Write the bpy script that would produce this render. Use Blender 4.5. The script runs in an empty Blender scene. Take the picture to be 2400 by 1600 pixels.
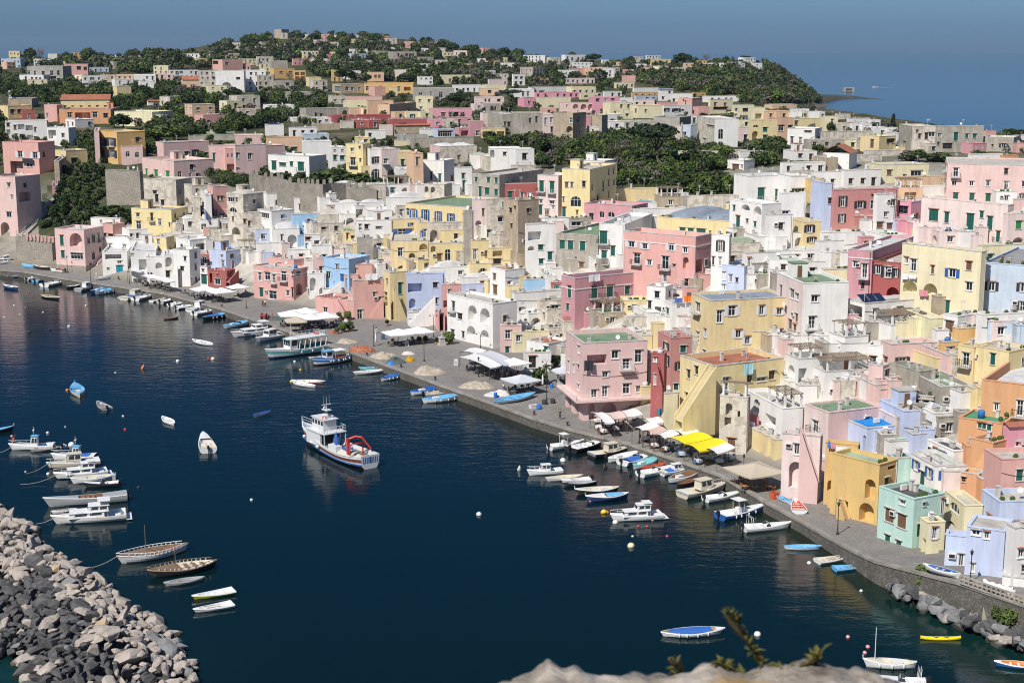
import bpy, bmesh, math, random, zlib
import numpy as np
from mathutils import Vector, Matrix, noise as mnoise
R = math.radians
scene = bpy.context.scene
COL = scene.collection
F = 3500.0; HC = 60.0; HORIZ = 108.0
PITCH = math.atan((800 - HORIZ) / F)
CP, SP = math.cos(PITCH), math.sin(PITCH)
CROP = dict(F1=(0,0),F2=(600,0),F3=(1200,0),F4=(1800,0),R1=(0,300),R2=(600,300),R3=(1200,300),R4=(1800,300),
   S1=(0,600),S2=(600,600),S3=(1200,600),S4=(1800,600),T1=(0,900),T2=(600,900),T3=(1200,900),T4=(1800,900),
   V1=(0,1200),V3=(1200,1200),V4=(1800,1200))
def cv(c, x, y):
 if c is None: return x, y
 ox, oy = CROP[c]; return ox + x/3.92, oy + y/3.92
def ray(x, y):
 u = (x-1200)/F; v = (800-y)/F
 return Vector((u, CP + v*SP, -SP + v*CP))
def at_z(x, y, z):
 d = ray(x, y); t = (z-HC)/d.z
 return Vector((d.x*t, d.y*t, z))
def at_Y(x, y, Y):
 d = ray(x, y); t = Y/d.y
 return Vector((d.x*t, Y, HC + d.z*t))
def proj(p):
 D = p[1]*CP + (HC-p[2])*SP
 return 1200 + F*p[0]/D, 800 - F*(p[1]*SP - (HC-p[2])*CP)/D
QZ = 1.5
QPX = [(-1500,560),(-400,598),(0,633),(59,638),(158,655),(255,669),(383,688),(510,722),(600,752),(700,786),(779,812),(817,824),(901,855),(1034,904),(1161,949),(1246,980),(1327,1005),
 (1465,1038),(1532,1060),(1685,1113),(1797,1178),(1876,1221),(1938,1257),(2004,1293),(2052,1315),(2249,1366,4.2),(2400,1417,4.4),(2700,1530,4.4)]
QW  = [8,8,8,8,8,7,9,14,20,25,28,29,29,28,33,28,6,8,9,9,9,8,8,9,10,10,10,10]
QZL = [1.5]*22+[1.7,2.1,2.6,4.2,4.4,4.4]
QP = np.array([at_z(q[0],q[1],q[2] if len(q)>2 else QZL[i])[:2] for i,q in enumerate(QPX)]); QW = np.array(QW,float); QZL=np.array(QZL)
QP = np.vstack([QP[0]+(QP[0]-QP[1])*6, QP, QP[-1]+(QP[-1]-QP[-2])*6]); QW = np.concatenate([[8],QW,[12]]); QZL=np.concatenate([[1.5],QZL,[4.4]])
def pdist(X, Y):
 X = np.asarray(X,float); Y = np.asarray(Y,float)
 best = np.full(X.shape, 1e18); sg = np.ones(X.shape); w = np.zeros(X.shape); zq = np.zeros(X.shape)
 for i in range(len(QP)-1):
  a, b = QP[i], QP[i+1]; ab = b-a; L2 = ab@ab
  t = np.clip(((X-a[0])*ab[0]+(Y-a[1])*ab[1])/L2, 0, 1)
  dx = X-a[0]-t*ab[0]; dy = Y-a[1]-t*ab[1]; d2 = dx*dx+dy*dy
  m = d2 < best - 1e-9
  best = np.where(m, d2, best)
  sg = np.where(m, np.sign(ab[0]*dy-ab[1]*dx), sg)
  w = np.where(m, QW[i]+(QW[i+1]-QW[i])*t, w)
  zq = np.where(m, QZL[i]+(QZL[i+1]-QZL[i])*t, zq)
 return np.sqrt(best)*sg, w, zq
def sst(x, a, b):
 t = np.clip((x-a)/(np.asarray(b)-a), 0, 1); return t*t*(3-2*t)
def terrain(X, Y):
 X = np.asarray(X,float); Y = np.asarray(Y,float)
 p, w, zq = pdist(X, Y); q = p - w
 zn = zq - .3 + np.interp(q, [0,6,40,60,100,180,400], [0,2.2,17,19.5,22.5,26,28])
 zf = np.interp(Y, [300,500,700,1000,1400,1700,2000,2400,2700], [26,28,31,37,42.5,44.5,40,12,-8])
 zf = zf + 26*np.exp(-(np.abs(X+204)/165)**3-((Y-1720)/380)**2)
 b = sst(Y, 430, 700)
 z = zn*(1-b) + np.minimum(zf, zn+ (Y-430)*.2)*b
 xc = np.interp(Y, [300,450,600,800,1000,1200,1350,1450,1550,1650,1750,1900,2100], [420,270,215,175,190,215,240,290,345,355,348,250,150])
 k = sst(xc - X, -4, np.where(Y>1300,98,46))
 z = np.where(Y > 380, z*k - 6*(1-k), z)
 z = np.where((Y > 380) & (X > xc+20), -6, z)
 # green slope at the far west end
 z = np.where(p < 0.3, np.minimum(z, -4), z)
 return z
def tz(x, y): return float(terrain(x, y))
_ts = np.concatenate([np.arange(110, 520, 1.0), np.geomspace(520, 2300, 700)])
def ground(x, y, far=1500.0):
 d = ray(x, y); d = d/d.y
 z = HC + d.z*_ts
 g = terrain(d.x*_ts, _ts)
 hit = np.nonzero((z <= g) & (pdist(d.x*_ts,_ts)[0] > -.5))[0]
 if len(hit) == 0:
  if d.z*far + HC < 0: far = -HC/d.z
  return Vector((d.x*far, far, HC+d.z*far))
 i = hit[0]
 if i == 0: Yh = _ts[0]
 else:
  a = z[i-1]-g[i-1]; b = z[i]-g[i]; f = a/(a-b) if a != b else 1
  Yh = _ts[i-1] + (_ts[i]-_ts[i-1])*max(0,min(1,f))
 return Vector((d.x*Yh, Yh, HC+d.z*Yh))
def link(o, parent=None):
 COL.objects.link(o)
 if parent is not None: o.parent = parent
 return o
def tag(o, label=None, cat=None, group=None, kind=None):
 if label: o['label'] = label
 if cat: o['category'] = cat
 if group: o['group'] = group
 if kind: o['kind'] = kind
 return o
def empty(name, loc, rz=0, label=None, cat=None, group=None):
 o = bpy.data.objects.new(name, None); o.location = loc; o.rotation_euler = (0,0,rz); o.empty_display_size = .5
 COL.objects.link(o); return tag(o, label, cat, group)
def obj(name, me, parent=None, loc=(0,0,0), rz=0, scale=None):
 o = bpy.data.objects.new(name, me); o.location = loc; o.rotation_euler = (0,0,rz)
 if scale: o.scale = scale
 return link(o, parent)
class MB:
 def __init__(s): s.v=[]; s.f=[]; s.m=[]; s.mats=[]; s.sm=[]
 def mi(s, m):
  if m not in s.mats: s.mats.append(m)
  return s.mats.index(m)
 def face(s, pts, m, smooth=False):
  n=len(s.v); s.v += [tuple(p) for p in pts]; s.f.append(list(range(n,n+len(pts)))); s.m.append(s.mi(m)); s.sm.append(smooth)
 def box(s, x0,x1,y0,y1,z0,z1, m, M=None):
  P=[(x0,y0,z0),(x1,y0,z0),(x1,y1,z0),(x0,y1,z0),(x0,y0,z1),(x1,y0,z1),(x1,y1,z1),(x0,y1,z1)]
  if M is not None: P=[tuple(M@Vector(p)) for p in P]
  n=len(s.v); s.v+=P; k=s.mi(m)
  for f in ((0,3,2,1),(4,5,6,7),(0,1,5,4),(1,2,6,5),(2,3,7,6),(3,0,4,7)):
   s.f.append([n+i for i in f]); s.m.append(k); s.sm.append(False)
 def grid(s, rows, m, smooth=True, closed=False):
  n=len(s.v); c=len(rows[0]); k=s.mi(m)
  for r in rows: s.v += [tuple(p) for p in r]
  for i in range(len(rows)-1):
   for j in range(c if closed else c-1):
    j2=(j+1)%c
    s.f.append([n+i*c+j, n+i*c+j2, n+(i+1)*c+j2, n+(i+1)*c+j]); s.m.append(k); s.sm.append(smooth)
 def tube(s, pts, r, m, seg=6, cap=True, smooth=True):
  pts=[Vector(p) for p in pts]; rr=r if isinstance(r,(list,tuple)) else [r]*len(pts); rows=[]
  for i,p in enumerate(pts):
   d=(pts[min(i+1,len(pts)-1)]-pts[max(i-1,0)]).normalized()
   a=d.cross(Vector((0,0,1)));
   if a.length<1e-3: a=d.cross(Vector((1,0,0)))
   a.normalize(); b=d.cross(a)
   rows.append([p+(a*math.cos(2*math.pi*k/seg)+b*math.sin(2*math.pi*k/seg))*rr[i] for k in range(seg)])
  s.grid(rows, m, smooth, True)
  if cap: s.face(rows[0][::-1], m); s.face(rows[-1], m)
 def lathe(s, prof, m, c=(0,0,0), seg=12, smooth=True):
  rows=[[(c[0]+r*math.cos(2*math.pi*k/seg), c[1]+r*math.sin(2*math.pi*k/seg), c[2]+z) for k in range(seg)] for r,z in prof]
  s.grid(rows, m, smooth, True)
 def mesh(s, name):
  me=bpy.data.meshes.new(name); me.from_pydata(s.v,[],s.f)
  for m in s.mats: me.materials.append(m)
  me.polygons.foreach_set('material_index', s.m); me.polygons.foreach_set('use_smooth', s.sm); me.update()
  return me
 def build(s, name, parent=None, loc=(0,0,0), rz=0):
  return obj(name, s.mesh(name), parent, loc, rz)
MATS={}
def N(nt, t, **k):
 n=nt.nodes.new(t)
 for a,b in k.items(): setattr(n,a,b)
 return n
def mat(name, col, rough=.75, metal=0, spec=None, emit=0):
 if name in MATS: return MATS[name]
 m=bpy.data.materials.new(name); m.use_nodes=True; b=m.node_tree.nodes['Principled BSDF']
 b.inputs['Base Color'].default_value=(*col,1); b.inputs['Roughness'].default_value=rough; b.inputs['Metallic'].default_value=metal
 if spec is not None: b.inputs['Specular IOR Level'].default_value=spec
 MATS[name]=m; return m
def mixc(nt, fac, a, b, mode='MIX'):
 n=N(nt,'ShaderNodeMix',data_type='RGBA',blend_type=mode); L=nt.links
 for s,v in ((0,fac),(6,a),(7,b)):
  if isinstance(v,(int,float)): n.inputs[s].default_value=v
  elif isinstance(v,tuple): n.inputs[s].default_value=(*v,1) if len(v)==3 else v
  else: L.new(v,n.inputs[s])
 return n.outputs[2]
def mth(nt, op, a, b=None, clamp=False):
 n=N(nt,'ShaderNodeMath',operation=op,use_clamp=clamp)
 for i,v in enumerate((a,b)):
  if v is None: continue
  if isinstance(v,(int,float)): n.inputs[i].default_value=v
  else: nt.links.new(v,n.inputs[i])
 return n.outputs[0]
def nz(nt, scale, detail=3, vec=None, rough=.55, stretch=None):
 n=N(nt,'ShaderNodeTexNoise'); n.inputs['Scale'].default_value=scale; n.inputs['Detail'].default_value=detail; n.inputs['Roughness'].default_value=rough
 g=N(nt,'ShaderNodeNewGeometry').outputs['Position'] if vec is None else vec
 if stretch:
  mp=N(nt,'ShaderNodeMapping'); mp.inputs['Scale'].default_value=stretch; nt.links.new(g,mp.inputs['Vector']); g=mp.outputs[0]
 nt.links.new(g,n.inputs['Vector']); return n.outputs['Fac']
def rmp(nt, fac, stops):
 n=N(nt,'ShaderNodeValToRGB'); e=n.color_ramp.elements
 while len(e)<len(stops): e.new(.5)
 for i,(p,c) in enumerate(stops):
  e[i].position=p; e[i].color=(*c,1) if isinstance(c,tuple) else (c,c,c,1)
 nt.links.new(fac,n.inputs[0]); return n.outputs[0]
def plaster(name, col, dirt=.35, rough=.85, var=.06):
 if name in MATS: return MATS[name]
 m=bpy.data.materials.new(name); m.use_nodes=True; nt=m.node_tree; b=nt.nodes['Principled BSDF']; L=nt.links
 oi=N(nt,'ShaderNodeObjectInfo').outputs['Random']
 hs=N(nt,'ShaderNodeHueSaturation'); hs.inputs['Color'].default_value=(*col,1)
 L.new(mth(nt,'ADD',mth(nt,'MULTIPLY',oi,2*var),1-var),hs.inputs['Value'])
 L.new(mth(nt,'ADD',mth(nt,'MULTIPLY',mth(nt,'FRACT',mth(nt,'MULTIPLY',oi,7.13)),.024),.488),hs.inputs['Hue'])
 n1=nz(nt,.35,4); c=mixc(nt,rmp(nt,n1,[(.3,0.),(.75,1.)]),hs.outputs[0],tuple(min(1,x*.86+.02) for x in col));
 st=nz(nt,1.0,5,stretch=(1.3,1.3,.13),rough=.6)
 pt=nz(nt,.22,5,rough=.65)
 f=mth(nt,'MULTIPLY',rmp(nt,st,[(.40,0.),(.66,1.)]),rmp(nt,pt,[(.38,.2),(.58,1.)]))
 dc=tuple(.45*x+.05 for x in col)
 c=mixc(nt,mth(nt,'MULTIPLY',f,dirt),c,(dc[0]*.95,dc[1]*.95,dc[2]*.9))
 sp=rmp(nt,nz(nt,.8,6,rough=.72),[(.60,0.),(.64,1.)]); c=mixc(nt,mth(nt,'MULTIPLY',sp,.28 if dirt>.3 else .12),c,(.40,.37,.33))
 if dirt>.6:
  pp=rmp(nt,nz(nt,.55,6,rough=.7),[(.5,0.),(.56,1.)])
  c=mixc(nt,mth(nt,'MULTIPLY',pp,.55),c,(.30,.26,.21))
 L.new(c,b.inputs['Base Color']); b.inputs['Roughness'].default_value=rough; b.inputs['Specular IOR Level'].default_value=.2
 bp=N(nt,'ShaderNodeBump'); bp.inputs['Strength'].default_value=.25; bp.inputs['Distance'].default_value=.05
 L.new(nz(nt,2.5,5),bp.inputs['Height']); L.new(bp.outputs[0],b.inputs['Normal'])
 MATS[name]=m; return m
def mottle(name, stops, scale=1.0, rough=.9, bump=.3, detail=5, stretch=None, island=0):
 if name in MATS: return MATS[name]
 m=bpy.data.materials.new(name); m.use_nodes=True; nt=m.node_tree; b=nt.nodes['Principled BSDF']; L=nt.links
 n=nz(nt,scale,detail,rough=.65,stretch=stretch)
 if island:
  n=mth(nt,'ADD',mth(nt,'MULTIPLY',n,1-island),mth(nt,'MULTIPLY',N(nt,'ShaderNodeNewGeometry').outputs['Random Per Island'],island))
 L.new(rmp(nt,n,stops),b.inputs['Base Color']); b.inputs['Roughness'].default_value=rough; b.inputs['Specular IOR Level'].default_value=.25
 if bump:
  bp=N(nt,'ShaderNodeBump'); bp.inputs['Strength'].default_value=bump; bp.inputs['Distance'].default_value=.1/scale if scale>0 else .1
  L.new(nz(nt,scale*4,4),bp.inputs['Height']); L.new(bp.outputs[0],b.inputs['Normal'])
 MATS[name]=m; return m
def masonry(name, c1, c2, mort, scale=1.0, bw=.9, bh=.45):
 if name in MATS: return MATS[name]
 m=bpy.data.materials.new(name); m.use_nodes=True; nt=m.node_tree; b=nt.nodes['Principled BSDF']; L=nt.links
 v=N(nt,'ShaderNodeTexVoronoi'); v.inputs['Scale'].default_value=scale; g=N(nt,'ShaderNodeNewGeometry'); L.new(g.outputs['Position'],v.inputs['Vector'])
 e=N(nt,'ShaderNodeTexVoronoi',feature='DISTANCE_TO_EDGE'); e.inputs['Scale'].default_value=scale; L.new(g.outputs['Position'],e.inputs['Vector'])
 sep=N(nt,'ShaderNodeSeparateColor'); L.new(v.outputs['Color'],sep.inputs[0])
 c=mixc(nt,sep.outputs[0],c1,c2); c=mixc(nt,rmp(nt,e.outputs['Distance'],[(.02,1.),(.09,0.)]),c,mort)
 c=mixc(nt,rmp(nt,nz(nt,.3,5),[(.35,0.),(.8,.45)]),c,tuple(x*.5 for x in c1))
 L.new(c,b.inputs['Base Color']); b.inputs['Roughness'].default_value=.92; b.inputs['Specular IOR Level'].default_value=.15
 bp=N(nt,'ShaderNodeBump'); bp.inputs['Strength'].default_value=.6; bp.inputs['Distance'].default_value=.08
 L.new(e.outputs['Distance'],bp.inputs['Height']); L.new(bp.outputs[0],b.inputs['Normal'])
 MATS[name]=m; return m
cam=bpy.data.cameras.new('camera'); co=bpy.data.objects.new('camera',cam); COL.objects.link(co); scene.camera=co
co.location=(0,0,HC); co.rotation_euler=(math.pi/2-PITCH,0,0)
cam.sensor_width=36; cam.lens=F/2400*36; cam.clip_start=.1; cam.clip_end=60000
cam.dof.use_dof=True; cam.dof.focus_distance=290; cam.dof.aperture_fstop=9
SUN_AZ=math.atan2(-.56,-.83); SUN_EL=R(47)       # horizontal direction towards the sun: x=sin, y=cos
w=bpy.data.worlds.new('World'); scene.world=w; w.use_nodes=True; nt=w.node_tree
bg=nt.nodes['Background']
sky=N(nt,'ShaderNodeTexSky',sky_type='NISHITA'); sky.sun_disc=False; sky.sun_elevation=SUN_EL
sky.sun_rotation=SUN_AZ; sky.altitude=60; sky.air_density=1.0; sky.dust_density=.4; sky.ozone_density=2.5
WORLD_NT=nt
gm=N(nt,'ShaderNodeMix',data_type='RGBA',blend_type='MULTIPLY'); gm.inputs[0].default_value=1
nt.links.new(sky.outputs[0],gm.inputs[6]); gm.inputs[7].default_value=(.62,.78,1,1)
tc=N(nt,'ShaderNodeTexCoord'); sx=N(nt,'ShaderNodeSeparateXYZ'); nt.links.new(tc.outputs['Generated'],sx.inputs[0])
hz=rmp(nt,sx.outputs['Z'],[(0.,(.215,.315,.52)),(.012,(.235,.33,.515)),(.035,(.31,.385,.53)),(.10,(.115,.225,.325)),(.3,(.085,.19,.255)),(.55,(.42,.44,.47)),(.85,(1.,1.,1.))])
m2=N(nt,'ShaderNodeMix',data_type='RGBA',blend_type='MULTIPLY'); m2.inputs[0].default_value=1
nt.links.new(gm.outputs[2],m2.inputs[6]); nt.links.new(hz,m2.inputs[7]); nt.links.new(m2.outputs[2],bg.inputs[0])
bg.inputs[1].default_value=.11
sl=bpy.data.lights.new('sun','SUN'); sl.energy=4.2; sl.angle=R(.5); sl.color=(1,.95,.87)
so=bpy.data.objects.new('sun',sl); COL.objects.link(so)
sd=Vector((math.sin(SUN_AZ)*math.cos(SUN_EL), math.cos(SUN_AZ)*math.cos(SUN_EL), math.sin(SUN_EL)))
so.rotation_euler=sd.to_track_quat('Z','Y').to_euler()
scene.view_settings.view_transform='Standard'; scene.view_settings.look='None'; scene.view_settings.exposure=.3; scene.view_settings.gamma=1
scene.cycles.pixel_filter_type='BLACKMAN_HARRIS'; scene.cycles.filter_width=1.05; scene.cycles.max_bounces=6; scene.cycles.diffuse_bounces=3; scene.cycles.glossy_bounces=3; scene.cycles.transmission_bounces=3; scene.cycles.transparent_max_bounces=6
def inpoly(x,y,P):
 c=False; j=len(P)-1
 for i in range(len(P)):
  if (P[i][1]>y)!=(P[j][1]>y) and x<(P[j][0]-P[i][0])*(y-P[i][1])/(P[j][1]-P[i][1])+P[i][0]: c=not c
  j=i
 return c
def build_terrain():
 ys=np.concatenate([np.arange(118,480,2.5),np.geomspace(480,2750,150)])
 us=np.linspace(-.62,.62,330)
 X=np.outer(ys,us); Y=np.repeat(ys[:,None],len(us),1); Z=terrain(X,Y)
 rng=np.random.default_rng(5)
 Z=np.where(Z>6, Z+rng.normal(0,.15,Z.shape), Z)
 nr,nc=X.shape; v=np.stack([X,Y,Z],-1).reshape(-1,3)
 i=np.arange(nr-1)[:,None]*nc+np.arange(nc-1)[None,:]
 f=np.stack([i,i+1,i+nc+1,i+nc],-1).reshape(-1,4)
 keep=(v[f][:,:,2].max(1)>-3.9); f=f[keep]
 me=bpy.data.meshes.new('terrain'); me.from_pydata(v.tolist(),[],f.tolist()); me.update()
 m=bpy.data.materials.new('terrain_earth'); m.use_nodes=True; nt=m.node_tree; b=nt.nodes['Principled BSDF']; L=nt.links
 c=rmp(nt,nz(nt,.06,6),[(.3,(.035,.045,.018)),(.5,(.07,.075,.035)),(.62,(.12,.10,.065)),(.8,(.22,.19,.14))])
 g=N(nt,'ShaderNodeNewGeometry'); s=N(nt,'ShaderNodeSeparateXYZ'); L.new(g.outputs['Position'],s.inputs[0])
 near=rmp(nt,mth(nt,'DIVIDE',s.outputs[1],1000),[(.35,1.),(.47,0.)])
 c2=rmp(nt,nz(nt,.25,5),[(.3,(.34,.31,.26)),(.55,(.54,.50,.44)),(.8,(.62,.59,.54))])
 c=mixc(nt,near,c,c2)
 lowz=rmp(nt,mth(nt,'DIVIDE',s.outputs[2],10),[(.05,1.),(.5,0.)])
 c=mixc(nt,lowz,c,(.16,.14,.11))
 L.new(c,b.inputs['Base Color']); b.inputs['Roughness'].default_value=.95; b.inputs['Specular IOR Level'].default_value=.1
 me.materials.append(m)
 me.materials.append(mottle('garden_earth',[(.3,(.022,.032,.013)),(.55,(.06,.065,.03)),(.8,(.14,.11,.07))],.25))
 gp=[[(150,385),(330,385),(335,500),(245,545),(90,560),(85,480)],[(0,175),(480,185),(800,215),(800,255),(560,320),(345,335),(240,275),(0,240)],[(1110,318),(1560,300),(1880,325),(1880,385),(1700,400),(1745,470),(1440,455),(1260,385)],[(600,385),(880,385),(960,450),(600,440)]]
 for p in me.polygons:
  p.use_smooth=True
  x,y=proj(p.center)
  if -20<x<2420 and any(inpoly(x,y,q) for q in gp): p.material_index=1
 tag(obj('terrain',me),kind='structure')
build_terrain()
SHALLOW_REFLECT_TINTS=[(tuple(at_z(2090,1400,0)),tuple(at_z(2420,1530,0)),17,(.004,.026,.022)),(tuple(at_z(60,1230,0)),tuple(at_z(450,1560,0)),13,(.0015,.013,.015)),(tuple(at_z(-20,1575,0)),tuple(at_z(40,1590,0)),9,(.006,.04,.035)),(tuple(at_z(1797,1195,0)),tuple(at_z(2052,1330,0)),19,(.009,.017,.009)),(tuple(at_z(0,640,0)),tuple(at_z(600,765,0)),22,(.005,.010,.008)),(tuple(at_z(780,815,0)),tuple(at_z(1500,1055,0)),16,(.007,.013,.008))]  # shallow seabed tints; olive east-quay strip also paints in yellow house reflections
def build_sea():
 me=bpy.data.meshes.new('sea'); S=12000
 me.from_pydata([(-S,-2000,0),(S,-2000,0),(S,12800,0),(-S,12800,0)],[],[(0,1,2,3)])
 m=bpy.data.materials.new('sea_water'); m.use_nodes=True; nt=m.node_tree; b=nt.nodes['Principled BSDF']; L=nt.links
 g=N(nt,'ShaderNodeNewGeometry').outputs['Position']
 s=N(nt,'ShaderNodeSeparateXYZ'); L.new(g,s.inputs[0])
 # deep harbour blue, greener towards the near shallows, paler offshore
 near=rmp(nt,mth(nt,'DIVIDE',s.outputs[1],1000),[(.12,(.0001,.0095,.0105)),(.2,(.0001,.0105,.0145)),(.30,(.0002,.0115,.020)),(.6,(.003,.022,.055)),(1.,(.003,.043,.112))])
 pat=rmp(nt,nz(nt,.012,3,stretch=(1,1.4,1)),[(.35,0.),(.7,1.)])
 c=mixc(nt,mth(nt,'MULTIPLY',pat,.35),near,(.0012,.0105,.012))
 for A,Bq,wd,cc in SHALLOW_REFLECT_TINTS:
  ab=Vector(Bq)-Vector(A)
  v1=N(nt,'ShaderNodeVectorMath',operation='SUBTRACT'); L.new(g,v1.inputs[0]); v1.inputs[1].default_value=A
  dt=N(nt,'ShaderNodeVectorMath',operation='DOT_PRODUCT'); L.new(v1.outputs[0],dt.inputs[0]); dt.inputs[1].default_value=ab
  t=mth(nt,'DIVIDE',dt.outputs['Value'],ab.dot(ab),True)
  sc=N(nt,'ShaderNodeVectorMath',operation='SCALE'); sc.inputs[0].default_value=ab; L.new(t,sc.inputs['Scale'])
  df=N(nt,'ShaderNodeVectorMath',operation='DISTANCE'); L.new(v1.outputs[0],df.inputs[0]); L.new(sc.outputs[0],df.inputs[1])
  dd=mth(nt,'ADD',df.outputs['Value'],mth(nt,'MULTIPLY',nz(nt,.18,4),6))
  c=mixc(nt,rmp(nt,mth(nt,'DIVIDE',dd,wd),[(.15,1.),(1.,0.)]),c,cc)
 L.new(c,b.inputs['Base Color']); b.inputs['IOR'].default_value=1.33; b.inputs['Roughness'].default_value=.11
 L.new(rmp(nt,mth(nt,'DIVIDE',s.outputs[1],4000),[(.1,.5),(.3,.36)]),b.inputs['Specular IOR Level'])
 # ripples: two directional wave fields, fading out with distance
 h1=nz(nt,.55,4,stretch=(.55,1.25,1),rough=.55)
 h2=nz(nt,1.9,3,stretch=(.6,1.2,1),rough=.5)
 h3=nz(nt,.09,3,stretch=(.7,1.2,1))
 h=mth(nt,'ADD',mth(nt,'MULTIPLY',h1,.75),mth(nt,'ADD',mth(nt,'MULTIPLY',h2,.15),mth(nt,'MULTIPLY',h3,.8)))
 calm=rmp(nt,nz(nt,.02,3,stretch=(1,1.5,1)),[(.3,.45),(.7,1.)])
 bp=N(nt,'ShaderNodeBump'); bp.inputs['Distance'].default_value=.16
 fade=rmp(nt,mth(nt,'DIVIDE',s.outputs[1],1000),[(.15,.6),(.3,.6),(.5,.36),(1.,.22)])
 L.new(mth(nt,'MULTIPLY',fade,calm),bp.inputs['Strength'])
 L.new(h,bp.inputs['Height']); L.new(bp.outputs[0],b.inputs['Normal'])
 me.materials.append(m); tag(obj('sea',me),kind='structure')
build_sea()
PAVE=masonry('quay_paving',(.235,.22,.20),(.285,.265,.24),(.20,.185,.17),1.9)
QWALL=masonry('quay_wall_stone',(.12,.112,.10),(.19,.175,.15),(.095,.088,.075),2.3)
def build_quay():
 mb=MB(); cop=MB()
 # densify the quay line
 pts=[]; wd=[]; zl=[]
 for i in range(1,len(QP)-1):
  a,b=QP[i],QP[i+1] if i+1<len(QP) else QP[i]
  n=max(1,int(np.linalg.norm(b-a)/4))
  if i>=len(QP)-2: n=1
  for k in range(n):
   t=k/n; pts.append(a+(b-a)*t); wd.append(QW[i]+(QW[i+1]-QW[i])*t); zl.append(QZL[i]+(QZL[i+1]-QZL[i])*t)
 pts=np.array(pts); nrm=np.zeros_like(pts)
 tg=np.gradient(pts,axis=0); nrm=np.stack([-tg[:,1],tg[:,0]],1); nrm/=np.linalg.norm(nrm,axis=1)[:,None]
 for i in range(len(pts)-1):
  a,b=pts[i],pts[i+1]; na,nb=nrm[i],nrm[i+1]
  wa,wb=wd[i]+9,wd[i+1]+9
  K=6; qa,qb=zl[i],zl[i+1]
  A=[(*(a+na*(wa*k/K)),qa) for k in range(K+1)]; B=[(*(b+nb*(wb*k/K)),qb) for k in range(K+1)]
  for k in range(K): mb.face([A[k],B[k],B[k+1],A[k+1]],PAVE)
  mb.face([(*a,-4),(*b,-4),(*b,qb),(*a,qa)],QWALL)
  o1,o2=a-na*.12,b-nb*.12; i1,i2=a+na*.55,b+nb*.55
  za,zb=qa+.1,qb+.1
  cop.face([(*o1,za),(*o2,zb),(*i2,zb),(*i1,za)],COPE); cop.face([(*o1,za-.32),(*o2,zb-.32),(*o2,zb),(*o1,za)],COPE); cop.face([(*i1,za),(*i2,zb),(*i2,qb-.02),(*i1,qa-.02)],COPE)
 q=mb.build('quay'); tag(q,kind='structure')
 k=cop.build('quay_kerb'); tag(k,kind='structure')
COPE=mottle('quay_coping',[(.3,(.20,.18,.155)),(.7,(.36,.33,.29))],.6)
build_quay()
# ================================================================== houses
PAL={'W':((.82,.80,.765),'white'),'C':((.70,.64,.54),'cream'),'K':((.46,.42,.36),'weathered grey'),'P':((.76,.54,.50),'pale pink'),
'Q':((.78,.64,.60),'blush'),'S':((.72,.41,.36),'salmon'),'M':((.60,.31,.34),'mauve pink'),'D':((.56,.26,.24),'dusty rose'),'R':((.42,.12,.11),'brick red'),
'H':((.74,.34,.41),'hot pink'),'Y':((.78,.64,.35),'yellow'),'Z':((.79,.72,.48),'pale yellow'),'O':((.71,.47,.19),'ochre'),'E':((.70,.37,.19),'orange'),
'L':((.54,.61,.79),'lilac blue'),'B':((.36,.56,.78),'sky blue'),'J':((.52,.60,.70),'grey blue'),'N':((.50,.70,.62),'mint green'),'G':((.40,.38,.35),'grey stone'),
'T':((.50,.40,.28),'tan'),'A':((.74,.50,.33),'peach')}
DIRT={'K':.95,'G':.7,'T':.7,'C':.7,'W':.27,'Q':.35}
def wallmat(c):
 if c=='X': return masonry('rubble_wall',(.33,.30,.25),(.40,.36,.31),(.24,.21,.17),1.6)
 return plaster('plaster_'+PAL[c][1].replace(' ','_'),PAL[c][0],DIRT.get(c,.38))
ROOFC={'w':((.60,.59,.57),'white'),'g':((.30,.29,.28),'grey'),'n':((.19,.27,.17),'green'),'v':((.10,.28,.15),'bright green'),'t':((.38,.15,.09),'terracotta'),'k':((.10,.095,.09),'dark'),
'c':((.50,.46,.40),'pale'),'b':((.02,.25,.66),'blue'),'l':((.34,.42,.30),'light green'),'r':((.36,.09,.09),'red'),'s':((.25,.29,.34),'slate grey'),'u':((.10,.15,.34),'navy blue')}
def roofmat(c):
 k=c.lower(); col,nm=ROOFC[k]
 return mottle('roof_'+nm.replace(' ','_'),[(.3,tuple(x*.72 for x in col)),(.55,col),(.8,tuple(min(.85,x*1.18+.01) for x in col))],.5,bump=.2)
GLASS=mat('window_glass',(.018,.024,.03),.12); DARK=mat('dark_interior',(.02,.018,.016),.9)
FRAMEW=mat('frame_white',(.72,.71,.68),.6); FRAMEB=mat('frame_brown',(.16,.09,.05),.6); STONE=mottle('sill_stone',[(.3,(.38,.36,.33)),(.7,(.55,.52,.48))],2)
SHUT={'g':mat('shutter_green',(.012,.10,.075),.55),'G':mat('shutter_bright_green',(.03,.24,.07),.55),'b':mat('shutter_blue',(.03,.11,.36),.55),'n':mat('shutter_brown',(.17,.09,.05),.6),
 's':mat('shutter_white',(.66,.65,.66),.6),'k':mat('shutter_dark',(.03,.035,.045),.55),'t':mat('door_teal',(.01,.27,.38),.5),'j':mat('shutter_pale_blue',(.25,.50,.66),.55)}
IRON=mat('iron_rail',(.03,.03,.032),.5); IRONW=mat('white_rail',(.66,.66,.65),.5); TILE=mottle('roof_tile',[(.3,(.30,.12,.07)),(.7,(.45,.21,.13))],3,stretch=(1,1,1))
CHIM=plaster('chimney_render',(.6,.57,.53),.6); DISH=mat('dish_grey',(.62,.62,.60),.5); REED=mottle('reed_mat',[(.3,(.14,.10,.07)),(.7,(.30,.23,.16))],3,stretch=(3,3,.5));
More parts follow.
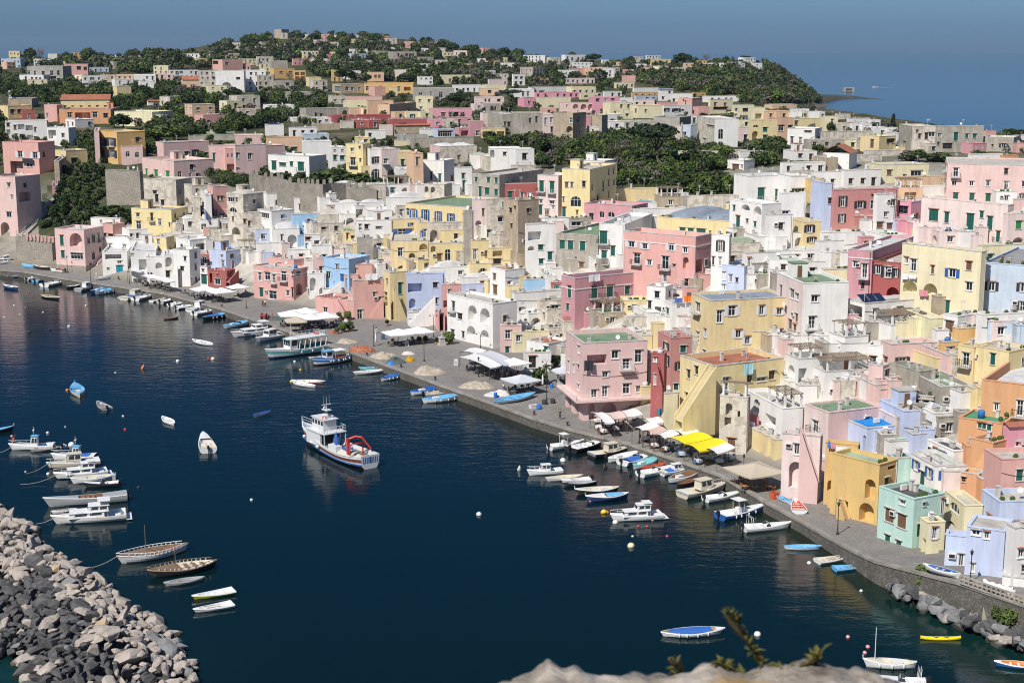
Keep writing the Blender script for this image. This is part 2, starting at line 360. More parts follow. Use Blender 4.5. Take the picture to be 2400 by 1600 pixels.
PANEL=mat('solar_panel',(.015,.025,.06),.15); ACM=mat('ac_unit',(.70,.69,.66),.5); TANKB=mat('tank_blue',(.03,.16,.45),.5); TERR=mat('terracotta_floor',(.42,.20,.13),.85)
CLOTH=[mat('cloth_%s'%n,c,.9) for n,c in (('white',(.78,.78,.78)),('blue',(.10,.18,.45)),('pink',(.65,.25,.30)),('black',(.03,.03,.04)),('orange',(.85,.22,.03)),('aqua',(.38,.65,.70)))]
TILE_=mat('pot_clay',(.36,.15,.08),.85); GRN_=mottle('pot_plant',[(.35,(.02,.05,.012)),(.65,(.08,.13,.03))],6)
WPROTO={}
def wproto(t, w, h, near):
 """returns [(name, mesh)], first = window/door itself, rest its children; local x along wall, y into wall, z up"""
 wr=max(.4,round(w/.3)*.3); hr=max(.4,round(h/.3)*.3); key=(t,wr,hr,near)
 if key in WPROTO: return WPROTO[key], w/wr, h/hr
 a=wr/2; out=[]
 door = t in 'DtUV'
 nm='door' if door else 'window'
 m=MB()
 if t in 'dwskbjA' or t in 'x':
  m.face([(-a,.16,0),(a,.16,0),(a,.16,hr),(-a,.16,hr)],GLASS)
 fr=m if not near else MB()
 fm={'w':FRAMEW,'s':FRAMEW,'k':FRAMEW,'b':FRAMEW,'j':FRAMEW,'A':FRAMEW,'d':FRAMEB,'x':FRAMEB}.get(t,FRAMEW)
 if t in 'wskbjA':
  b=.09
  fr.box(-a,-a+b,.07,.15,0,hr,fm); fr.box(a-b,a,.07,.15,0,hr,fm); fr.box(-a+b,a-b,.07,.15,0,b,fm); fr.box(-a+b,a-b,.07,.15,hr-b,hr,fm)
  k=2 if wr<1.7 else int(wr/.8)
  for i in range(1,k): x=-a+wr*i/k; fr.box(x-.04,x+.04,.08,.145,b,hr-b,fm)
  if hr>1.5: fr.box(-a+b,a-b,.085,.14,hr*.66-.03,hr*.66+.03,fm)
  # outer surround, proud of the wall
  if t!='A':
   fr.box(-a-.12,-a,-.035,.06,-.02,hr,fm if t!='k' else STONE); fr.box(a,a+.12,-.035,.06,-.02,hr,fm if t!='k' else STONE)
 if t in 'dx': fr.box(-a,a,.08,.15,hr*.5-.03,hr*.5+.03,fm); fr.box(-.03,.03,.09,.155,0,hr,fm)
 if t in 'gGn' or door:
  sm=SHUT[{'D':'g','t':'t','U':'n','V':'b'}.get(t,t)]
  sh=m
  g=.02
  for x0,x1 in ((-a,-g),(g,a)):
   sh.box(x0,x1,.05,.10,0,hr,sm)
   nb=max(2,int(hr/.28))
   for i in range(nb): z=hr*(i+.5)/nb; sh.box(x0+.06,x1-.06,.03,.049,z-.05,z+.05,sm)
  sh.box(-a,a,.11,.14,0,hr,DARK)
  if not door: fr.box(-a-.1,-a,-.03,.04,-.02,hr,FRAMEW); fr.box(a,a+.1,-.03,.04,-.02,hr,FRAMEW)
 # sill and hood
 if not door and t!='A':
  fr.box(-a-.15,a+.15,-.12,.05,-.10,-.021,STONE if t!='w' else FRAMEW)
 if t!='A': fr.box(-a-.2,a+.2,-.24,.0,hr+.1,hr+.19,TILE if (len(WPROTO)%4==0) else STONE)
 out.append((nm,m if m.f else fr))
 if near and fr.f and m.f: out.append(('frame',fr))
 if t in 'skbj':
  sm=SHUT[t]
  for sx in (-1,1):
   s=MB() if near else m
   x0,x1=sorted((sx*(a+.13),sx*(a+.13+wr*.48))); s.box(x0,x1,-.075,-.02,0,hr,sm)
   for i in range(max(2,int(hr/.3))): z=hr*(i+.5)/max(2,int(hr/.3)); s.box(x0+.05,x1-.05,-.095,-.076,z-.05,z+.05,sm)
   if near: out.append(('shutter',s))
 WPROTO[key]=[(n,q.mesh(n)) for n,q in out]
 return WPROTO[key], w/wr, h/hr
def arch_pts(s0,s1,zb,zt,n=10):
 r=(s1-s0)/2; rise=min(r,(zt-zb)*.75); c=(s0+s1)/2
 return [(c-r*math.cos(math.pi*i/n), zt-rise+rise*math.sin(math.pi*i/n)) for i in range(n+1)]
def wall_face(mb, S, d, inw, L, z0, z1, ops, m, back=None):
 """wall quad with real openings; ops = (s0,s1,za,zb,arch,depth,backmat)"""
 P=lambda s,z,y=0: (S[0]+d[0]*s+inw[0]*y, S[1]+d[1]*s+inw[1]*y, z)
 ss=sorted({0,L,*[o[0] for o in ops],*[o[1] for o in ops]}); zz=sorted({z0,z1,*[o[2] for o in ops],*[o[3] for o in ops]})
 for i in range(len(ss)-1):
  for j in range(len(zz)-1):
   sc=(ss[i]+ss[i+1])/2; zc=(zz[j]+zz[j+1])/2
   if any(o[0]<sc<o[1] and o[2]<zc<o[3] for o in ops): continue
   mb.face([P(ss[i],zz[j]),P(ss[i+1],zz[j]),P(ss[i+1],zz[j+1]),P(ss[i],zz[j+1])],m)
 for s0,s1,za,zb,arch,dep,bm in ops:
  if arch:
   ap=arch_pts(s0,s1,za,zb)
   for k in range(len(ap)-1):
    (x0,y0),(x1,y1)=ap[k],ap[k+1]
    mb.face([P(x0,y0),P(x1,y1),P(x1,zb),P(x0,zb)],m)
    mb.face([P(x0,y0),P(x1,y1),P(x1,y1,dep),P(x0,y0,dep)],m)
   zs=ap[0][1]
  else:
   mb.face([P(s0,zb),P(s1,zb),P(s1,zb,dep),P(s0,zb,dep)],m); zs=zb
  mb.face([P(s0,za),P(s0,zs),P(s0,zs,dep),P(s0,za,dep)],m); mb.face([P(s1,za),P(s1,zs),P(s1,zs,dep),P(s1,za,dep)],m)
  mb.face([P(s0,za),P(s1,za),P(s1,za,dep),P(s0,za,dep)],m)
  if bm is not None:
   mb.face([P(s0,za,dep),P(s1,za,dep),P(s1,zb,dep),P(s0,zb,dep)],bm)
LAUNDRY=[]; ROPE_=mat('clothes_line',(.3,.3,.3),.8)
HOUSES=[]; COVER=np.zeros((160,240),bool)
def rail(mb, pts, h, m, step=.45):
 pts=[Vector(p) for p in pts]
 for a,b in zip(pts,pts[1:]):
  n=max(1,int((b-a).length/step))
  for k in range(n+1):
   p=a+(b-a)*k/n; mb.box(p.x-.018,p.x+.018,p.y-.018,p.y+.018,p.z,p.z+h,m)
  mb.tube([a+Vector((0,0,h)),b+Vector((0,0,h))],.03,m,4); mb.tube([a+Vector((0,0,h*.5)),b+Vector((0,0,h*.5))],.018,m,4)
def plan(crop,col,xa,xb,xc,yt,yb,yc=None,psi=None,dep=8.,cap=22,**_):
 rnd=random.Random(zlib.crc32(repr((crop,xa,xb,yt,col)).encode()))
 bx,by=cv(crop,xb,yb); _,ty=cv(crop,xb,yt); axp,_=cv(crop,xa,yt); cxp,_=cv(crop,xc,yt)
 G=ground(bx,by); zt=at_Y(bx,ty,G.y).z; G=Vector((at_Y(bx,(ty+by)/2,G.y).x,G.y,G.z))
 h=zt-G.z
 if yc is not None:
  _,cyp=cv(crop,xc,yc); rr=ray(cxp,cyp)
  if (HC-zt)>2:
   Q=at_z(cxp,cyp,zt); psi=math.degrees(math.atan2(Q.y-G.y,Q.x-G.x))
 D0=G.y*CP+(HC-zt)*SP
 def raw(pxx,ux,uy):
  u=(pxx-1200)/F; den=ux-u*uy*CP
  t=(u*D0-G.x)/den if abs(den)>.02 else -1
  return t if t>0 else 999
 if axp<bx-6 and cxp>bx+4:
  def cost(p):
   cc,s_=math.cos(R(p)),math.sin(R(p)); A_,B_=raw(axp,-s_,cc),raw(cxp,cc,s_)
   return abs(math.log(A_/(.95*B_)))+.012*abs(p-16)+(3 if A_>cap*1.15 else 0)
  if psi is None or (raw(axp,-math.sin(R(psi)),math.cos(R(psi)))>cap*1.3 and yc is not None): psi=min(range(-10,73,2),key=cost)
 if psi is None: psi=14+rnd.uniform(-4,4) if G.y<600 else rnd.uniform(5,30)
 psi=max(-32,min(70,psi)); c,s=math.cos(R(psi)),math.sin(R(psi))
 D0=G.y*CP+(HC-zt)*SP
 def solve(pxx,ux,uy,lo,hi):
  u=(pxx-1200)/F; den=ux-u*uy*CP
  if abs(den)<.02: return hi
  t=(u*D0-G.x)/den
  return hi if t<0 else max(lo,min(hi,t))
 LB=solve(cxp,c,s,1.5,70) if xc>xb else dep
 LA=solve(axp,-s,c,1.5,cap) if xb-xa>6 else dep
 if xc<=xb: LB=dep
 dB=Vector((c,s,0)); dA=Vector((-s,c,0))
 P0=Vector((G.x,G.y,0)); P1=P0+dB*LB; P3=P0+dA*LA; P2=P1+dA*LA
 return rnd,bx,by,ty,G,zt,h,psi,c,s,LB,LA,dB,dA,P0,P1,P2,P3,axp,cxp
def house(crop, col, xa, xb, xc, yt, yb, roof='g', win='', yc=None, psi=None, par=.45, dep=8., auto='', note='', colA=None, floors=None, stairs=None, extra='', zb=None, dens=1.0, cls='house', lau=None, cap=22, ledge=None):
 rnd,bx,by,ty,G,zt,h,psi,c,s,LB,LA,dB,dA,P0,P1,P2,P3,axp,cxp=plan(crop,col,xa,xb,xc,yt,yb,yc,psi,dep,cap)
 near=G.y<345; far=G.y>620
 base=min(G.z, min(tz(p.x,p.y) for p in (P0,P1,P2,P3)))-1.0 if zb is None else zb
 if G.y>520: base=min(base,G.z-3)
 zr=zt-par
 org=Vector((P0.x,P0.y,base)); off=-org
 root=empty(cls,org)
 cm=wallmat(col); cmA=wallmat(colA) if colA else cm
 faces={'A':(P3,-dA,dB,LA,cmA),'B':(P0,dB,dA,LB,cm)}
 ops={'A':[],'B':[]}; wins=[]
 def hit(px,py,face):
  S,d,inw,L,_=faces[face]; r=ray(px,py); n=Vector((inw.x,inw.y,0)); o=Vector((0,0,HC))
  den=r.dot(n)
  if abs(den)<1e-5: return None
  t=(Vector((S.x,S.y,HC))-o).dot(n)/den
  if t<0: return None
  q=o+r*t; return (q-S).dot(Vector((d.x,d.y,0))), q.z
 def add_open(face,t,s0,s1,za,zb_,bal):
  S,d,inw,L,_=faces[face]
  s0=max(s0,.12); s1=min(s1,L-.12); za=max(za,base+.15); zb_=min(zb_,zr-.15)
  if s1-s0<.3 or zb_-za<.35: return
  for o in ops[face]:
   if s0<o[1]+.08 and s1>o[0]-.08 and za<o[3]+.08 and zb_>o[2]-.08: return
  if t in 'ao':
   ops[face].append((s0,s1,za,zb_,t=='a',min(2.2,max(1.1,(s1-s0)*.6)),faces[face][4])); feats.add('arch' if t=='a' else 'loggia')
   if t=='o' and (s1-s0)>1.2 and near: pass
  elif t=='A':
   ops[face].append((s0,s1,za,zb_,True,.2,None)); wins.append((face,t,s0,s1,za,zb_,bal)); feats.add('arched window')
  else:
   ops[face].append((s0,s1,za,zb_,False,.22,None)); wins.append((face,t,s0,s1,za,zb_,bal))
 feats=set()
 if win:
  for wv in win.split(';'):
   q=wv.split();
   if len(q)<5: continue
   t=q[0][0]; bal='+' in q[0]; fc=None
   if q[0][-1] in 'lr': fc='A' if q[0][-1]=='l' else 'B'
   x0,y0=cv(crop,float(q[1]),float(q[2])); x1,y1=cv(crop,float(q[1])+float(q[3]),float(q[2])+float(q[4]))
   if fc is None: fc='A' if (x0+x1)/2<bx else 'B'
   a=hit(x0,(y0+y1)/2,fc); b=hit(x1,(y0+y1)/2,fc); u=hit((x0+x1)/2,y0,fc); l=hit((x0+x1)/2,y1,fc)
   if None in (a,b,u,l): continue
   add_open(fc,t,min(a[0],b[0]),max(a[0],b[0]),l[1],u[1],bal)
 if auto:
  fl=floors or max(1,round(h/3.3))
  for fc in 'AB':
   S,d,inw,L,_=faces[fc]
   if L<2.5: continue
   vis=1 if fc=='B' else (1 if xb-xa>12 else 0)
   if not vis: continue
   nx=max(1,int(L/3.1*dens));
   for f in range(fl):
    zf=zr-(f+1)*(h-par)/fl
    if zf<G.z-1: continue
    for k in range(nx):
     if rnd.random()<.16: continue
     t=rnd.choice(auto); ww=rnd.choice((.9,1.,1.15)); tall=rnd.random()<.35
     hh=2.1 if tall else 1.35
     if t=='a': ww=min(2.3,L/nx*.75); hh=2.4; tall=True
     if t=='o': ww=min(2.8,L/nx*.8); hh=2.2; tall=True
     if t=='A': ww=1.3; hh=2.0
     sc=L*(k+.5)/nx+rnd.uniform(-.4,.4); z0=zf+(.2 if tall else 1.0)+rnd.uniform(-.1,.1)
     hh=min(hh,(h-par)/fl-.5-(.2 if tall else .9))
     add_open(fc,t,sc-ww/2,sc+ww/2,z0,z0+hh,tall and t in 'wgdsk' and rnd.random()<.4)
 if G.y<400 and cls=='house' and h>3.4:
  tp=[w_[1] for w_ in wins if w_[1] in 'wgGbkdns'] or ['w','d','w','k']
  for fc in 'AB':
   S,d,inw,L,_=faces[fc]
   if L<2.6 or (fc=='A' and xb-xa<=8): continue
   nfl=max(1,round((h-par)/3.1)); nx=max(1,int(L/3.4))
   for f in range(nfl):
    zf=zr-(f+1)*(h-par)/nfl
    for k in range(nx):
     if rnd.random()<.36: continue
     sc=L*(k+.5)/nx+rnd.uniform(-.3,.3); t=rnd.choice(tp); tall=rnd.random()<.3; z0=max(zf,G.z)+(.15 if tall else .95); ww=rnd.choice((.8,.95,1.1)); hh=2.05 if tall else rnd.choice((1.1,1.35))
     if f==nfl-1 and rnd.random()<.45: t,tall,z0,hh,ww=rnd.choice('DUDa'),True,max(zf,G.z)+.05,2.1,1.1
     if any(sc-ww/2-.6<o[1] and sc+ww/2+.6>o[0] and z0-.5<o[3] and z0+hh+.5>o[2] for o in ops[fc]): continue
     add_open(fc,t,sc-ww/2,sc+ww/2,z0,min(z0+hh,zr-.5),tall and t in 'wgdk' and rnd.random()<.35)
 # walls
 mb=MB()
 for fc in 'AB':
  S,d,inw,L,m=faces[fc]; wall_face(mb,S-org,d,inw,L,0,zt-base,[(o[0],o[1],o[2]-base,o[3]-base,*o[4:]) for o in ops[fc]],m)
 wall_face(mb,P1-org,dA,-dB,LA,0,zt-base,[],cm); wall_face(mb,P2-org,-dB,-dA,LB,0,zt-base,[],cm)
 mb.build('wall',root)
 # roof + parapet
 ang=R(psi); rm=roofmat(roof[0])
 loc=lambda: Matrix.Translation(P0-org)@Matrix.Rotation(ang,4,'Z')
 M=Matrix.Rotation(ang,4,'Z')
 rb=MB(); rz=zr-base; th=.28
 rb.face([M@Vector(p) for p in ((th,th,rz),(LB-th,th,rz),(LB-th,LA-th,rz),(th,LA-th,rz))],rm)
 if 'D' in roof or 'd' in roof[1:]:
  n=8; k=max(1,round(LB/7)); rows=[]
  for q in range(k):
   xa0=th+(LB-2*th)*q/k+.05; xb0=th+(LB-2*th)*(q+1)/k-.05; rows=[]
   for i in range(n+1):
    x=xa0+(xb0-xa0)*i/n; rows.append([M@Vector((x,th+(LA-2*th)*j/n,rz-.05+ (min(2.0,(xb0-xa0)*.22))*math.sqrt(max(0,1-(2*i/n-1)**2))*math.sqrt(max(0,1-abs(2*j/n-1)**2.5)))) for j in range(n+1)])
   rb.grid(rows,rm)
 if 'p' in roof[1:]:   # pitched tiled roof
  e=.35; rid=min(2.2,LA*.28)
  rows=[[(-e,-e,zt-base+.02),(LB+e,-e,zt-base+.02)],[(-e,LA/2,zt-base+rid),(LB+e,LA/2,zt-base+rid)],[(-e,LA+e,zt-base+.02),(LB+e,LA+e,zt-base+.02)]]
  rb.grid([[M@Vector(p) for p in r] for r in rows],rm,False)
 ro=rb.build('roof',root)
 pm=MB(); H=zt-base
 o4=[(0,0),(LB,0),(LB,LA),(0,LA)]; i4=[(th,th),(LB-th,th),(LB-th,LA-th),(th,LA-th)]
 cop=cm if rnd.random()<.5 else CHIM
 e=.06
 oo=[(-e,-e),(LB+e,-e),(LB+e,LA+e),(-e,LA+e)]
 for k in range(4):
  k2=(k+1)%4
  v=lambda p,z: M@Vector((p[0],p[1],z))
  pm.face([v(oo[k],H+.07),v(oo[k2],H+.07),v(i4[k2],H+.07),v(i4[k],H+.07)],cop)
  pm.face([v(oo[k],H-.05),v(oo[k2],H-.05),v(oo[k2],H+.07),v(oo[k],H+.07)],cop)
  pm.face([v(i4[k],rz),v(i4[k2],rz),v(i4[k2],H+.07),v(i4[k],H+.07)],cm)
  pm.face([v(oo[k],H-.05),v(oo[k2],H-.05),v(o4[k2],H-.05),v(o4[k],H-.05)],cop)
 pm.build('parapet',root)
 # string course
 if near and h>6 and 'c' in extra:
  cb=MB(); z=H-par-1.0
  for (x0,x1,y0,y1) in ((-.1,LB+.1,-.1,0),(-.1,0,0,LA+.1)): cb.box(x0,x1,y0,y1,z,z+.16,FRAMEW,M)
  cb.build('cornice',root)
 # windows
 nwin=0
 for face,t,s0,s1,za,zb_,bal in wins:
  S,d,inw,L,_=faces[face]; wd=s1-s0; hh=zb_-za
  pr,sxx,szz=wproto(t,wd,hh,near); a=math.atan2(d.y,d.x); p=S+d*((s0+s1)/2); p=Vector((p.x,p.y,za))-org
  o=obj(pr[0][0],pr[0][1],root,p,a,(sxx,1,szz)); nwin+=1
  for nm,me in pr[1:]: obj(nm,me,o)
  if bal:
   bm=MB(); bw=wd/2+.55; bd=.95
   bm.box(-bw,bw,-bd,0,-.22,-.08,STONE)
   bo=obj('balcony',bm.mesh('balcony'),root,p,a)
   rl=MB(); rail(rl,[(-bw+.05,-.01,-.08),(-bw+.05,-bd+.05,-.08),(bw-.05,-bd+.05,-.08),(bw-.05,-.01,-.08)],.95,IRON if rnd.random()<.6 else IRONW,.3 if near else .6)
   obj('railing',rl.mesh('railing'),bo); feats.add('balcony')
 # roof things
 def rbx(): return rnd.uniform(.8,max(.9,LB-1.2)), rnd.uniform(.8,max(.9,LA-1.2))
 if 'p' not in roof[1:] and 'q' not in extra:
  for _ in range(rnd.choice((0,1,1,2)) if not far else rnd.choice((0,0,1))):
   x,y=rbx(); q=MB(); hh=rnd.uniform(.7,1.3); q.box(x-.22,x+.22,y-.22,y+.22,rz,rz+hh,CHIM,M); q.box(x-.3,x+.3,y-.3,y+.3,rz+hh+.001,rz+hh+.09,CHIM,M); q.build('chimney',root)
  for _ in range(0 if far or LB<4 else rnd.choice((0,1,1,2))):
   x,y=rbx(); q=MB();
   q.tube([M@Vector((x,y,rz)),M@Vector((x,y,rz+2.6))],.03,DISH,5)
   for k in range(5): q.tube([M@Vector((x-.55+.06*k,y,rz+2.5-.1*k)),M@Vector((x+.55-.06*k,y,rz+2.5-.1*k))],.014,DISH,4)
   q.build('antenna',root)
  if rnd.random()<.26 and G.y<480:
   x,y=rbx(); q=MB(); q.tube([M@Vector((x,y,rz)),M@Vector((x,y,rz+1.0))],.03,DISH,5)
   a2=rnd.uniform(-2.4,-.6); Md=Matrix.Translation(M@Vector((x,y,rz+1.15)))@Matrix.Rotation(a2,4,'Z')@Matrix.Rotation(R(65),4,'Y')
   rows=[[Md@Vector((r*math.cos(2*math.pi*k/12),r*math.sin(2*math.pi*k/12),.55*r*r)) for k in range(12)] for r in (.02,.15,.27,.37)]
   q.grid(rows,DISH,True,True); q.build('satellite_dish',root); feats.add('satellite dish')
  if rnd.random()<.22 and not far and LB>6 and LA>5:
   x=rnd.uniform(1,LB-4); y=LA-3.2; q=MB(); q.box(x,x+2.6,y,y+2.4,rz,rz+2.3,cm,M); q.box(x-.12,x+2.72,y-.12,y+2.52,rz+2.301,rz+2.42,rm,M); q.box(x+.8,x+1.6,y-.03,y-.002,rz+.02,rz+1.95,SHUT['n'],M); q.build('roof_hut',root)
  if rnd.random()<.09 and not far:
   x,y=rbx(); q=MB(); q.lathe([(0,0),(.45,0),(.45,.9),(.38,1.0),(0,1.03)],TANKB if rnd.random()<.15 else DISH,tuple(M@Vector((x,y,rz)))); q.build('water_tank',root)
  if rnd.random()<.3 and near and LB>4:
   x,y=rbx(); q=MB(); q.box(x-.42,x+.42,y-.18,y+.18,rz+.12,rz+.75,ACM,M); q.build('air_conditioner',root)
 if near and 'p' not in roof[1:] and LB>3:
  for _ in range(rnd.choice((0,0,2,3,4))):
   x=rnd.uniform(.5,LB-.5); q=MB(); o_=M@Vector((x,.5+.15*rnd.random(),rz)); q.lathe([(0,0),(.16,0),(.22,.34),(0,.32)],TILE_,o_,8); q.lathe([(.02,.3),(.28,.42),(.34,.62),(.2,.86),(0,.9)],GRN_,o_,7,False); q.build('plant_pot',root)
  if rnd.random()<.4 and LB>5:
   q=MB(); zc=H*rnd.uniform(.45,.85); q.tube([M@Vector((LB*i/8,-.05,zc-.5*math.sin(math.pi*i/8))) for i in range(9)],.03,IRON,4); q.build('cable',root)
 if near and nwin and rnd.random()<.5:
  face,t,s0,s1,za,zb_,bal=rnd.choice(wins); S,d,inw,L,_=faces[face]
  if s0>1.2:
   q=MB(); q.box(-.4,.4,-.34,-.02,0,.6,ACM); q.box(-.3,.3,-.36,-.3401,.1,.5,DARK); p=S+d*(s0-.7); obj('air_conditioner',q.mesh('air_conditioner'),root,Vector((p.x,p.y,zb_-.6))-org,math.atan2(d.y,d.x))
 if near and h>6 and rnd.random()<.7:
  q=MB(); x=LB-.35; q.tube([M@Vector((x,-.09,.2)),M@Vector((x,-.09,H-.2))],.055,rnd.choice((IRONW,FRAMEB,STONE)),5); q.build('drainpipe',root)
 if 'P' in extra:      # reed pergola on white posts above the roof terrace
  add_pergola(root,M,.5,LB-.5,.4,min(LA-.4,5.5),rz,rnd); feats.add('pergola')
 if 'R' in extra:      # rail round the roof edge
  q=MB(); rail(q,[M@Vector(p) for p in ((.1,LA-.2,H+.07),(.1,.1,H+.07),(LB-.1,.1,H+.07),(LB-.1,LA-.2,H+.07))],.8,IRONW,.8); q.build('railing',root); feats.add('roof railing')
 if 'V' in extra:      # solar panels
  for i in range(3):
   q=MB(); Mp=M@Matrix.Translation((1+i*1.5,LA*.4,rz+.3))@Matrix.Rotation(R(28),4,'X'); q.box(0,1.35,0,2,0,.05,PANEL,Mp); q.build('solar_panel',root)
  feats.add('solar panels')
 if 'K' in extra:      # stone plinth
  q=MB(); pz=G.z-base+1.6
  q.box(-.09,LB+.09,-.09,-.001,0,pz,wallmat('X'),M); q.box(-.09,-.001,0,LA,0,pz,wallmat('X'),M); q.build('plinth',root)
 if stairs:
  for st_ in stairs:
   x1,y1,x2,y2=st_[:4]; add_stair(root,org,crop,x1,y1,x2,y2,faces,st_[4] if len(st_)>4 else ('B' if cv(crop,(x1+x2)/2,0)[0]>bx else 'A'),cm,hit,1.35 if len(st_)<6 else st_[5])
  feats.add('outside stair')
 if ledge:
  u=hit(bx+3,cv(crop,0,ledge)[1],'B'); zl=u[1]-base; q=MB(); w_=1.5
  q.box(-w_,LB+.3,-w_,-.003,zl-.3,zl,cm,M); q.box(-w_,-.003,0,LA,zl-.3,zl,cm,M); le=q.build('balcony',root); q=MB(); rail(q,[M@Vector(p) for p in ((-w_+.08,LA,zl),(-w_+.08,-w_+.08,zl),(LB+.2,-w_+.08,zl))],.95,IRONW,.4); q.build('railing',le); feats.add('balcony')
 for (x,y,ww,hh,cc) in (lau or ()):
  q0,q1=cv(crop,x,y),cv(crop,x+ww,y+hh); fc='A' if (q0[0]+q1[0])/2<bx else 'B'; u=hit(*q0,fc); v=hit(*q1,fc)
  if not u or not v: continue
  S,d,inw,L,_=faces[fc]; s0,s1=sorted((u[0],v[0])); q=MB(); rows=[]
  for i in range(7):
   f=i/6; rows.append([(0+(s1-s0)*k/10,-.05*math.sin(k*1.9+f)-.10*f*math.sin(k*.8),-(u[1]-v[1])*f*(1-.12*abs(math.sin(k*2.3)))) for k in range(11)])
  q.grid(rows,CLOTH[cc]); q.tube([(-.2,0,.02),(s1-s0+.2,0,.02)],.015,ROPE_,4); p=S+d*s0-inw*.55
  o=q.build('laundry',None,(p.x,p.y,u[1]),math.atan2(d.y,d.x)); LAUNDRY.append((o,cc,root))
 pA=proj((P3.x,P3.y,zt)); pB=proj((P0.x,P0.y,zt)); pC=proj((P1.x,P1.y,zt)); pD=proj((P2.x,P2.y,zt)); pb=proj((P0.x,P0.y,G.z))
 x0=min(pA[0],pB[0],pC[0]); x1=max(pA[0],pB[0],pC[0]); y0=min(pB[1],pC[1],pA[1],pD[1])
 i0,i1=int(max(0,y0//10)),int(max(0,min(159,pb[1]//10))); j0,j1=int(max(0,x0//10)),int(max(0,min(239,x1//10)))
 COVER[i0:i1+1,j0:j1+1]=True
 HOUSES.append(dict(root=root,col=PAL[col][1] if col!='X' else 'rubble stone',roof=ROOFC[roof[0].lower()][1],dome='d' in roof[1:],tiled='p' in roof[1:],feats=feats,note=note,
  win=[w_[1] for w_ in wins],cx=(x0+x1)/2,cy=(min(pB[1],pC[1],pA[1])+pb[1])/2,w=x1-x0,h=h,Y=G.y,top=y0,cls=cls,colA=colA,LB=LB,box=(P0,P1,P2,P3,base,zt),code=col,base_px=pb[1]))
 return root,org,M,LB,LA,rz
def add_pergola(root,M,x0,x1,y0,y1,z,rnd):
 hh=2.3
 r=MB(); n=max(6,int((x1-x0)/.34))
 for i in range(n):
  x=x0-.3+(x1-x0+.6)*(i+.5)/n
  r.box(x-.11,x+.11,y0-.5+rnd.uniform(-.2,.2),y1+.3+rnd.uniform(-.2,.2),z+hh+.1+rnd.uniform(0,.03),z+hh+.15,REED,M)
 for y in (y0,(y0+y1)/2,y1): r.box(x0-.4,x1+.4,y-.05,y+.05,z+hh+.001,z+hh+.09,REED,M)
 pg=r.build('pergola',root)
 for x in (x0,(x0+x1)/2,x1):
  for y in (y0,y1):
   p=MB(); p.box(x-.14,x+.14,y-.14,y+.14,z,z+hh,FRAMEW,M); p.build('post',pg)
STEP=mottle('stair_tread',[(.3,(.36,.30,.25)),(.7,(.50,.43,.37))],2)
def add_stair(root,org,crop,x1,y1,x2,y2,faces,fc,cm,hit,wd=1.35):
 S,d,inw,L,_=faces[fc]
 a=hit(*cv(crop,x1,y1),fc); b=hit(*cv(crop,x2,y2),fc)
 if not a or not b: return
 (s0,z0),(s1,z1)=a,b
 z0=max(z0,-1+org.z); n=max(5,int(abs(z1-z0)/.19)); q=MB(); zlow=z0-2.5
 P=lambda s,y,z: (S.x+d.x*s-inw.x*y-org.x, S.y+d.y*s-inw.y*y-org.y, z-org.z)
 e=.2
 for k in range(n):
  sa=s0+(s1-s0)*k/n; sb=s0+(s1-s0)*(k+1)/n; za=z0+(z1-z0)*(k+1)/n; zp=z0+(z1-z0)*k/n
  q.face([P(sa,e*.9,za),P(sb,e*.9,za),P(sb,wd-e,za),P(sa,wd-e,za)],STEP); q.face([P(sa,e*.9,zp),P(sa,wd-e,zp),P(sa,wd-e,za),P(sa,e*.9,za)],cm)
 # outer balustrade wall and body
 for y0,y1_ in ((.004,e),(wd-e,wd)):
  q.face([P(s0,y1_,zlow),P(s1,y1_,zlow),P(s1,y1_,z1+.75),P(s0,y1_,z0+.75)],cm); q.face([P(s0,y0,zlow),P(s1,y0,zlow),P(s1,y0,z1+.75),P(s0,y0,z0+.75)],cm)
  q.face([P(s0,y0,z0+.75),P(s0,y1_,z0+.75),P(s1,y1_,z1+.75),P(s1,y0,z1+.75)],cm); q.face([P(s0,y0,zlow),P(s0,y1_,zlow),P(s0,y1_,z0+.75),P(s0,y0,z0+.75)],cm); q.face([P(s1,y0,zlow),P(s1,y1_,zlow),P(s1,y1_,z1+.75),P(s1,y0,z1+.75)],cm)
 q.build('staircase',root)
SPECS=[]
def H(crop,rows):
 for r in rows: SPECS.append([crop,*r[:6],r[6] if len(r)>6 else {}])
def town_bvh(boxes):
 from mathutils.bvhtree import BVHTree
 te=bpy.data.objects['terrain'].data; V=[v.co.copy() for v in te.vertices]; T=[tuple(p.vertices) for p in te.polygons]; nT=len(T)
 for p0,p1,p2,p3,b0,z1 in boxes:
  n0=len(V); V+=[Vector((p.x,p.y,z)) for z in (b0,z1) for p in (p0,p1,p2,p3)]
  T+=[tuple(n0+k for k in f) for f in ((0,1,5,4),(1,2,6,5),(2,3,7,6),(3,0,4,7),(4,5,6,7))]
 return BVHTree.FromPolygons(V,T),nT
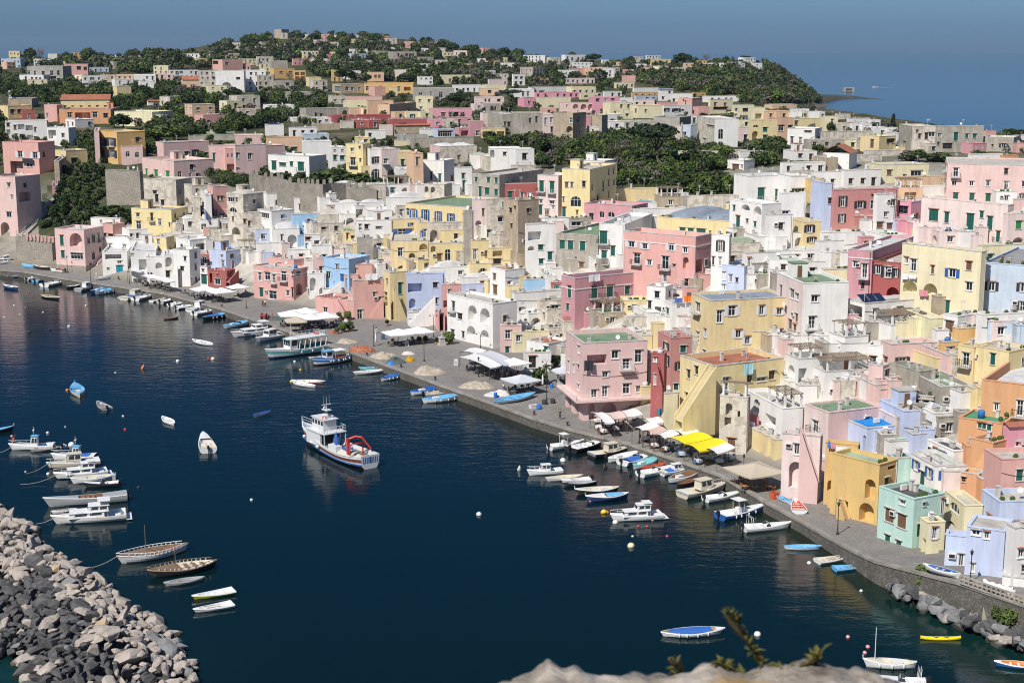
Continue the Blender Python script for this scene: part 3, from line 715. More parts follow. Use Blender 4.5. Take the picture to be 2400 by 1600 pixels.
def build_all():
 """carry each listed facade down to whatever stands below it, then build"""
 for it in range(3):
  boxes=[]
  for sp in SPECS:
   q=plan(*sp[:7],**sp[7]); boxes.append((*q[14:18],q[4].z-6,q[5]))
  bv,nT=town_bvh(boxes)
  for sp in SPECS:
   crop,col,xa,xb,xc,yt,yb,kw=sp
   G=plan(*sp[:7],**kw)[4]
   if G.y>400 or kw.get('cls'): continue
   gaps=[]
   for f in (.1,.3,.5,.7,.9):
    x=xa+(xc-xa)*f; px,py=cv(crop,x,yb); n=0
    for k in range(1,16):
     y=py+k*4; hit=bv.ray_cast(Vector((0,0,HC)),ray(px,y).normalized())
     if hit[2] is None or hit[2]>=nT:
      if k<=2: continue
      break
     p=hit[0]; pd=pdist(np.array([p.x]),np.array([p.y]))
     if pd[0][0]-pd[1][0]<.8: break
     n=k
    gaps.append(n*4)
   gaps.sort(); g=gaps[2]
   if g>3: sp[6]=yb+min(g,48)*3.92*(1 if crop else 1/3.92)*.92
 for sp in SPECS: house(*sp[:7],**sp[7])
D=dict
H('R1',[
('P',-90,155,365,450,1000,D(cap=60,win='w 65 505 30 40;w 100 615 18 42;w 60 770 45 52;a 8 865 80 150;d 215 505 30 42;o 172 590 110 85',roof='g',note='tall buttressed house with arched gateway at the far west end')),
('S',20,358,500,135,430,D(cap=40,win='s 165 215 40 55;s 302 222 42 58;d 392 220 20 50;o 98 305 115 125;w 240 300 60 60',roof='t',note='upper house with white shutters and laundry on its corner terrace',lau=[(215,278,100,55,3)],colA='S')),
('T',405,500,512,305,480,D(win='g 450 375 32 75',roof='c')),
('M',295,480,490,530,625,D(win='o 320 545 120 75',roof='g')),
('P',500,780,950,935,1310,D(win='g 552 985 32 92;a 640 965 112 125;g 562 1125 32 68;w 650 1147 112 58;d 802 1015 24 45;d 842 985 33 68;d 845 1145 28 60',roof='w',extra='K',yc=895,note='cube-shaped house with arched loggia on a rubble stone base',stairs=[(860,1260,945,1165)])),
('S',940,1040,1145,885,1080,D(win='d 948 965 30 55;d 995 975 55 35',roof='c')),
('W',832,1105,1135,835,930,D(win='w 920 838 15 40',roof='w',dep=9)),
('W',935,942,1165,1140,1352,D(win='t 1068 1262 62 78;w 1080 1220 36 25;o 965 1150 150 55;d 985 1285 14 14',roof='w',psi=8,note='white quayside house with bright teal door')),
('W',955,1190,1210,1015,1150,D(auto='wd',roof='w')),
('W',1195,1205,1430,1130,1330,D(win='o 1325 1090 60 60;o 1275 1205 100 100;d 1255 1070 18 25;w 1200 1140 20 30',roof='w')),
('W',1110,1190,1435,935,1075,D(win='d 1252 965 24 75;d 1195 970 20 30',roof='w')),
('W',1175,1185,1420,1030,1160,D(auto='wd',roof='w')),
('Y',1410,1530,1600,1005,1180,D(win='w 1442 1020 24 52;w 1450 1115 24 50',roof='cd',note='narrow yellow vaulted house')),
('C',1500,1510,1730,985,1115,D(roof='cd',win='')),
('W',1335,1350,1515,1180,1372,D(win='a 1428 1235 60 55;o 1430 1290 70 60;a 1380 1325 22 40;a 1345 1325 25 40',roof='w')),
('W',1510,1515,1600,1160,1390,D(win='a 1520 1185 58 90;d 1525 1310 35 60',roof='w')),
('W',1590,1745,1840,1120,1370,D(win='d 1690 1180 20 40',roof='w',stairs=[(1590,1380,1660,1290)])),
('Y',1590,1600,1740,1265,1425,D(win='a 1668 1275 55 60',roof='w',note='bright yellow stair house above the white cafe canopies',psi=10)),
('W',1615,1745,1945,1030,1210,D(win='A 1655 1062 28 45;w 1705 1085 25 30;o 1800 1060 110 60',roof='w')),
('W',1650,1660,2110,970,1080,D(auto='wd',roof='w')),
('R',1835,1922,1945,1158,1300,D(win='w 1858 1185 42 55',roof='c')),
('W',1835,1908,1925,1275,1447,D(win='d 1855 1290 18 25;D 1850 1345 50 88',roof='w')),
('L',1920,2078,2275,1130,1335,D(win='w 2035 1215 24 72;w 2128 1215 24 80;w 2030 1165 18 30;d 1932 1232 14 20',roof='c',note='lilac blue upper house above a brick red ground floor',par=.3)),
('R',1905,2085,2160,1315,1450,D(win='a 1925 1330 25 95;w 1975 1385 50 52;d 1990 1340 14 20',roof='c',stairs=[(2070,1420,2150,1330)])),
('Y',1205,1578,1728,750,965,D(win='w 1253 855 42 78;w 1453 835 26 60;d 1550 870 25 35',roof='g',note='mustard yellow house below the rubble bastion',yc=800)),
('S',1903,1962,2092,540,850,D(win='w 1928 610 32 42;n 1995 625 20 40;n 2028 625 20 40;a 1915 702 50 92;d 1995 765 18 30;n 1930 655 25 30',roof='t',note='narrow salmon house with arched window')),
('W',1785,1895,1910,620,980,D(win='w 1812 635 15 40;w 1843 640 15 40;b 1808 735 20 38;b 1870 740 18 70',roof='w')),
('C',1755,1790,1800,640,920,D(auto='wd',roof='c')),
('C',2080,2240,2420,610,1050,D(win='w 2095 640 60 40;A 2110 730 65 45;d 2220 835 40 38;a 2130 910 75 75;n 2132 815 18 40;d 2168 640 14 35',roof='cd')),
('C',2225,2235,2430,780,1080,D(win='d 2222 838 36 38;n 2225 940 20 40;n 2232 1010 18 40;d 2280 855 20 45;d 2300 1015 16 25',roof='c')),
('W',1835,1845,2005,840,1000,D(win='A 1922 860 22 35;o 1850 880 45 50',roof='w')),
('P',1305,1600,1960,305,490,D(win='G 1338 376 18 58;G 1420 386 30 60;G 1526 396 32 62;A 1636 396 32 72;d 1745 335 32 48;A 1740 410 22 40;n 1800 415 22 45',roof='c',note='lower pink villa with bright green shutters on the cliff terrace',par=.8,yc=285)),
('C',1318,1620,1770,478,760,D(win='d 1405 575 35 30;d 1425 610 30 70;d 1480 660 30 80;a 1615 705 90 55;w 1640 580 22 25;b 1705 615 26 50;d 1810 580 15 25',roof='c',par=.2,note='ruined cream terrace base under the pink villa')),
('C',1690,1770,1960,530,800,D(win='d 1800 560 15 40;a 1700 640 40 60',roof='c')),
('P',1430,1505,1920,135,300,D(win='w 1695 215 35 65;k 1778 200 30 65;g 1843 215 15 50;g 1875 225 30 62',roof='w',note='long pink villa on the plateau edge',yc=118)),
('P',1915,1925,2170,165,400,D(win='g 1955 230 20 80',roof='w')),
('S',2062,2070,2160,190,415,D(win='A 2085 235 20 40;A 2122 232 20 40;o 2085 330 70 70',roof='w')),
('P',2155,2165,2440,160,440,D(win='w 2168 228 22 52;w 2278 232 32 58;w 2170 365 18 35',roof='s',yc=150)),
])
# bastion wall
H('R1',[('X',965,1290,1310,395,705,D(roof='c',cls='bastion',cap=50,note='battered rubble stone bastion wall',par=.3,dep=10)),
('X',140,480,512,1010,1225,D(roof='g',cls='retaining_wall',cap=60,note='rubble retaining wall beneath the garden railing',par=.3,yc=1000))])
H('F1',[
('W',45,50,430,1115,1290,D(win='d 60 1125 28 38;n 125 1150 24 40;o 165 1142 60 48;o 235 1152 65 46;d 315 1170 15 40;o 60 1190 35 50;n 135 1230 24 40;o 182 1232 52 50;o 246 1240 58 40;n 312 1255 22 28',roof='g',note='long white apartment block with recessed balconies')),
('W',430,632,695,1175,1345,D(win='o 445 1195 70 80;w 565 1225 28 40;d 570 1320 25 20',roof='w')),
('P',680,872,885,1205,1510,D(win='A 705 1250 45 75;A 800 1255 45 70',roof='c')),
('O',885,1080,1330,1215,1515,D(win='k+ 918 1262 42 78;k+ 1003 1268 42 76;d 932 1375 28 72;k 1010 1380 42 70;d 1245 1260 35 45',roof='c',note='orange house with two green-shuttered balconies',yc=1205)),
('Y',500,608,800,1385,1530,D(win='d 505 1440 80 75;d 655 1450 55 58',roof='c')),
('P',1115,1120,1310,1345,1515,D(win='A 1155 1390 38 52;A 1240 1395 38 52',roof='g')),
('E',530,545,1015,1005,1140,D(win='w 620 1035 40 45;o 690 1035 140 60;w 850 1030 45 50;d 950 1040 40 40',roof='t',note='long red-brown house with tiled roof and dark veranda')),
('Y',545,560,1005,920,1020,D(auto='dn',roof='tp')),
('S',405,525,575,965,1120,D(win='w 425 1040 18 40;d 530 1005 35 40',roof='c')),
('R',200,205,330,1010,1095,D(auto='w',roof='t')),
('Y',-20,75,290,975,1095,D(win='d 95 1005 32 38;d 160 1005 30 35',roof='t')),
('T',65,75,290,910,990,D(roof='k')),
('W',-10,80,85,835,910,D(roof='w')),
('Z',1050,1400,1585,1030,1165,D(win='d 1260 1115 30 30;d 1440 1130 16 20',roof='w',note='pale yellow villa with white roof among the garden trees',yc=1025)),
('Z',1385,1395,1600,1105,1170,D(auto='d',roof='w')),
('W',600,690,860,1100,1180,D(auto='d',roof='w')),
('C',1465,1560,1695,890,980,D(auto='nd',roof='w',note='small white villa with stepped gable deep in the gardens')),
('W',1350,1360,1475,930,970,D(roof='tp')),
('K',1720,1730,2160,1245,1300,D(roof='n',auto='')),
('P',2160,2165,2420,1245,1330,D(auto='w',roof='w')),
('C',1925,1930,2060,1205,1245,D(roof='t')),
('G',160,250,575,610,760,D(win='w 250 650 28 35;w 310 655 25 40;d 385 655 25 35;w 460 650 32 45;d 525 650 22 40;d 400 700 40 25;d 470 700 45 25;d 525 720 30 25',roof='c',note='grey two-storey block at the garden edge',psi=2)),
('W',160,180,400,690,770,D(win='d 230 705 15 40;d 285 710 18 30;d 325 710 18 30;d 360 715 18 30',roof='w',psi=2)),
('S',585,590,805,590,735,D(win='d 635 610 18 40;d 705 610 38 32;d 768 615 30 30;d 635 680 18 40',roof='t',note='salmon red block with white string courses',extra='c')),
('Y',445,450,600,570,620,D(auto='d',roof='c')),
('W',300,310,460,545,610,D(auto='d',roof='w')),
('J',0,10,185,540,625,D(auto='d',roof='s')),
('J',805,810,1000,620,665,D(auto='d',roof='w')),
('Z',685,750,800,690,780,D(auto='dw',roof='w')),
('W',750,760,935,695,800,D(auto='dk',roof='c')),
('C',935,940,1060,690,770,D(auto='od',roof='c')),
('A',1060,1070,1220,690,775,D(auto='n',roof='c')),
('W',1220,1230,1430,690,780,D(auto='d',roof='w')),
('P',1440,1460,1585,680,770,D(auto='d',roof='c')),
('Z',1325,1410,1545,605,685,D(auto='n',roof='w',note='pale yellow cube villa with small roof tower',psi=8)),
('W',1550,1560,1820,645,730,D(auto='odk',roof='w')),
('A',1665,1680,1830,735,825,D(win='n 1750 780 18 25;n 1775 780 12 25',roof='tp')),
('C',1825,1830,1980,650,840,D(auto='dw',roof='c')),
('J',1915,1990,2000,650,815,D(roof='c',auto='d')),
('W',1975,1980,2240,650,850,D(win='a 2035 755 95 85;d 2170 710 35 20',roof='c',note='pale old house with a yellow arch',psi=3)),
('W',2210,2220,2440,650,840,D(auto='ddw',roof='w')),
('S',1950,2045,2230,550,650,D(win='d 1955 560 50 30;w 2070 570 25 35;d 2250 560 15 15',roof='c')),
('S',2040,2050,2300,585,645,D(auto='d',roof='c')),
('Z',2190,2200,2350,540,605,D(auto='n',roof='c')),
('W',1665,1680,1930,495,555,D(auto='d',roof='w')),
('T',2055,2065,2200,490,540,D(auto='d',roof='c')),
('Y',75,80,180,470,510,D(auto='d',roof='c')),
('O',672,680,750,485,540,D(auto='d',roof='c')),
('W',440,445,525,495,530,D(roof='w',auto='')),
('W',1015,1020,1125,510,535,D(roof='w',auto='')),
('C',1255,1260,1305,510,550,D(auto='d',roof='w')),
('C',1430,1440,1600,515,550,D(auto='d',roof='c')),
])
H('F2',[
('C',0,10,160,520,610,D(auto='d',roof='c')),
('Z',30,40,125,585,660,D(auto='n',roof='c')),
('K',125,150,290,560,640,D(auto='',roof='w')),
('O',160,165,355,630,725,D(win='n 215 655 12 20;n 230 655 12 20;n 300 655 12 20;n 315 655 12 20',roof='c',note='ochre villa standing alone above the garden trees')),
('O',350,355,455,650,735,D(auto='o',roof='c')),
('S',330,340,500,540,600,D(auto='d',roof='c')),
('W',160,170,260,475,530,D(auto='',roof='w')),
('Z',425,430,575,470,540,D(auto='d',roof='c')),
('K',0,10,160,690,840,D(auto='wdd',roof='c')),
('K',160,185,345,745,845,D(win='d 275 760 28 25',roof='c')),
('W',500,510,605,440,465,D(auto='d',roof='w')),
('W',190,195,290,405,440,D(auto='d',roof='w')),
('W',330,335,460,405,440,D(auto='d',roof='w')),
('W',855,865,1025,450,500,D(auto='d',roof='c')),
('J',840,900,1030,495,555,D(auto='wd',roof='c')),
('K',1210,1260,1475,475,560,D(win='a 1370 490 28 45;a 1405 490 28 45;d 1300 490 15 30;a 1435 490 20 40',roof='c',note='grey ruin-like house with tall arched windows on the hill slope')),
('W',1150,1160,1330,435,475,D(auto='d',roof='w')),
('Z',1710,1720,1815,480,550,D(auto='n',roof='c')),
('Q',1815,1820,1940,465,545,D(auto='n',roof='c')),
('C',1650,1660,1740,440,480,D(auto='',roof='w')),
('W',1510,1515,1600,445,480,D(auto='d',roof='w')),
('S',1300,1310,1400,565,615,D(auto='',roof='t')),
('R',1940,1945,2010,505,535,D(auto='',roof='t')),
('S',2110,2120,2230,560,620,D(auto='d',roof='t')),
('W',2030,2040,2110,540,615,D(auto='d',roof='w')),
('Z',2235,2240,2310,530,575,D(auto='d',roof='w')),
('E',1140,1145,1230,335,365,D(auto='d',roof='c',note='small orange house just under the hilltop')),
('O',690,700,790,640,750,D(auto='n',roof='c')),
('A',1020,1030,1175,665,750,D(win='n 1085 690 25 25;n 1120 690 25 25',roof='t')),
('C',940,945,1060,660,700,D(auto='d',roof='c')),
('W',1480,1490,1625,705,780,D(auto='dw',roof='t')),
('Z',1690,1700,1975,690,770,D(win='n 1770 725 20 30;n 1830 725 20 25;n 1920 725 20 25',roof='w',note='long pale yellow house with three brown windows')),
('W',2050,2055,2200,650,715,D(auto='',roof='w')),
('C',2190,2200,2320,680,760,D(auto='n',roof='t')),
('Q',2130,2140,2310,730,790,D(auto='d',roof='t')),
('T',700,780,985,775,860,D(win='w 720 795 60 50;w 820 800 30 35;w 870 800 25 35;w 935 800 20 30',roof='c')),
('O',980,990,1445,770,860,D(win='w 1010 795 25 40;w 1130 790 25 35;w 1300 795 22 50;o 1360 800 60 35',roof='t',note='long ochre farmhouse with terracotta eaves',psi=2)),
('S',1085,1090,1190,800,880,D(roof='t',auto='')),
('Y',1240,1245,1300,805,880,D(auto='',roof='c')),
('G',1430,1440,1820,815,925,D(win='A 1495 845 35 30;w 1595 845 20 45;A 1680 845 35 55;d 1780 860 20 30',roof='c',note='long dark stone palazzo beside a round tree',psi=3)),
('A',2050,2060,2230,815,880,D(win='d 2130 830 30 25;b 2205 845 20 25',roof='t')),
('Q',2025,2030,2280,895,980,D(win='d 2100 910 15 25;d 2135 910 15 25;d 2215 910 30 22',roof='t')),
('W',1820,1825,2080,785,850,D(auto='d',roof='w')),
('Z',2105,2110,2300,780,830,D(auto='',roof='c')),
('S',815,820,1160,890,940,D(roof='r',auto='')),
('Z',800,810,1020,930,1020,D(win='w 935 970 16 50;w 970 975 16 45',roof='c')),
('C',695,700,820,880,960,D(auto='dw',roof='w')),
('A',1015,1025,1260,925,1060,D(auto='',roof='c')),
('A',1120,1228,1470,960,1070,D(win='w 1155 1020 25 40;d 1390 1005 20 35',roof='c',yc=935,note='blank-sided peach block in mid town')),
('Z',1460,1470,1625,890,1030,D(auto='ww',roof='c')),
('H',1590,1600,1985,1000,1090,D(win='n 1700 1035 40 35;d 1815 1030 45 40;d 1880 1030 30 40;d 1910 1030 30 40',roof='r',note='vivid pink house with sloping red roof')),
('K',455,460,740,1000,1105,D(win='d 540 1035 25 35;d 590 1045 15 30',roof='l')),
('R',700,705,1240,1065,1140,D(roof='t',auto='',extra='',note='low long terrace with red and white balustrade')),
('R',1250,1255,1620,1095,1170,D(roof='c',auto='')),
('M',1660,1670,1990,1080,1150,D(roof='w',auto='d')),
('W',535,540,690,1085,1140,D(auto='d',roof='w')),
('W',330,335,450,1085,1120,D(auto='',roof='w')),
('W',80,90,255,1145,1250,D(roof='n',auto='',extra='V')),
('T',510,520,770,1140,1200,D(roof='t',auto='')),
('W',300,310,560,1175,1260,D(auto='d',roof='w')),
('C',770,780,900,1110,1180,D(roof='l',auto='')),
('Q',1130,1140,1255,1150,1240,D(roof='c',auto='')),
('T',1270,1280,1600,1155,1230,D(roof='tp',auto='')),
('W',1000,1010,1190,1200,1280,D(roof='w',auto='d')),
('J',435,440,670,1235,1310,D(roof='s',auto='')),
('W',1500,1510,1620,1190,1250,D(roof='c',auto='')),
('K',1270,1280,1575,1240,1290,D(roof='k',auto='',extra='R')),
('J',1620,1670,1830,1190,1265,D(win='w 1670 1200 130 55',roof='n',note='glazed white veranda block with green roof')),
('K',1410,1420,2000,1270,1360,D(roof='g',auto='')),
('Z',1270,1280,1430,1290,1345,D(roof='k',auto='')),
('K',1990,2270,2420,1050,1210,D(win='d 2280 1120 15 35;d 2310 1120 25 40',roof='w',note='large weathered grey cube with white roof',colA='K',psi=18)),
('Y',2065,2075,2290,1180,1270,D(roof='t',auto='o')),
])
H('F3',[
('K',-10,10,280,1040,1270,D(win='d 155 1085 18 45;d 215 1070 18 55;d 150 1210 20 40;d 210 1205 22 50',roof='g',note='dark ruined stone house at the garden edge',psi=4)),
('Q',280,285,380,1050,1230,D(win='w 298 1085 20 65;w 350 1080 18 50;d 355 1165 20 50',roof='w')),
('T',380,560,680,1040,1295,D(win='w 530 1085 50 45;a 500 1160 60 60;w 510 1210 45 45;A 595 1075 25 50;A 600 1200 25 50',roof='c',note='tall tan tower house with arched balconies',colA='T')),
('T',735,825,880,1060,1265,D(win='d 770 1180 22 45',roof='w')),
('W',690,760,770,1170,1290,D(win='n 735 1190 15 30;d 710 1250 55 40',roof='w')),
('W',900,905,1030,1120,1250,D(win='d 950 1140 25 30;o 910 1195 50 40;d 960 1205 50 30',roof='w')),
('C',1030,1035,1330,1115,1250,D(win='g 1048 1122 24 55;g 1122 1122 24 35;o 1035 1195 65 50;w 1170 1170 60 30',roof='n')),
('G',1300,1540,1645,1080,1160,D(win='',roof='v',note='shed with wide bright green roof')),
('W',845,850,1010,1055,1110,D(auto='',roof='w')),
('Z',900,905,1100,945,1075,D(auto='nd',roof='c')),
('Z',1085,1160,1385,970,1090,D(win='n 1130 1000 15 35;n 1218 1005 16 25',roof='t')),
('W',1385,1395,1655,970,1065,D(win='k 1408 995 24 30;k 1490 998 38 30;d 1555 1005 20 10',roof='w',note='white house with black shutters beside the green shed')),
('S',1525,1655,1745,905,1025,D(win='n 1590 925 12 40;d 1570 900 12 30',roof='c',note='salmon block with white corner bands')),
('Z',1810,1820,2030,915,1045,D(win='n 1855 940 20 35;n 1945 945 20 30;d 1850 985 130 20',roof='c')),
('Z',2025,2035,2225,965,1060,D(win='n 2050 995 18 25;d 2120 995 60 28',roof='c')),
('O',1660,1670,1780,850,890,D(auto='d',roof='c')),
('P',430,440,775,945,1040,D(win='w 495 965 15 25;a 560 955 48 45;a 632 955 52 50;a 700 955 42 55;d 780 960 28 25',roof='k',note='bright pink house with three arched loggias',psi=4)),
('H',735,740,990,895,1040,D(win='d 770 905 30 25;w 850 905 18 40;d 840 950 30 25;d 910 895 30 25;d 845 1000 30 25',roof='c')),
('Z',225,235,540,895,1000,D(auto='',roof='l',note='long olive-roofed house behind the pink arches')),
('H',105,110,250,910,985,D(win='n 145 930 18 25;n 190 935 15 22',roof='c')),
('H',205,215,625,850,905,D(auto='d',roof='r')),
('W',0,5,205,820,900,D(win='w 90 840 22 45;w 135 840 20 45',roof='w')),
('W',150,160,530,800,850,D(auto='',roof='w')),
('Z',545,550,770,800,870,D(auto='nd',roof='t')),
('Z',620,630,825,855,915,D(win='a 660 872 42 25;d 790 860 25 20',roof='c')),
('W',835,845,1010,840,890,D(auto='d',roof='s')),
('Z',940,950,1125,760,815,D(auto='d',roof='t')),
('S',1010,1020,1135,695,760,D(auto='',roof='c')),
('O',1095,1105,1345,850,900,D(auto='n',roof='c')),
('J',1120,1140,1335,880,940,D(auto='w',roof='w')),
('W',1345,1355,1480,825,930,D(auto='nd',roof='sp')),
('W',1110,1120,1350,810,860,D(auto='',roof='s')),
('W',1440,1450,1660,860,950,D(auto='d',roof='w')),
('W',1750,1760,2100,885,940,D(auto='d',roof='w')),
('S',1330,1340,1530,940,985,D(roof='c',auto='')),
('W',990,1000,1110,900,950,D(roof='w',auto='')),
('Q',1110,1120,1310,915,985,D(roof='c',auto='d')),
('W',0,10,120,685,790,D(win='g 25 705 25 20;d 75 705 22 20;g 25 750 20 30;d 70 750 22 25',roof='t')),
('O',195,205,360,720,770,D(auto='d',roof='c')),
('Q',480,490,760,720,770,D(auto='d',roof='c')),
('W',420,430,610,645,710,D(win='A 490 665 15 25;A 530 665 15 25;A 585 670 15 25',roof='w',note='white mansion with arched windows on the far ridge')),
('K',75,190,300,620,710,D(auto='nn',roof='t')),
('A',660,670,870,620,690,D(auto='n',roof='t')),
('C',860,870,990,620,685,D(auto='k',roof='c')),
('S',520,530,660,630,690,D(auto='',roof='c')),
('W',520,560,740,575,630,D(auto='wd',roof='w')),
('W',485,490,680,505,570,D(win='A 545 525 18 35;A 600 525 18 35;w 640 530 15 25;d 505 520 12 30',roof='w',note='tall white villa crowning the far ridge')),
('W',100,110,305,510,570,D(auto='d',roof='w')),
('W',820,830,890,550,585,D(auto='d',roof='w')),
('A',885,890,1010,570,605,D(auto='d',roof='c')),
('Y',1265,1275,1460,545,600,D(win='n 1310 560 15 22;n 1350 560 15 22;n 1415 560 15 22',roof='w',note='yellow villa with brown windows on the seaward ridge')),
('W',1228,1235,1365,510,565,D(auto='d',roof='w')),
('S',1215,1225,1360,600,655,D(auto='n',roof='c')),
('W',1115,1120,1240,590,645,D(auto='d',roof='w')),
('W',1400,1410,1520,620,655,D(auto='d',roof='w')),
('A',1570,1580,1710,580,645,D(auto='n',roof='t')),
('O',1675,1680,1820,560,590,D(auto='d',roof='c')),
('W',1790,1800,1950,580,640,D(auto='d',roof='w')),
('W',1990,2000,2120,570,620,D(auto='d',roof='w')),
('W',2115,2120,2240,530,590,D(auto='d',roof='w')),
('W',2200,2210,2300,580,645,D(auto='d',roof='w')),
('S',1030,1035,1120,640,675,D(roof='t',auto='')),
('W',1635,1860,2080,1095,1350,D(win='A 1895 1185 45 95;w 1755 1270 30 65;a 1890 1310 48 45;d 1790 1150 70 12',roof='c',colA='C',note='white church-like house with battlemented corners and tall arched window',psi=8)),
('J',1570,1640,1700,1150,1320,D(win='w 1560 1215 40 30;w 1570 1290 45 25',roof='c')),
('C',1485,1560,1645,1160,1310,D(win='w 1562 1215 38 32',roof='g')),
('Y',2180,2200,2440,1105,1320,D(win='a 2205 1205 55 90;g 2305 1170 40 40;A 2215 1148 48 25;g 2305 1240 40 55',roof='c',note='ochre house with arched porch facing the gardens')),
('Q',2080,2090,2195,1170,1300,D(auto='d',roof='c')),
('W',2080,2100,2310,1390,1470,D(win='d 2255 1425 28 35',roof='l')),
('W',1980,2130,2230,1475,1560,D(win='n 2025 1510 60 55;w 2105 1515 15 35',roof='w')),
('Z',1510,1530,2160,1390,1470,D(roof='n',auto='',note='long low house with green roof terrace and hung laundry',par=.2)),
])
H('F4',[
('C',1205,1320,1540,1160,1400,D(win='d 1360 1195 16 22;d 1380 1230 24 45;d 1440 1220 30 60;w 1475 1215 60 40;d 1245 1295 25 15',roof='w',colA='K',note='large weathered villa on the eastern crest',psi=4)),
('K',1535,1545,1985,1160,1400,D(win='w 1560 1225 30 38;g 1705 1215 40 80;g 1812 1230 28 38;g 1880 1230 38 38;d 1605 1315 85 50;d 1555 1305 16 28',roof='w',note='stained grey villa with green shutters on the eastern crest',psi=3)),
('C',1980,2255,2310,1265,1400,D(win='d 2055 1330 14 20;k 2145 1320 40 35;d 2150 1385 30 10',roof='c',colA='K')),
('S',1990,2000,2095,1205,1265,D(roof='c',auto='')),
('M',1780,1880,2010,1320,1420,D(roof='c',auto='')),
('Y',850,1020,1175,1255,1400,D(win='n 940 1280 32 75;d 1090 1275 70 40',roof='l',note='deep yellow house by the tall cypress')),
('Y',1140,1150,1290,1350,1390,D(roof='c',auto='d')),
('W',1015,1025,1175,1310,1390,D(roof='c',auto='')),
('W',180,430,495,1185,1340,D(win='w 205 1255 28 75;w 285 1262 25 70;d 335 1190 65 25',roof='w',note='crisp white house with two tall windows near the bay')),
('C',490,500,970,1210,1340,D(auto='d',roof='w')),
('K',455,460,790,1255,1330,D(auto='d',roof='c')),
('Y',230,240,500,1090,1185,D(win='d 245 1110 28 40',roof='c',note='bright yellow block near the bay')),
('A',0,10,235,1085,1290,D(win='w 30 1150 50 55;w 95 1150 50 55;d 185 1150 35 40',roof='c')),
('W',360,370,495,1025,1080,D(win='d 440 1040 18 40;d 385 1045 15 35',roof='t')),
('W',200,210,380,1000,1050,D(auto='',roof='w')),
('A',35,40,275,965,1000,D(auto='',roof='w')),
('S',710,720,920,1125,1190,D(win='g 825 1155 18 30;g 870 1155 25 28',roof='t')),
('W',730,740,940,1090,1160,D(roof='w',auto='')),
('C',620,630,760,1045,1100,D(roof='c',auto='')),
('W',960,970,1080,1170,1210,D(roof='c',auto='')),
('W',240,245,450,1390,1480,D(roof='t',auto='d')),
('W',505,745,820,1410,1560,D(roof='tp',win='',extra='V',note='white house with terracotta roof and solar panels')),
('C',820,830,1050,1425,1490,D(roof='c',auto='')),
('C',890,900,1240,1385,1440,D(roof='r',auto='')),
('W',1850,1860,2160,1420,1510,D(roof='c',auto='d')),
('E',2150,2160,2300,1430,1540,D(roof='c',auto='')),
('W',2210,2220,2400,1245,1290,D(roof='w',auto='')),
])
H('F2',[('K',168,235,302,272,352,D(roof='c',win='',cls='ruined_tower',note='square ruined stone tower crowning the hill',colA='T'))])
H('F4',[('K',688,700,795,805,880,D(roof='g',win='o 715 815 60 20;o 715 840 60 16',cls='boathouse',note='grey boathouse on stilts at the headland point',psi=5)),
])
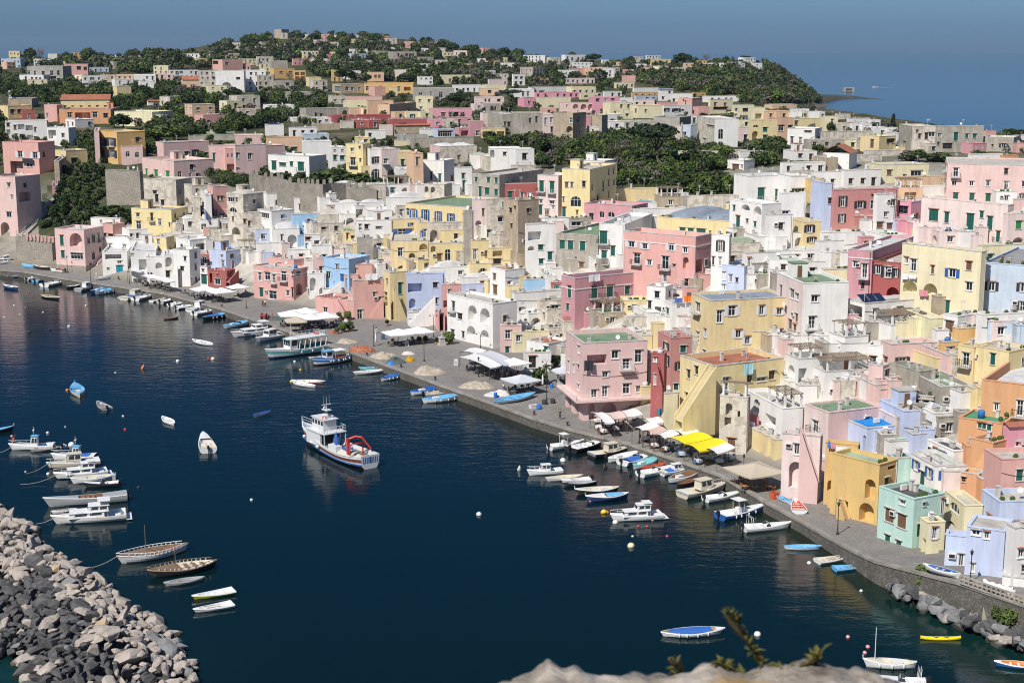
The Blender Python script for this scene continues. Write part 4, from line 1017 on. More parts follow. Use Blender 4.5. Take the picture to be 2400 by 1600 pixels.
H('R2',[
('P',-40,72,262,165,375,D(roof='c',win='')),
('A',90,97,432,88,235,D(win='g 265 170 26 38;g 322 175 54 30',roof='w')),
('W',430,436,694,128,340,D(roof='s',win='')),
('W',110,490,645,262,480,D(win='g 145 302 42 82;g 215 320 60 30;g 312 310 28 40;g+ 385 315 55 80',roof='g',note='white house with green shutters behind the battlemented wall',yc=245)),
('W',690,696,824,180,400,D(win='w 712 195 14 18;w 782 195 14 18;g 710 250 30 45;g 772 255 38 38',roof='g')),
('Y',822,985,1045,148,470,D(win='w+ 868 272 46 72;w 870 185 28 35;d 950 280 14 28;d 945 170 15 20',roof='s',note='tall yellow house with roof turret above the gardens')),
('Y',925,930,1045,90,200,D(roof='w',win='w 990 95 30 50')),
('Y',970,975,1050,350,480,D(win='a 1003 390 28 55',roof='c')),
('W',1045,1050,1152,195,475,D(win='k 1088 265 46 62;A 1058 375 88 90;d 985 240 25 100',roof='c')),
('Q',1150,1155,1306,195,475,D(win='w+ 1172 282 34 46',roof='g',yc=190)),
('Y',1306,1310,1446,222,400,D(win='g+ 1330 288 30 70;g+ 1404 290 28 78',roof='s',note='small golden house with two green doors on a balcony')),
('W',1310,1315,1455,380,520,D(win='a 1335 415 115 95',roof='c')),
('A',1445,1450,1536,235,610,D(win='n 1468 268 25 78;w 1476 490 16 60',roof='c')),
('W',1532,1728,1825,300,560,D(win='g 1600 402 20 74;g+ 1678 422 22 84;n 1788 442 25 70',roof='c',note='white house with two green doors over old arches',yc=315,colA='W')),
('C',1545,1730,1800,520,690,D(win='a 1545 530 40 60;a 1605 540 40 55;d 1730 650 30 10',roof='c')),
('C',1595,1690,2030,170,330,D(win='n 1848 450 22 60;n 1850 250 22 60',roof='wd',colA='P')),
('W',1825,1832,1985,365,600,D(win='g 1896 482 27 105',roof='w')),
('K',1980,1988,2236,420,660,D(win='g 2012 452 24 42;g 2122 452 28 46;g 2195 458 26 48;g 2046 540 28 90;g 2102 550 44 58;g 2190 562 32 55',roof='c',note='stained grey house with rows of green shutters',yc=435)),
('W',1960,1970,2140,245,380,D(roof='lD',win='')),
('W',2135,2160,2440,190,400,D(win='k 2158 208 20 52;d 2270 222 28 28',roof='w')),
('C',2125,2130,2360,265,400,D(roof='c',auto='')),
('C',2110,2118,2600,655,1010,D(win='G 2262 680 24 52;w 2220 812 95 52;g 2108 935 48 76;w 2205 960 70 90',roof='k',note='tall stained house with roof of dark slabs above the yellow palazzo')),
('Q',1985,2000,2120,660,1010,D(win='n 2076 740 20 62;g 2030 935 34 45;d 1958 755 14 35;a 2015 850 55 45',roof='c')),
('W',725,735,1172,690,850,D(win='w 890 738 66 72;d 860 695 30 20',roof='wd',note='white domed house under the battlemented wall')),
('W',1195,1202,1545,640,790,D(win='d 1300 695 18 12',roof='wd')),
('W',905,925,1245,850,990,D(win='w 945 882 18 30;w 945 918 18 25;d 1100 905 50 15',roof='w')),
('W',1030,1035,1250,760,900,D(roof='w',auto='')),
('C',1000,1005,1145,885,1010,D(roof='g',win='w 1010 935 25 40')),
('Y',1362,1372,1945,690,885,D(win='b 1432 748 32 82;b+ 1540 752 34 98;b+ 1660 768 30 98;b 1775 788 34 84;w 1382 740 24 65;d 1905 790 14 60',roof='n',note='long yellow palazzo storey with blue shutters and green roof',yc=740)),
('C',1575,1582,1905,872,1065,D(win='a 1600 935 66 108;a 1690 950 24 86;a 1728 962 58 96;a 1812 1002 36 60',roof='c',note='cream arcade storey beneath the blue-shuttered palazzo')),
('Y',1240,1248,1505,840,1035,D(win='b 1305 925 80 84;b 1396 928 46 72;w 1240 955 40 70',roof='c')),
('Y',1505,1510,1590,870,1060,D(win='b 1542 928 24 76;b 1508 945 20 58',roof='c')),
('Y',1062,1238,1595,1035,1320,D(win='g 1163 1178 32 80;G 1168 1300 28 56;a 1405 1148 56 66;a 1500 1062 75 60;a 1295 1262 120 55;a 1440 1235 110 48',roof='c',note='yellow house with terrace arches facing the harbour',psi=3)),
('Y',1588,1595,1935,1060,1325,D(win='A 1735 1112 54 106;a 1605 1080 46 60;n 1665 1155 40 60;b 1875 1022 24 38;n 1860 1150 16 40',roof='w')),
('K',1905,1920,2000,760,1320,D(win='d 1960 755 14 35;d 1965 1100 12 30',roof='c')),
('Y',1975,1985,2140,1035,1300,D(win='w 1996 1112 28 96;n 2104 1130 20 55',roof='c')),
('Y',2125,2135,2500,1105,1310,D(win='o 2175 1110 86 70;d 2180 1200 70 50',roof='c')),
('Y',798,802,922,945,1085,D(win='d 830 965 18 58;d 874 990 26 72',roof='v',note='little yellow house with dark green roof')),
('W',15,146,352,765,1065,D(win='w 36 782 84 46;w 20 970 15 30',roof='w')),
('W',150,160,400,930,1170,D(win='a 290 980 84 115;d 228 980 16 55;w 110 890 24 24',roof='wD')),
('B',325,332,580,795,1000,D(win='V 472 835 26 95;d 512 870 16 60',roof='w',note='pale blue house with a single tall shutter')),
('L',0,5,155,930,1110,D(win='w 46 972 40 50',roof='w')),
('C',570,575,850,800,935,D(roof='cD',auto='')),
('W',440,450,640,980,1180,D(win='o 535 1030 110 55;t 450 1060 18 80;d 440 1000 60 30',roof='w')),
('C',575,585,800,880,1130,D(win='A 592 990 58 46;d 720 900 30 40;g 722 1030 40 50;d 600 910 40 25',roof='g')),
('C',800,830,940,1070,1200,D(roof='c',auto='d')),
('K',925,932,1072,1010,1290,D(win='w 966 1145 24 58;d 935 1090 10 14',roof='c',note='plain grey tower house left of the yellow palazzo',psi=10)),
('W',0,10,290,1060,1240,D(roof='w',auto='dd')),
('W',290,300,500,1120,1250,D(roof='wD',auto='d')),
('W',500,520,700,1080,1250,D(roof='w',auto='d',note='')),
('Q',590,610,800,1110,1210,D(roof='cD',auto='')),
])
# battlemented wall is built separately.  right of centre, upper (crop R3)
H('R3',[
('W',-20,35,205,195,420,D(win='d 94 232 40 56',roof='w')),
('C',-10,5,215,345,470,D(roof='c',auto='')),
('Q',228,234,426,430,820,D(win='g+ 252 485 40 98;g+ 348 492 40 104;w 345 668 44 32;w 250 655 30 38;g 246 706 32 88;w 368 715 20 35',roof='w',note='blush house with two green balcony doors',extra='c',yc=440)),
('R',-110,-100,228,515,660,D(win='w 78 590 30 54;w 145 600 42 52',roof='r',note='brick red house with red roof terrace',par=.9)),
('Y',460,714,958,382,832,D(win='n 488 497 28 48;n 539 500 20 46;d 645 488 30 54;A 537 628 98 96;g 460 727 34 86;w 540 690 26 98;n 465 632 16 42;d 590 755 16 35',roof='c',note='tall yellow house with a huge fan window',yc=330)),
('T',700,722,962,325,560,D(roof='w',win='d 780 450 10 12;d 870 430 10 12')),
('W',640,850,962,305,420,D(win='n 682 325 16 50',roof='w')),
('Y',950,956,1345,560,690,D(roof='c',win='',cls='garden_wall',note='yellow garden wall running beside the trees',dep=1.2,par=.1)),
('W',1340,1346,1622,605,700,D(roof='w',win='',cls='garden_wall',note='whitewashed stretch of the garden wall',dep=1.2,par=.1)),
('C',1618,1624,2085,625,790,D(roof='c',win='',cls='garden_wall',note='cream stained stretch of the garden wall',dep=1.2,par=.1)),
('M',656,662,1102,690,860,D(win='d 710 782 38 62;A 802 765 48 60;A 880 770 64 52',roof='c',note='low pink house with twin fan windows',extra='c',yc=720)),
('W',1080,1090,1600,745,880,D(roof='r',win='w 1325 685 70 30;w 1315 725 60 25',note='white house with crimson sloping roof')),
('W',1100,1110,1330,690,800,D(roof='sd',auto='')),
('Y',1320,1330,2008,815,1010,D(win='g 1540 915 54 28;g 1615 920 54 28;g 1695 925 84 78;g 1512 790 20 50;n 1812 945 14 45',roof='sd',note='yellow house with twin grey domes',yc=880)),
('W',1720,1730,1900,790,880,D(win='g 1776 805 26 62',roof='sD')),
('W',1835,1990,2010,985,1290,D(win='k 1898 1035 34 98;d 1840 1180 18 78;w 1902 1185 18 80',roof='l')),
('W',788,800,1036,875,1275,D(win='g+ 804 946 70 114;g+ 822 1126 48 118',roof='w',note='white tower house with green balcony doors',yc=885,par=.7)),
('K',398,406,792,965,1305,D(win='g 436 1030 50 76;g 512 1036 52 78;g 624 1042 50 82;g 534 1222 42 60;n 616 1232 44 46',roof='n',note='stained house with domed green roof and green shutters',yc=990)),
('K',530,540,728,830,960,D(win='w 545 860 90 40',roof='n')),
('W',128,136,402,885,1420,D(win='o 148 952 120 82;g 328 1136 40 76;a 145 1085 60 42;d 250 1290 90 8',roof='c')),
('W',200,215,560,830,1000,D(roof='c',auto='')),
('T',-80,55,246,668,1250,D(win='d 20 720 15 30',roof='k',colA='T',note='tall tan house with bare side wall beside the yellow palazzo')),
('S',1028,1682,1836,1000,1500,D(psi=53,win='s 1072 1042 52 54;s 1200 1060 42 52;s 1440 1062 46 64;w+ 1118 1150 58 98;w+ 1376 1176 64 120;w+ 1386 1342 36 72;a 1570 1185 52 108;d 1478 1250 24 20;o 1690 1205 62 118;a 1692 1345 90 110;w 1770 1208 28 60',roof='w',par=1.0,note='large salmon pink palazzo with white windows',extra='c')),
('W',1035,1050,1300,830,960,D(roof='w',auto='d')),
('T',1040,1050,1300,850,940,D(roof='c',auto='')),
('L',1918,1928,2135,1255,1500,D(win='w 1932 1320 26 75;w 1995 1345 26 70;d 2055 1375 22 40;w 1930 1435 30 50',roof='w',note='bluish white house with shaded small windows',yc=1330)),
('W',2130,2142,2460,1150,1420,D(win='w 2165 1190 26 90',roof='n')),
('C',1900,1920,2280,1060,1200,D(roof='lD',auto='')),
('C',1910,1925,2120,1140,1290,D(roof='c',auto='d')),
('W',360,372,470,1290,1430,D(roof='c',auto='')),
('B',110,118,360,1390,1560,D(roof='w',win='',note='pale blue terrace block beside the mauve house')),
('W',240,260,560,1180,1310,D(roof='w',auto='')),
])
H('R4',[
('W',-190,-185,202,445,720,D(win='g+ -95 548 62 110;g+ 65 562 95 98',roof='s',note='large white house with dark green doors',par=.6)),
('W',-350,-60,120,700,1080,D(win='al -245 690 78 70;al -130 690 92 118;gl -292 805 34 105;n -200 835 20 35;k 150 770 40 45',roof='w',yc=690,note='white house with deep arches below the green-doored house')),
('W',205,210,412,445,730,D(win='w 216 555 118 125',roof='c')),
('O',408,413,532,475,740,D(win='w+ 440 592 56 108',roof='w',note='narrow deep yellow house with striped awning')),
('L',526,532,604,510,770,D(win='d 553 642 38 55',roof='w')),
('T',338,344,522,715,870,D(win='a 362 768 128 90',roof='c')),
('Y',318,324,492,865,1010,D(win='k 360 892 44 68',roof='c')),
('W',115,125,350,600,930,D(win='w 130 760 60 60;d 145 840 45 60',roof='w')),
('W',-20,0,230,800,1130,D(auto='wdd',roof='c')),
('D',590,598,1195,572,945,D(win='k 670 626 36 96;k 822 672 50 66;w 942 668 50 78;k 664 790 30 78;k 916 826 36 74;d 950 608 35 20',roof='l',note='dusty rose house with pale green roof',yc=560)),
('W',990,998,1178,610,980,D(win='w 1130 655 38 62;n 990 862 65 58;n 1090 872 60 56',roof='w')),
('H',1168,1312,1412,680,885,D(win='x 1200 716 84 68',roof='w',note='hot pink cube with one wide window',extra='R')),
('L',1150,1165,1300,850,970,D(win='o 1180 880 100 40',roof='c')),
('Q',1412,2195,2260,708,1060,D(psi=40,win='gl 1480 745 84 108;gl 1622 772 40 100;Dl 1824 785 66 150;gl 2015 812 48 125;al 1462 922 82 80;al 1592 950 170 70',roof='nD',note='wide blush villa with arched green door and curved parapet',stairs=[(1460,1000,1370,880)])),
('Q',2190,2200,2440,790,1080,D(win='G 2275 852 54 76;a 2250 1005 100 50',roof='cD')),
('W',1180,1200,1650,540,640,D(roof='w',auto='')),
('W',1700,1720,2200,560,640,D(roof='n',auto='')),
('P',1632,1642,2440,330,590,D(roof='c',win='',note='broad blank pink wall house near the eastern skyline',yc=345,par=.2)),
('Z',1040,1046,1478,340,510,D(win='n 1092 385 44 48;w 1312 392 100 54',roof='s',note='pale yellow house with glazed roof room')),
('W',905,912,1042,330,420,D(win='w 915 340 118 46',roof='w')),
('A',1200,1210,1640,450,560,D(roof='w',auto='')),
('W',690,700,1040,390,520,D(roof='w',auto='d')),
('W',410,420,910,405,540,D(roof='c',auto='wd')),
('C',205,215,420,395,470,D(roof='c',auto='')),
('W',120,130,530,320,430,D(roof='w',auto='d',note='')),
('T',525,530,645,275,400,D(roof='c',auto='')),
('M',720,727,962,1112,1580,D(win='w 782 1222 46 56;w+ 864 1245 48 132;d 856 1418 30 60',roof='w',note='mauve house with white cornice and one balcony',extra='c',yc=1155)),
('M',845,852,975,1005,1140,D(win='n 882 1042 28 68',roof='k')),
('R',955,963,1222,1222,1585,D(win='k 992 1258 42 82;k 1074 1272 56 102;k 1157 1292 30 78;a 1090 1462 112 90',roof='c',note='brick red house with three dark shutters',yc=1275)),
('R',968,975,1258,1090,1250,D(win='o 990 1120 185 110',roof='g')),
('W',1085,1090,1280,985,1080,D(win='k 1150 1028 80 35',roof='l')),
('Z',1235,1945,1970,1138,1575,D(psi=42,win='wl 1312 1202 50 112;wl 1257 1187 30 58;bl 1662 1292 62 80;al 1240 1402 132 112;al 1428 1428 128 115;nl 1500 1265 26 75',roof='c',lau=[(1250,1325,56,70,0),(1312,1335,66,55,0),(1408,1482,78,70,2)],note='long pale yellow house with ground floor arches and hung washing',par=.8)),
('L',1595,1800,1815,1422,1600,D(win='al 1615 1468 148 105',roof='c')),
('Z',1955,1965,2440,1085,1270,D(roof='c',win='',yc=1060)),
('J',1955,1962,2470,1235,1585,D(win='k 2025 1412 58 82;k 2320 1425 60 80',roof='g',note='grey blue house with dark shutters',yc=1310,par=.3)),
('J',1800,1845,1960,1270,1590,D(win='k 1870 1472 44 82',roof='c')),
('W',-100,40,250,1170,1300,D(roof='n',auto='')),
('W',-40,10,310,1210,1460,D(win='',roof='n',auto='d')),
('W',300,310,530,1230,1400,D(roof='k',auto='d')),
('Z',515,522,848,1300,1450,D(win='w 455 1270 60 60',roof='k',yc=1290,note='')),
('W',450,460,700,1040,1240,D(roof='w',auto='d')),
('W',480,500,880,960,1150,D(roof='w',auto='')),
('W',0,20,460,1130,1260,D(roof='k',auto='d')),
('C',600,620,720,1150,1290,D(roof='c',auto='')),
])
H('S2',[
('S',-25,345,480,125,410,D(win='w 20 150 30 75;w 82 150 48 72;w+ 232 140 44 88;w 368 118 40 65;a 365 250 62 110;w 120 320 70 75;d 328 140 14 60;d 328 290 18 90',roof='c',note='two-tone pink corner house with white string course on the plaza',yc=100,extra='c',par=.3)),
('S',110,350,480,35,150,D(win='w 195 62 34 38',roof='g',yc=15)),
('P',562,568,628,20,300,D(win='d 582 95 26 85',roof='c')),
('B',620,626,852,10,320,D(win='w 732 72 28 54;j 648 142 34 64;V 775 165 32 66',roof='w',note='sky blue house with pale blue shutters',yc=40)),
('W',470,490,640,160,400,D(win='a 490 200 60 120;a 580 290 50 60',roof='w')),
('W',600,620,800,300,420,D(roof='w',win='',stairs=[(610,390,780,260)])),
('S',850,858,1070,80,300,D(roof='c',win='d 870 110 50 55')),
('S',808,815,940,170,340,D(win='o 825 205 62 80',roof='c')),
('S',890,900,1215,225,590,D(win='n 1072 330 26 40;w 930 490 46 88;d 1045 360 30 30;d 865 500 22 60',roof='c',yc=210,lau=[(1000,160,110,60,0)],note='terracotta salmon house with roof laundry and outside stair',stairs=[(1040,590,1160,400)])),
('S',545,735,905,395,560,D(win='w 620 470 36 50;a 740 480 60 80',roof='t',yc=420,note='low salmon terrace house behind the large white parasols',par=.6,extra='R')),
('S',740,905,1000,410,590,D(win='w 930 490 45 85',roof='c',stairs=[(880,590,760,400)])),
('Y',1175,1235,1395,150,605,D(win='g 1306 242 34 108;a 1240 405 85 180;a 1180 370 30 90;d 1180 330 24 30',roof='w',yc=150,note='yellow quayside house with steep outside stair',stairs=[(1370,600,1260,320)])),
('L',1385,1392,1735,165,640,D(win='o 1395 250 130 82;a 1405 390 62 90;d 1395 580 40 50',roof='t',extra='R',yc=155,note='lilac house with iron roof rail')),
('W',1575,1585,1740,215,560,D(win='g 1630 240 20 48',roof='w')),
('W',1395,1402,1700,520,655,D(win='a 1612 455 52 70;d 1515 520 45 50',roof='w',stairs=[(1410,640,1640,400)],note='white house with broad sunlit outside stair')),
('W',1530,1540,1670,300,430,D(win='o 1555 320 70 70;d 1630 320 22 70',roof='w')),
('W',1590,1605,1960,105,320,D(roof='wd',auto='',note='white vaulted roofs above the lilac house')),
('W',1870,1890,2160,200,420,D(roof='wd',auto='d')),
('L',1860,1870,2160,260,430,D(win='d 1965 310 40 20;o 2090 290 60 40',roof='w')),
('S',1702,1712,1885,265,650,D(win='w 1762 305 20 50;o 1722 405 115 66',roof='c',note='narrow pink house with jutting covered balcony',stairs=[(1640,640,1735,520)])),
('W',1755,2175,2400,440,862,D(win='al 1950 452 78 145;al 2060 478 88 145;dl 1852 525 42 55;al 1936 642 82 90;al 2064 678 76 80;dl 1765 520 12 20;nr 2270 545 30 60',roof='c',colA='W',note='white arcaded house with tall arched niches',yc=410)),
('W',2150,2290,2480,130,400,D(win='n 2180 160 24 56;n 2180 266 36 84;w 2310 230 30 60',roof='t')),
('Y',2285,2300,2420,270,420,D(roof='c',auto='d')),
('P',2248,2255,2440,640,900,D(win='w 2290 680 48 80;g 2290 830 36 70',roof='w',note='pink house beside the arcaded white house')),
])
H('S3',[
('W',18,25,470,340,640,D(win='w 62 470 48 110;n 190 535 22 70;d 150 545 14 30',roof='l',extra='R',yc=310,note='')),
('C',230,262,515,410,600,D(win='w 360 450 70 55;w 415 440 90 55',roof='g',extra='')),
('R',365,372,470,240,370,D(win='g 385 265 46 88',roof='w')),
('M',455,578,1338,205,705,D(win='g 512 272 32 108;g+ 728 275 58 110;g+ 868 265 60 110;g 1036 272 46 78;d 1190 178 28 50;g+ 726 502 54 125;g+ 862 490 54 108',roof='u',yc=130,lau=[(690,170,100,60,0)],note='mauve palazzo with green shutters and a torn cloth under its cornice',extra='c',par=1.3)),
('D',480,490,640,560,720,D(roof='c',win='')),
('C',265,330,500,660,800,D(win='o 300 640 165 35;n 440 715 30 40',roof='c')),
('Z',0,8,345,700,900,D(win='w 38 710 40 75;w 200 790 18 40;w 232 785 36 66',roof='k',note='')),
('W',135,335,530,805,960,D(win='w 455 825 26 40;g 295 820 35 52',roof='t')),
('W',105,125,360,890,1080,D(win='x 155 905 65 120',roof='c',note='')),
('P',495,652,1246,800,1530,D(cap=16,psi=13,win='w+ 1016 942 64 96;w 830 1058 52 52;w 828 1192 50 100;w 1018 1168 62 100;w 605 820 18 70;d 600 990 16 50;w 600 1170 18 60;o 690 905 180 90;a 705 1355 56 150;a 818 1345 146 130;a 1045 1372 108 110;a 510 1265 34 150;a 575 1318 38 150;w 1140 1190 40 60',roof='n',ledge=1312,lau=[(655,955,85,95,3)],note='pink corner house with terrace awning and arcade on the quay',par=.6)),
('Y',1150,1180,1290,730,900,D(roof='w',win='b 1268 850 18 90')),
('W',950,1080,1275,700,830,D(roof='wD',win='',note='')),
('C',1030,1040,1285,560,740,D(roof='c',auto='')),
('D',1343,1458,1655,755,1265,D(win='k 1405 792 24 66;k 1406 905 26 98;g 1486 1170 40 80;g 1590 1170 20 40',roof='t',extra='R',yc=745,note='dusty rose tower house with stained wall')),
('R',1280,1392,1420,900,1440,D(win='w 1302 895 24 76;w 1308 1080 22 100;t 1335 1340 50 120',roof='c',stairs=[(1400,1240,1350,1010)],note='narrow brick red house in the stair alley')),
('W',1240,1408,1480,285,560,D(win='d 1250 410 30 70;o 1310 465 60 130',roof='w')),
('W',1395,1470,1660,440,720,D(win='g 1526 552 70 112;w 1400 555 28 95',roof='k',lau=[(1482,385,72,42,1),(1570,366,68,54,4)],note='white house with bright towels on its parapet',yc=445)),
('W',1405,1415,1660,310,460,D(win='a 1450 345 95 30',roof='k')),
('Y',1648,1818,2560,410,1010,D(win='s 1988 455 66 94;s 2272 452 42 88;s 2140 737 44 70;s 2262 725 46 76;w+ 1692 425 36 90;w 1695 692 26 105',roof='s',yc=375,note='big yellow house with terracotta window hoods',par=.35)),
('Y',1500,1850,2500,1010,1560,D(cap=9,win='al 1705 1390 95 150;jl 1778 1150 40 100;w 2250 1112 80 36;dl 1680 985 30 100',roof='t',par=.7,yc=965,lau=[(2112,985,78,100,5)],note='yellow lower house with great sloping buttress',stairs=[(1490,1500,1800,1030,'B',2.2)])),
('Z',1390,1400,1545,1260,1520,D(roof='c',win='',note='')),
])
H('S4',[
('W',85,312,745,250,850,D(win='wl 205 300 36 90;wl 255 340 28 65;nl 192 580 28 90;nl 235 625 26 60;w 745 270 60 110',roof='n',yc=238,colA='Q',lau=[(110,385,78,110,0)],note='tall white house with green roof and a blush side wall')),
('W',735,885,1520,435,700,D(win='ol 725 450 140 130;w 1502 505 38 45',roof='g',yc=385,extra='V',note='white house with dark solar panel on flat grey roof')),
('W',945,1128,1500,635,800,D(roof='c',win='',extra='P',yc=605,par=.9,note='white terrace house with tan reed pergola')),
('W',565,705,925,745,930,D(roof='c',win='',extra='P',note='')),
('W',915,1090,1130,830,1010,D(win='al 1010 720 80 110;x 935 920 55 110',roof='k',note='')),
('W',160,272,525,945,1190,D(win='al 185 1000 60 115;o 280 1030 75 130',roof='c',extra='P',par=.9,yc=930,note='white house with long dark reed pergola')),
('W',362,522,990,1062,1340,D(win='al 402 1110 85 125',roof='c',extra='P',par=.9,yc=1035,note='broad white house with two shaded arches and pergola')),
('P',1040,1125,1550,810,1070,D(roof='c',win='',note='plain pink curved wall house',yc=790)),
('P',925,1050,1130,1010,1290,D(win='w 1070 1040 36 66;d 1020 1040 12 20',roof='l')),
('W',1615,1738,1955,555,790,D(win='nl 1630 592 76 105;g 2012 548 56 95',roof='g',yc=520)),
('W',1950,1960,2420,540,800,D(win='g 2015 548 52 92;g 2270 680 70 120',roof='c')),
('O',1738,1745,1992,665,830,D(roof='c',win='',extra='R')),
('O',1598,1610,1760,790,980,D(win='w 1635 830 60 90',roof='l')),
('Y',1545,1550,1760,940,1080,D(roof='c',win='o 1560 900 150 20')),
('Y',1750,1885,2010,840,1190,D(win='',roof='l',note='')),
('Y',1885,2205,2440,880,1190,D(win='gl 2045 876 44 122;w 2330 930 40 100',roof='c',extra='R',yc=900,note='buff yellow house with railed terrace')),
('K',1110,1385,1560,1060,1320,D(win='wl 1195 1130 26 60;al 1140 1270 40 50',roof='n',yc=1040,note='')),
('K',1325,1575,1875,1200,1450,D(win='n 1672 1285 60 100',roof='n',yc=1190,note='derelict stained house with mossy green roof')),
('K',1190,1520,1560,1290,1430,D(win='gl 1258 1270 40 45;xl 1325 1310 60 90;x 1425 1310 90 90',roof='k')),
('E',1945,1955,2480,1135,1640,D(win='w 2078 1345 40 80',roof='w',yc=1330,note='big orange house with white roof yard',par=1.2)),
('E',1755,2150,2285,1540,1740,D(win='gl 1800 1435 30 68;gl 1932 1455 34 120;gl 1972 1465 34 120;gl 2015 1480 40 120;dl 1868 1460 14 45',roof='v',note='lower orange house with bright green roof',par=.15)),
('Z',0,8,160,970,1140,D(roof='c',win='')),
('W',0,10,270,1190,1330,D(roof='c',win='',extra='P',note='')),
('W',-205,130,345,1400,1835,D(win='ol -30 1460 100 110;ol -200 1540 90 90;a -130 1310 50 130;w -110 1420 50 60',roof='c',extra='P',lau=[(-160,1420,110,150,2)],note='white house with brown reed pergola over the quay',psi=16)),
('C',-440,-195,-165,1300,1815,D(win='al -390 1350 60 110;ol -400 1480 60 80;al -280 1420 24 60',roof='c',extra='P',note='cream house with railed planted balcony')),
])
H('T4',[
('P',338,548,1050,262,700,D(win='w+l 412 330 48 112;wl 428 592 30 118;w 800 560 10 10',roof='n',yc=205,colA='Q',note='blush house with broad green roof terrace',par=.2)),
('P',135,470,490,480,1095,D(win='al 192 712 125 240;wl 240 545 50 100',roof='c',colA='Q',stairs=[(470,930,310,430)],note='blush quayside house with pink outside stair',par=.2)),
('O',530,815,835,560,1110,D(win='ol 570 400 110 90;ol 725 745 50 105;al 545 880 70 100',roof='c',lau=[(628,558,118,195,0),(553,520,28,60,1),(585,530,38,60,2)],note='ochre house with laundry sheet and steep stairs',stairs=[(560,1090,720,830)])),
('O',590,1012,1195,740,1310,D(win='al 890 872 98 190;al 836 1090 138 180;dl 772 1098 14 25;xl 970 690 100 100;o 1105 640 70 140',roof='l',stairs=[(760,1270,690,1060)],note='ochre quayside house with deep lit arches',yc=690)),
('L',600,905,1240,405,660,D(win='al 870 470 40 170;d 1000 500 10 30;d 990 420 150 20',roof='b',yc=372,cap=12,note='lilac house under a bright blue roof',par=.1)),
('L',1025,1245,1640,250,520,D(win='w 1440 360 40 40;w 1575 345 40 50',roof='c',yc=225,note='lilac terrace house below the derelict house')),
('N',1095,1150,1330,680,950,D(roof='v',win='',par=.1)),
('W',1090,1110,1490,525,740,D(roof='v',win='',note='',par=.1)),
('W',1465,1702,1872,615,800,D(win='bl 1590 580 34 110;bl 1530 585 24 60',roof='kd',note='white house with dark domed roof',yc=600)),
('W',1318,1532,1708,752,1010,D(win='bl 1345 682 34 108;bl 1466 755 34 108;b 1598 792 46 84',roof='g',note='white house with three navy shutters',yc=740)),
('N',1022,1332,1625,1055,1530,D(win='gl 1104 942 40 105;wl 1214 1022 46 84;nl 1078 1142 80 122;nl 1190 1190 80 130;g 1590 1036 32 150;gl 1076 1378 46 80;gl 1178 1432 48 82;D 1370 1282 44 115;d 1425 1085 20 30',roof='k',yc=1000,note='mint green quayside house with bamboo roof')),
('Z',1630,1800,1975,1115,1400,D(win='Al 1672 1078 88 100;al 1642 1258 88 80',roof='c',yc=1110,note='')),
('Z',1400,1460,1630,1270,1560,D(win='d 1485 1320 16 60;s 1510 1310 40 110',roof='c',stairs=[(1520,1560,1410,1400)],note='')),
('E',1775,1930,1992,830,1060,D(win='xl 1780 835 36 60;D 1930 840 46 130',roof='g',note='')),
('E',1870,2060,2220,540,900,D(win='w 2098 420 34 160',roof='c',stairs=[(1960,780,2050,640)])),
('S',1990,2135,2520,690,1200,D(win='g 2168 970 52 120;dl 2045 830 10 20',roof='c',yc=800,note='big salmon house near the east edge')),
('H',2200,2210,2520,390,800,D(win='d 2280 530 20 40;g 2330 560 40 120',roof='tp')),
('L',1970,2120,2520,1080,1420,D(roof='c',win='',yc=1220)),
('L',1830,2165,2250,1352,1800,D(win='wl 1876 1282 74 104;wl 1988 1330 44 88;wl 1865 1640 30 80;wl 1750 1555 46 120',roof='c',dens=1,note='periwinkle blue quayside house with white windows',par=.15)),
('L',1635,1832,1850,1402,1690,D(win='wl 1750 1555 46 115',roof='c',par=.6)),
('W',2235,2250,2560,1320,1880,D(win='wr 2300 1510 52 80;xr 2330 1660 40 60',roof='c',note='white house at the east end of the quay')),
('W',2155,2500,2520,1800,1905,D(roof='w',win='',cls='garden_wall',note='low white yard wall by the blue house')),
])
build_all()
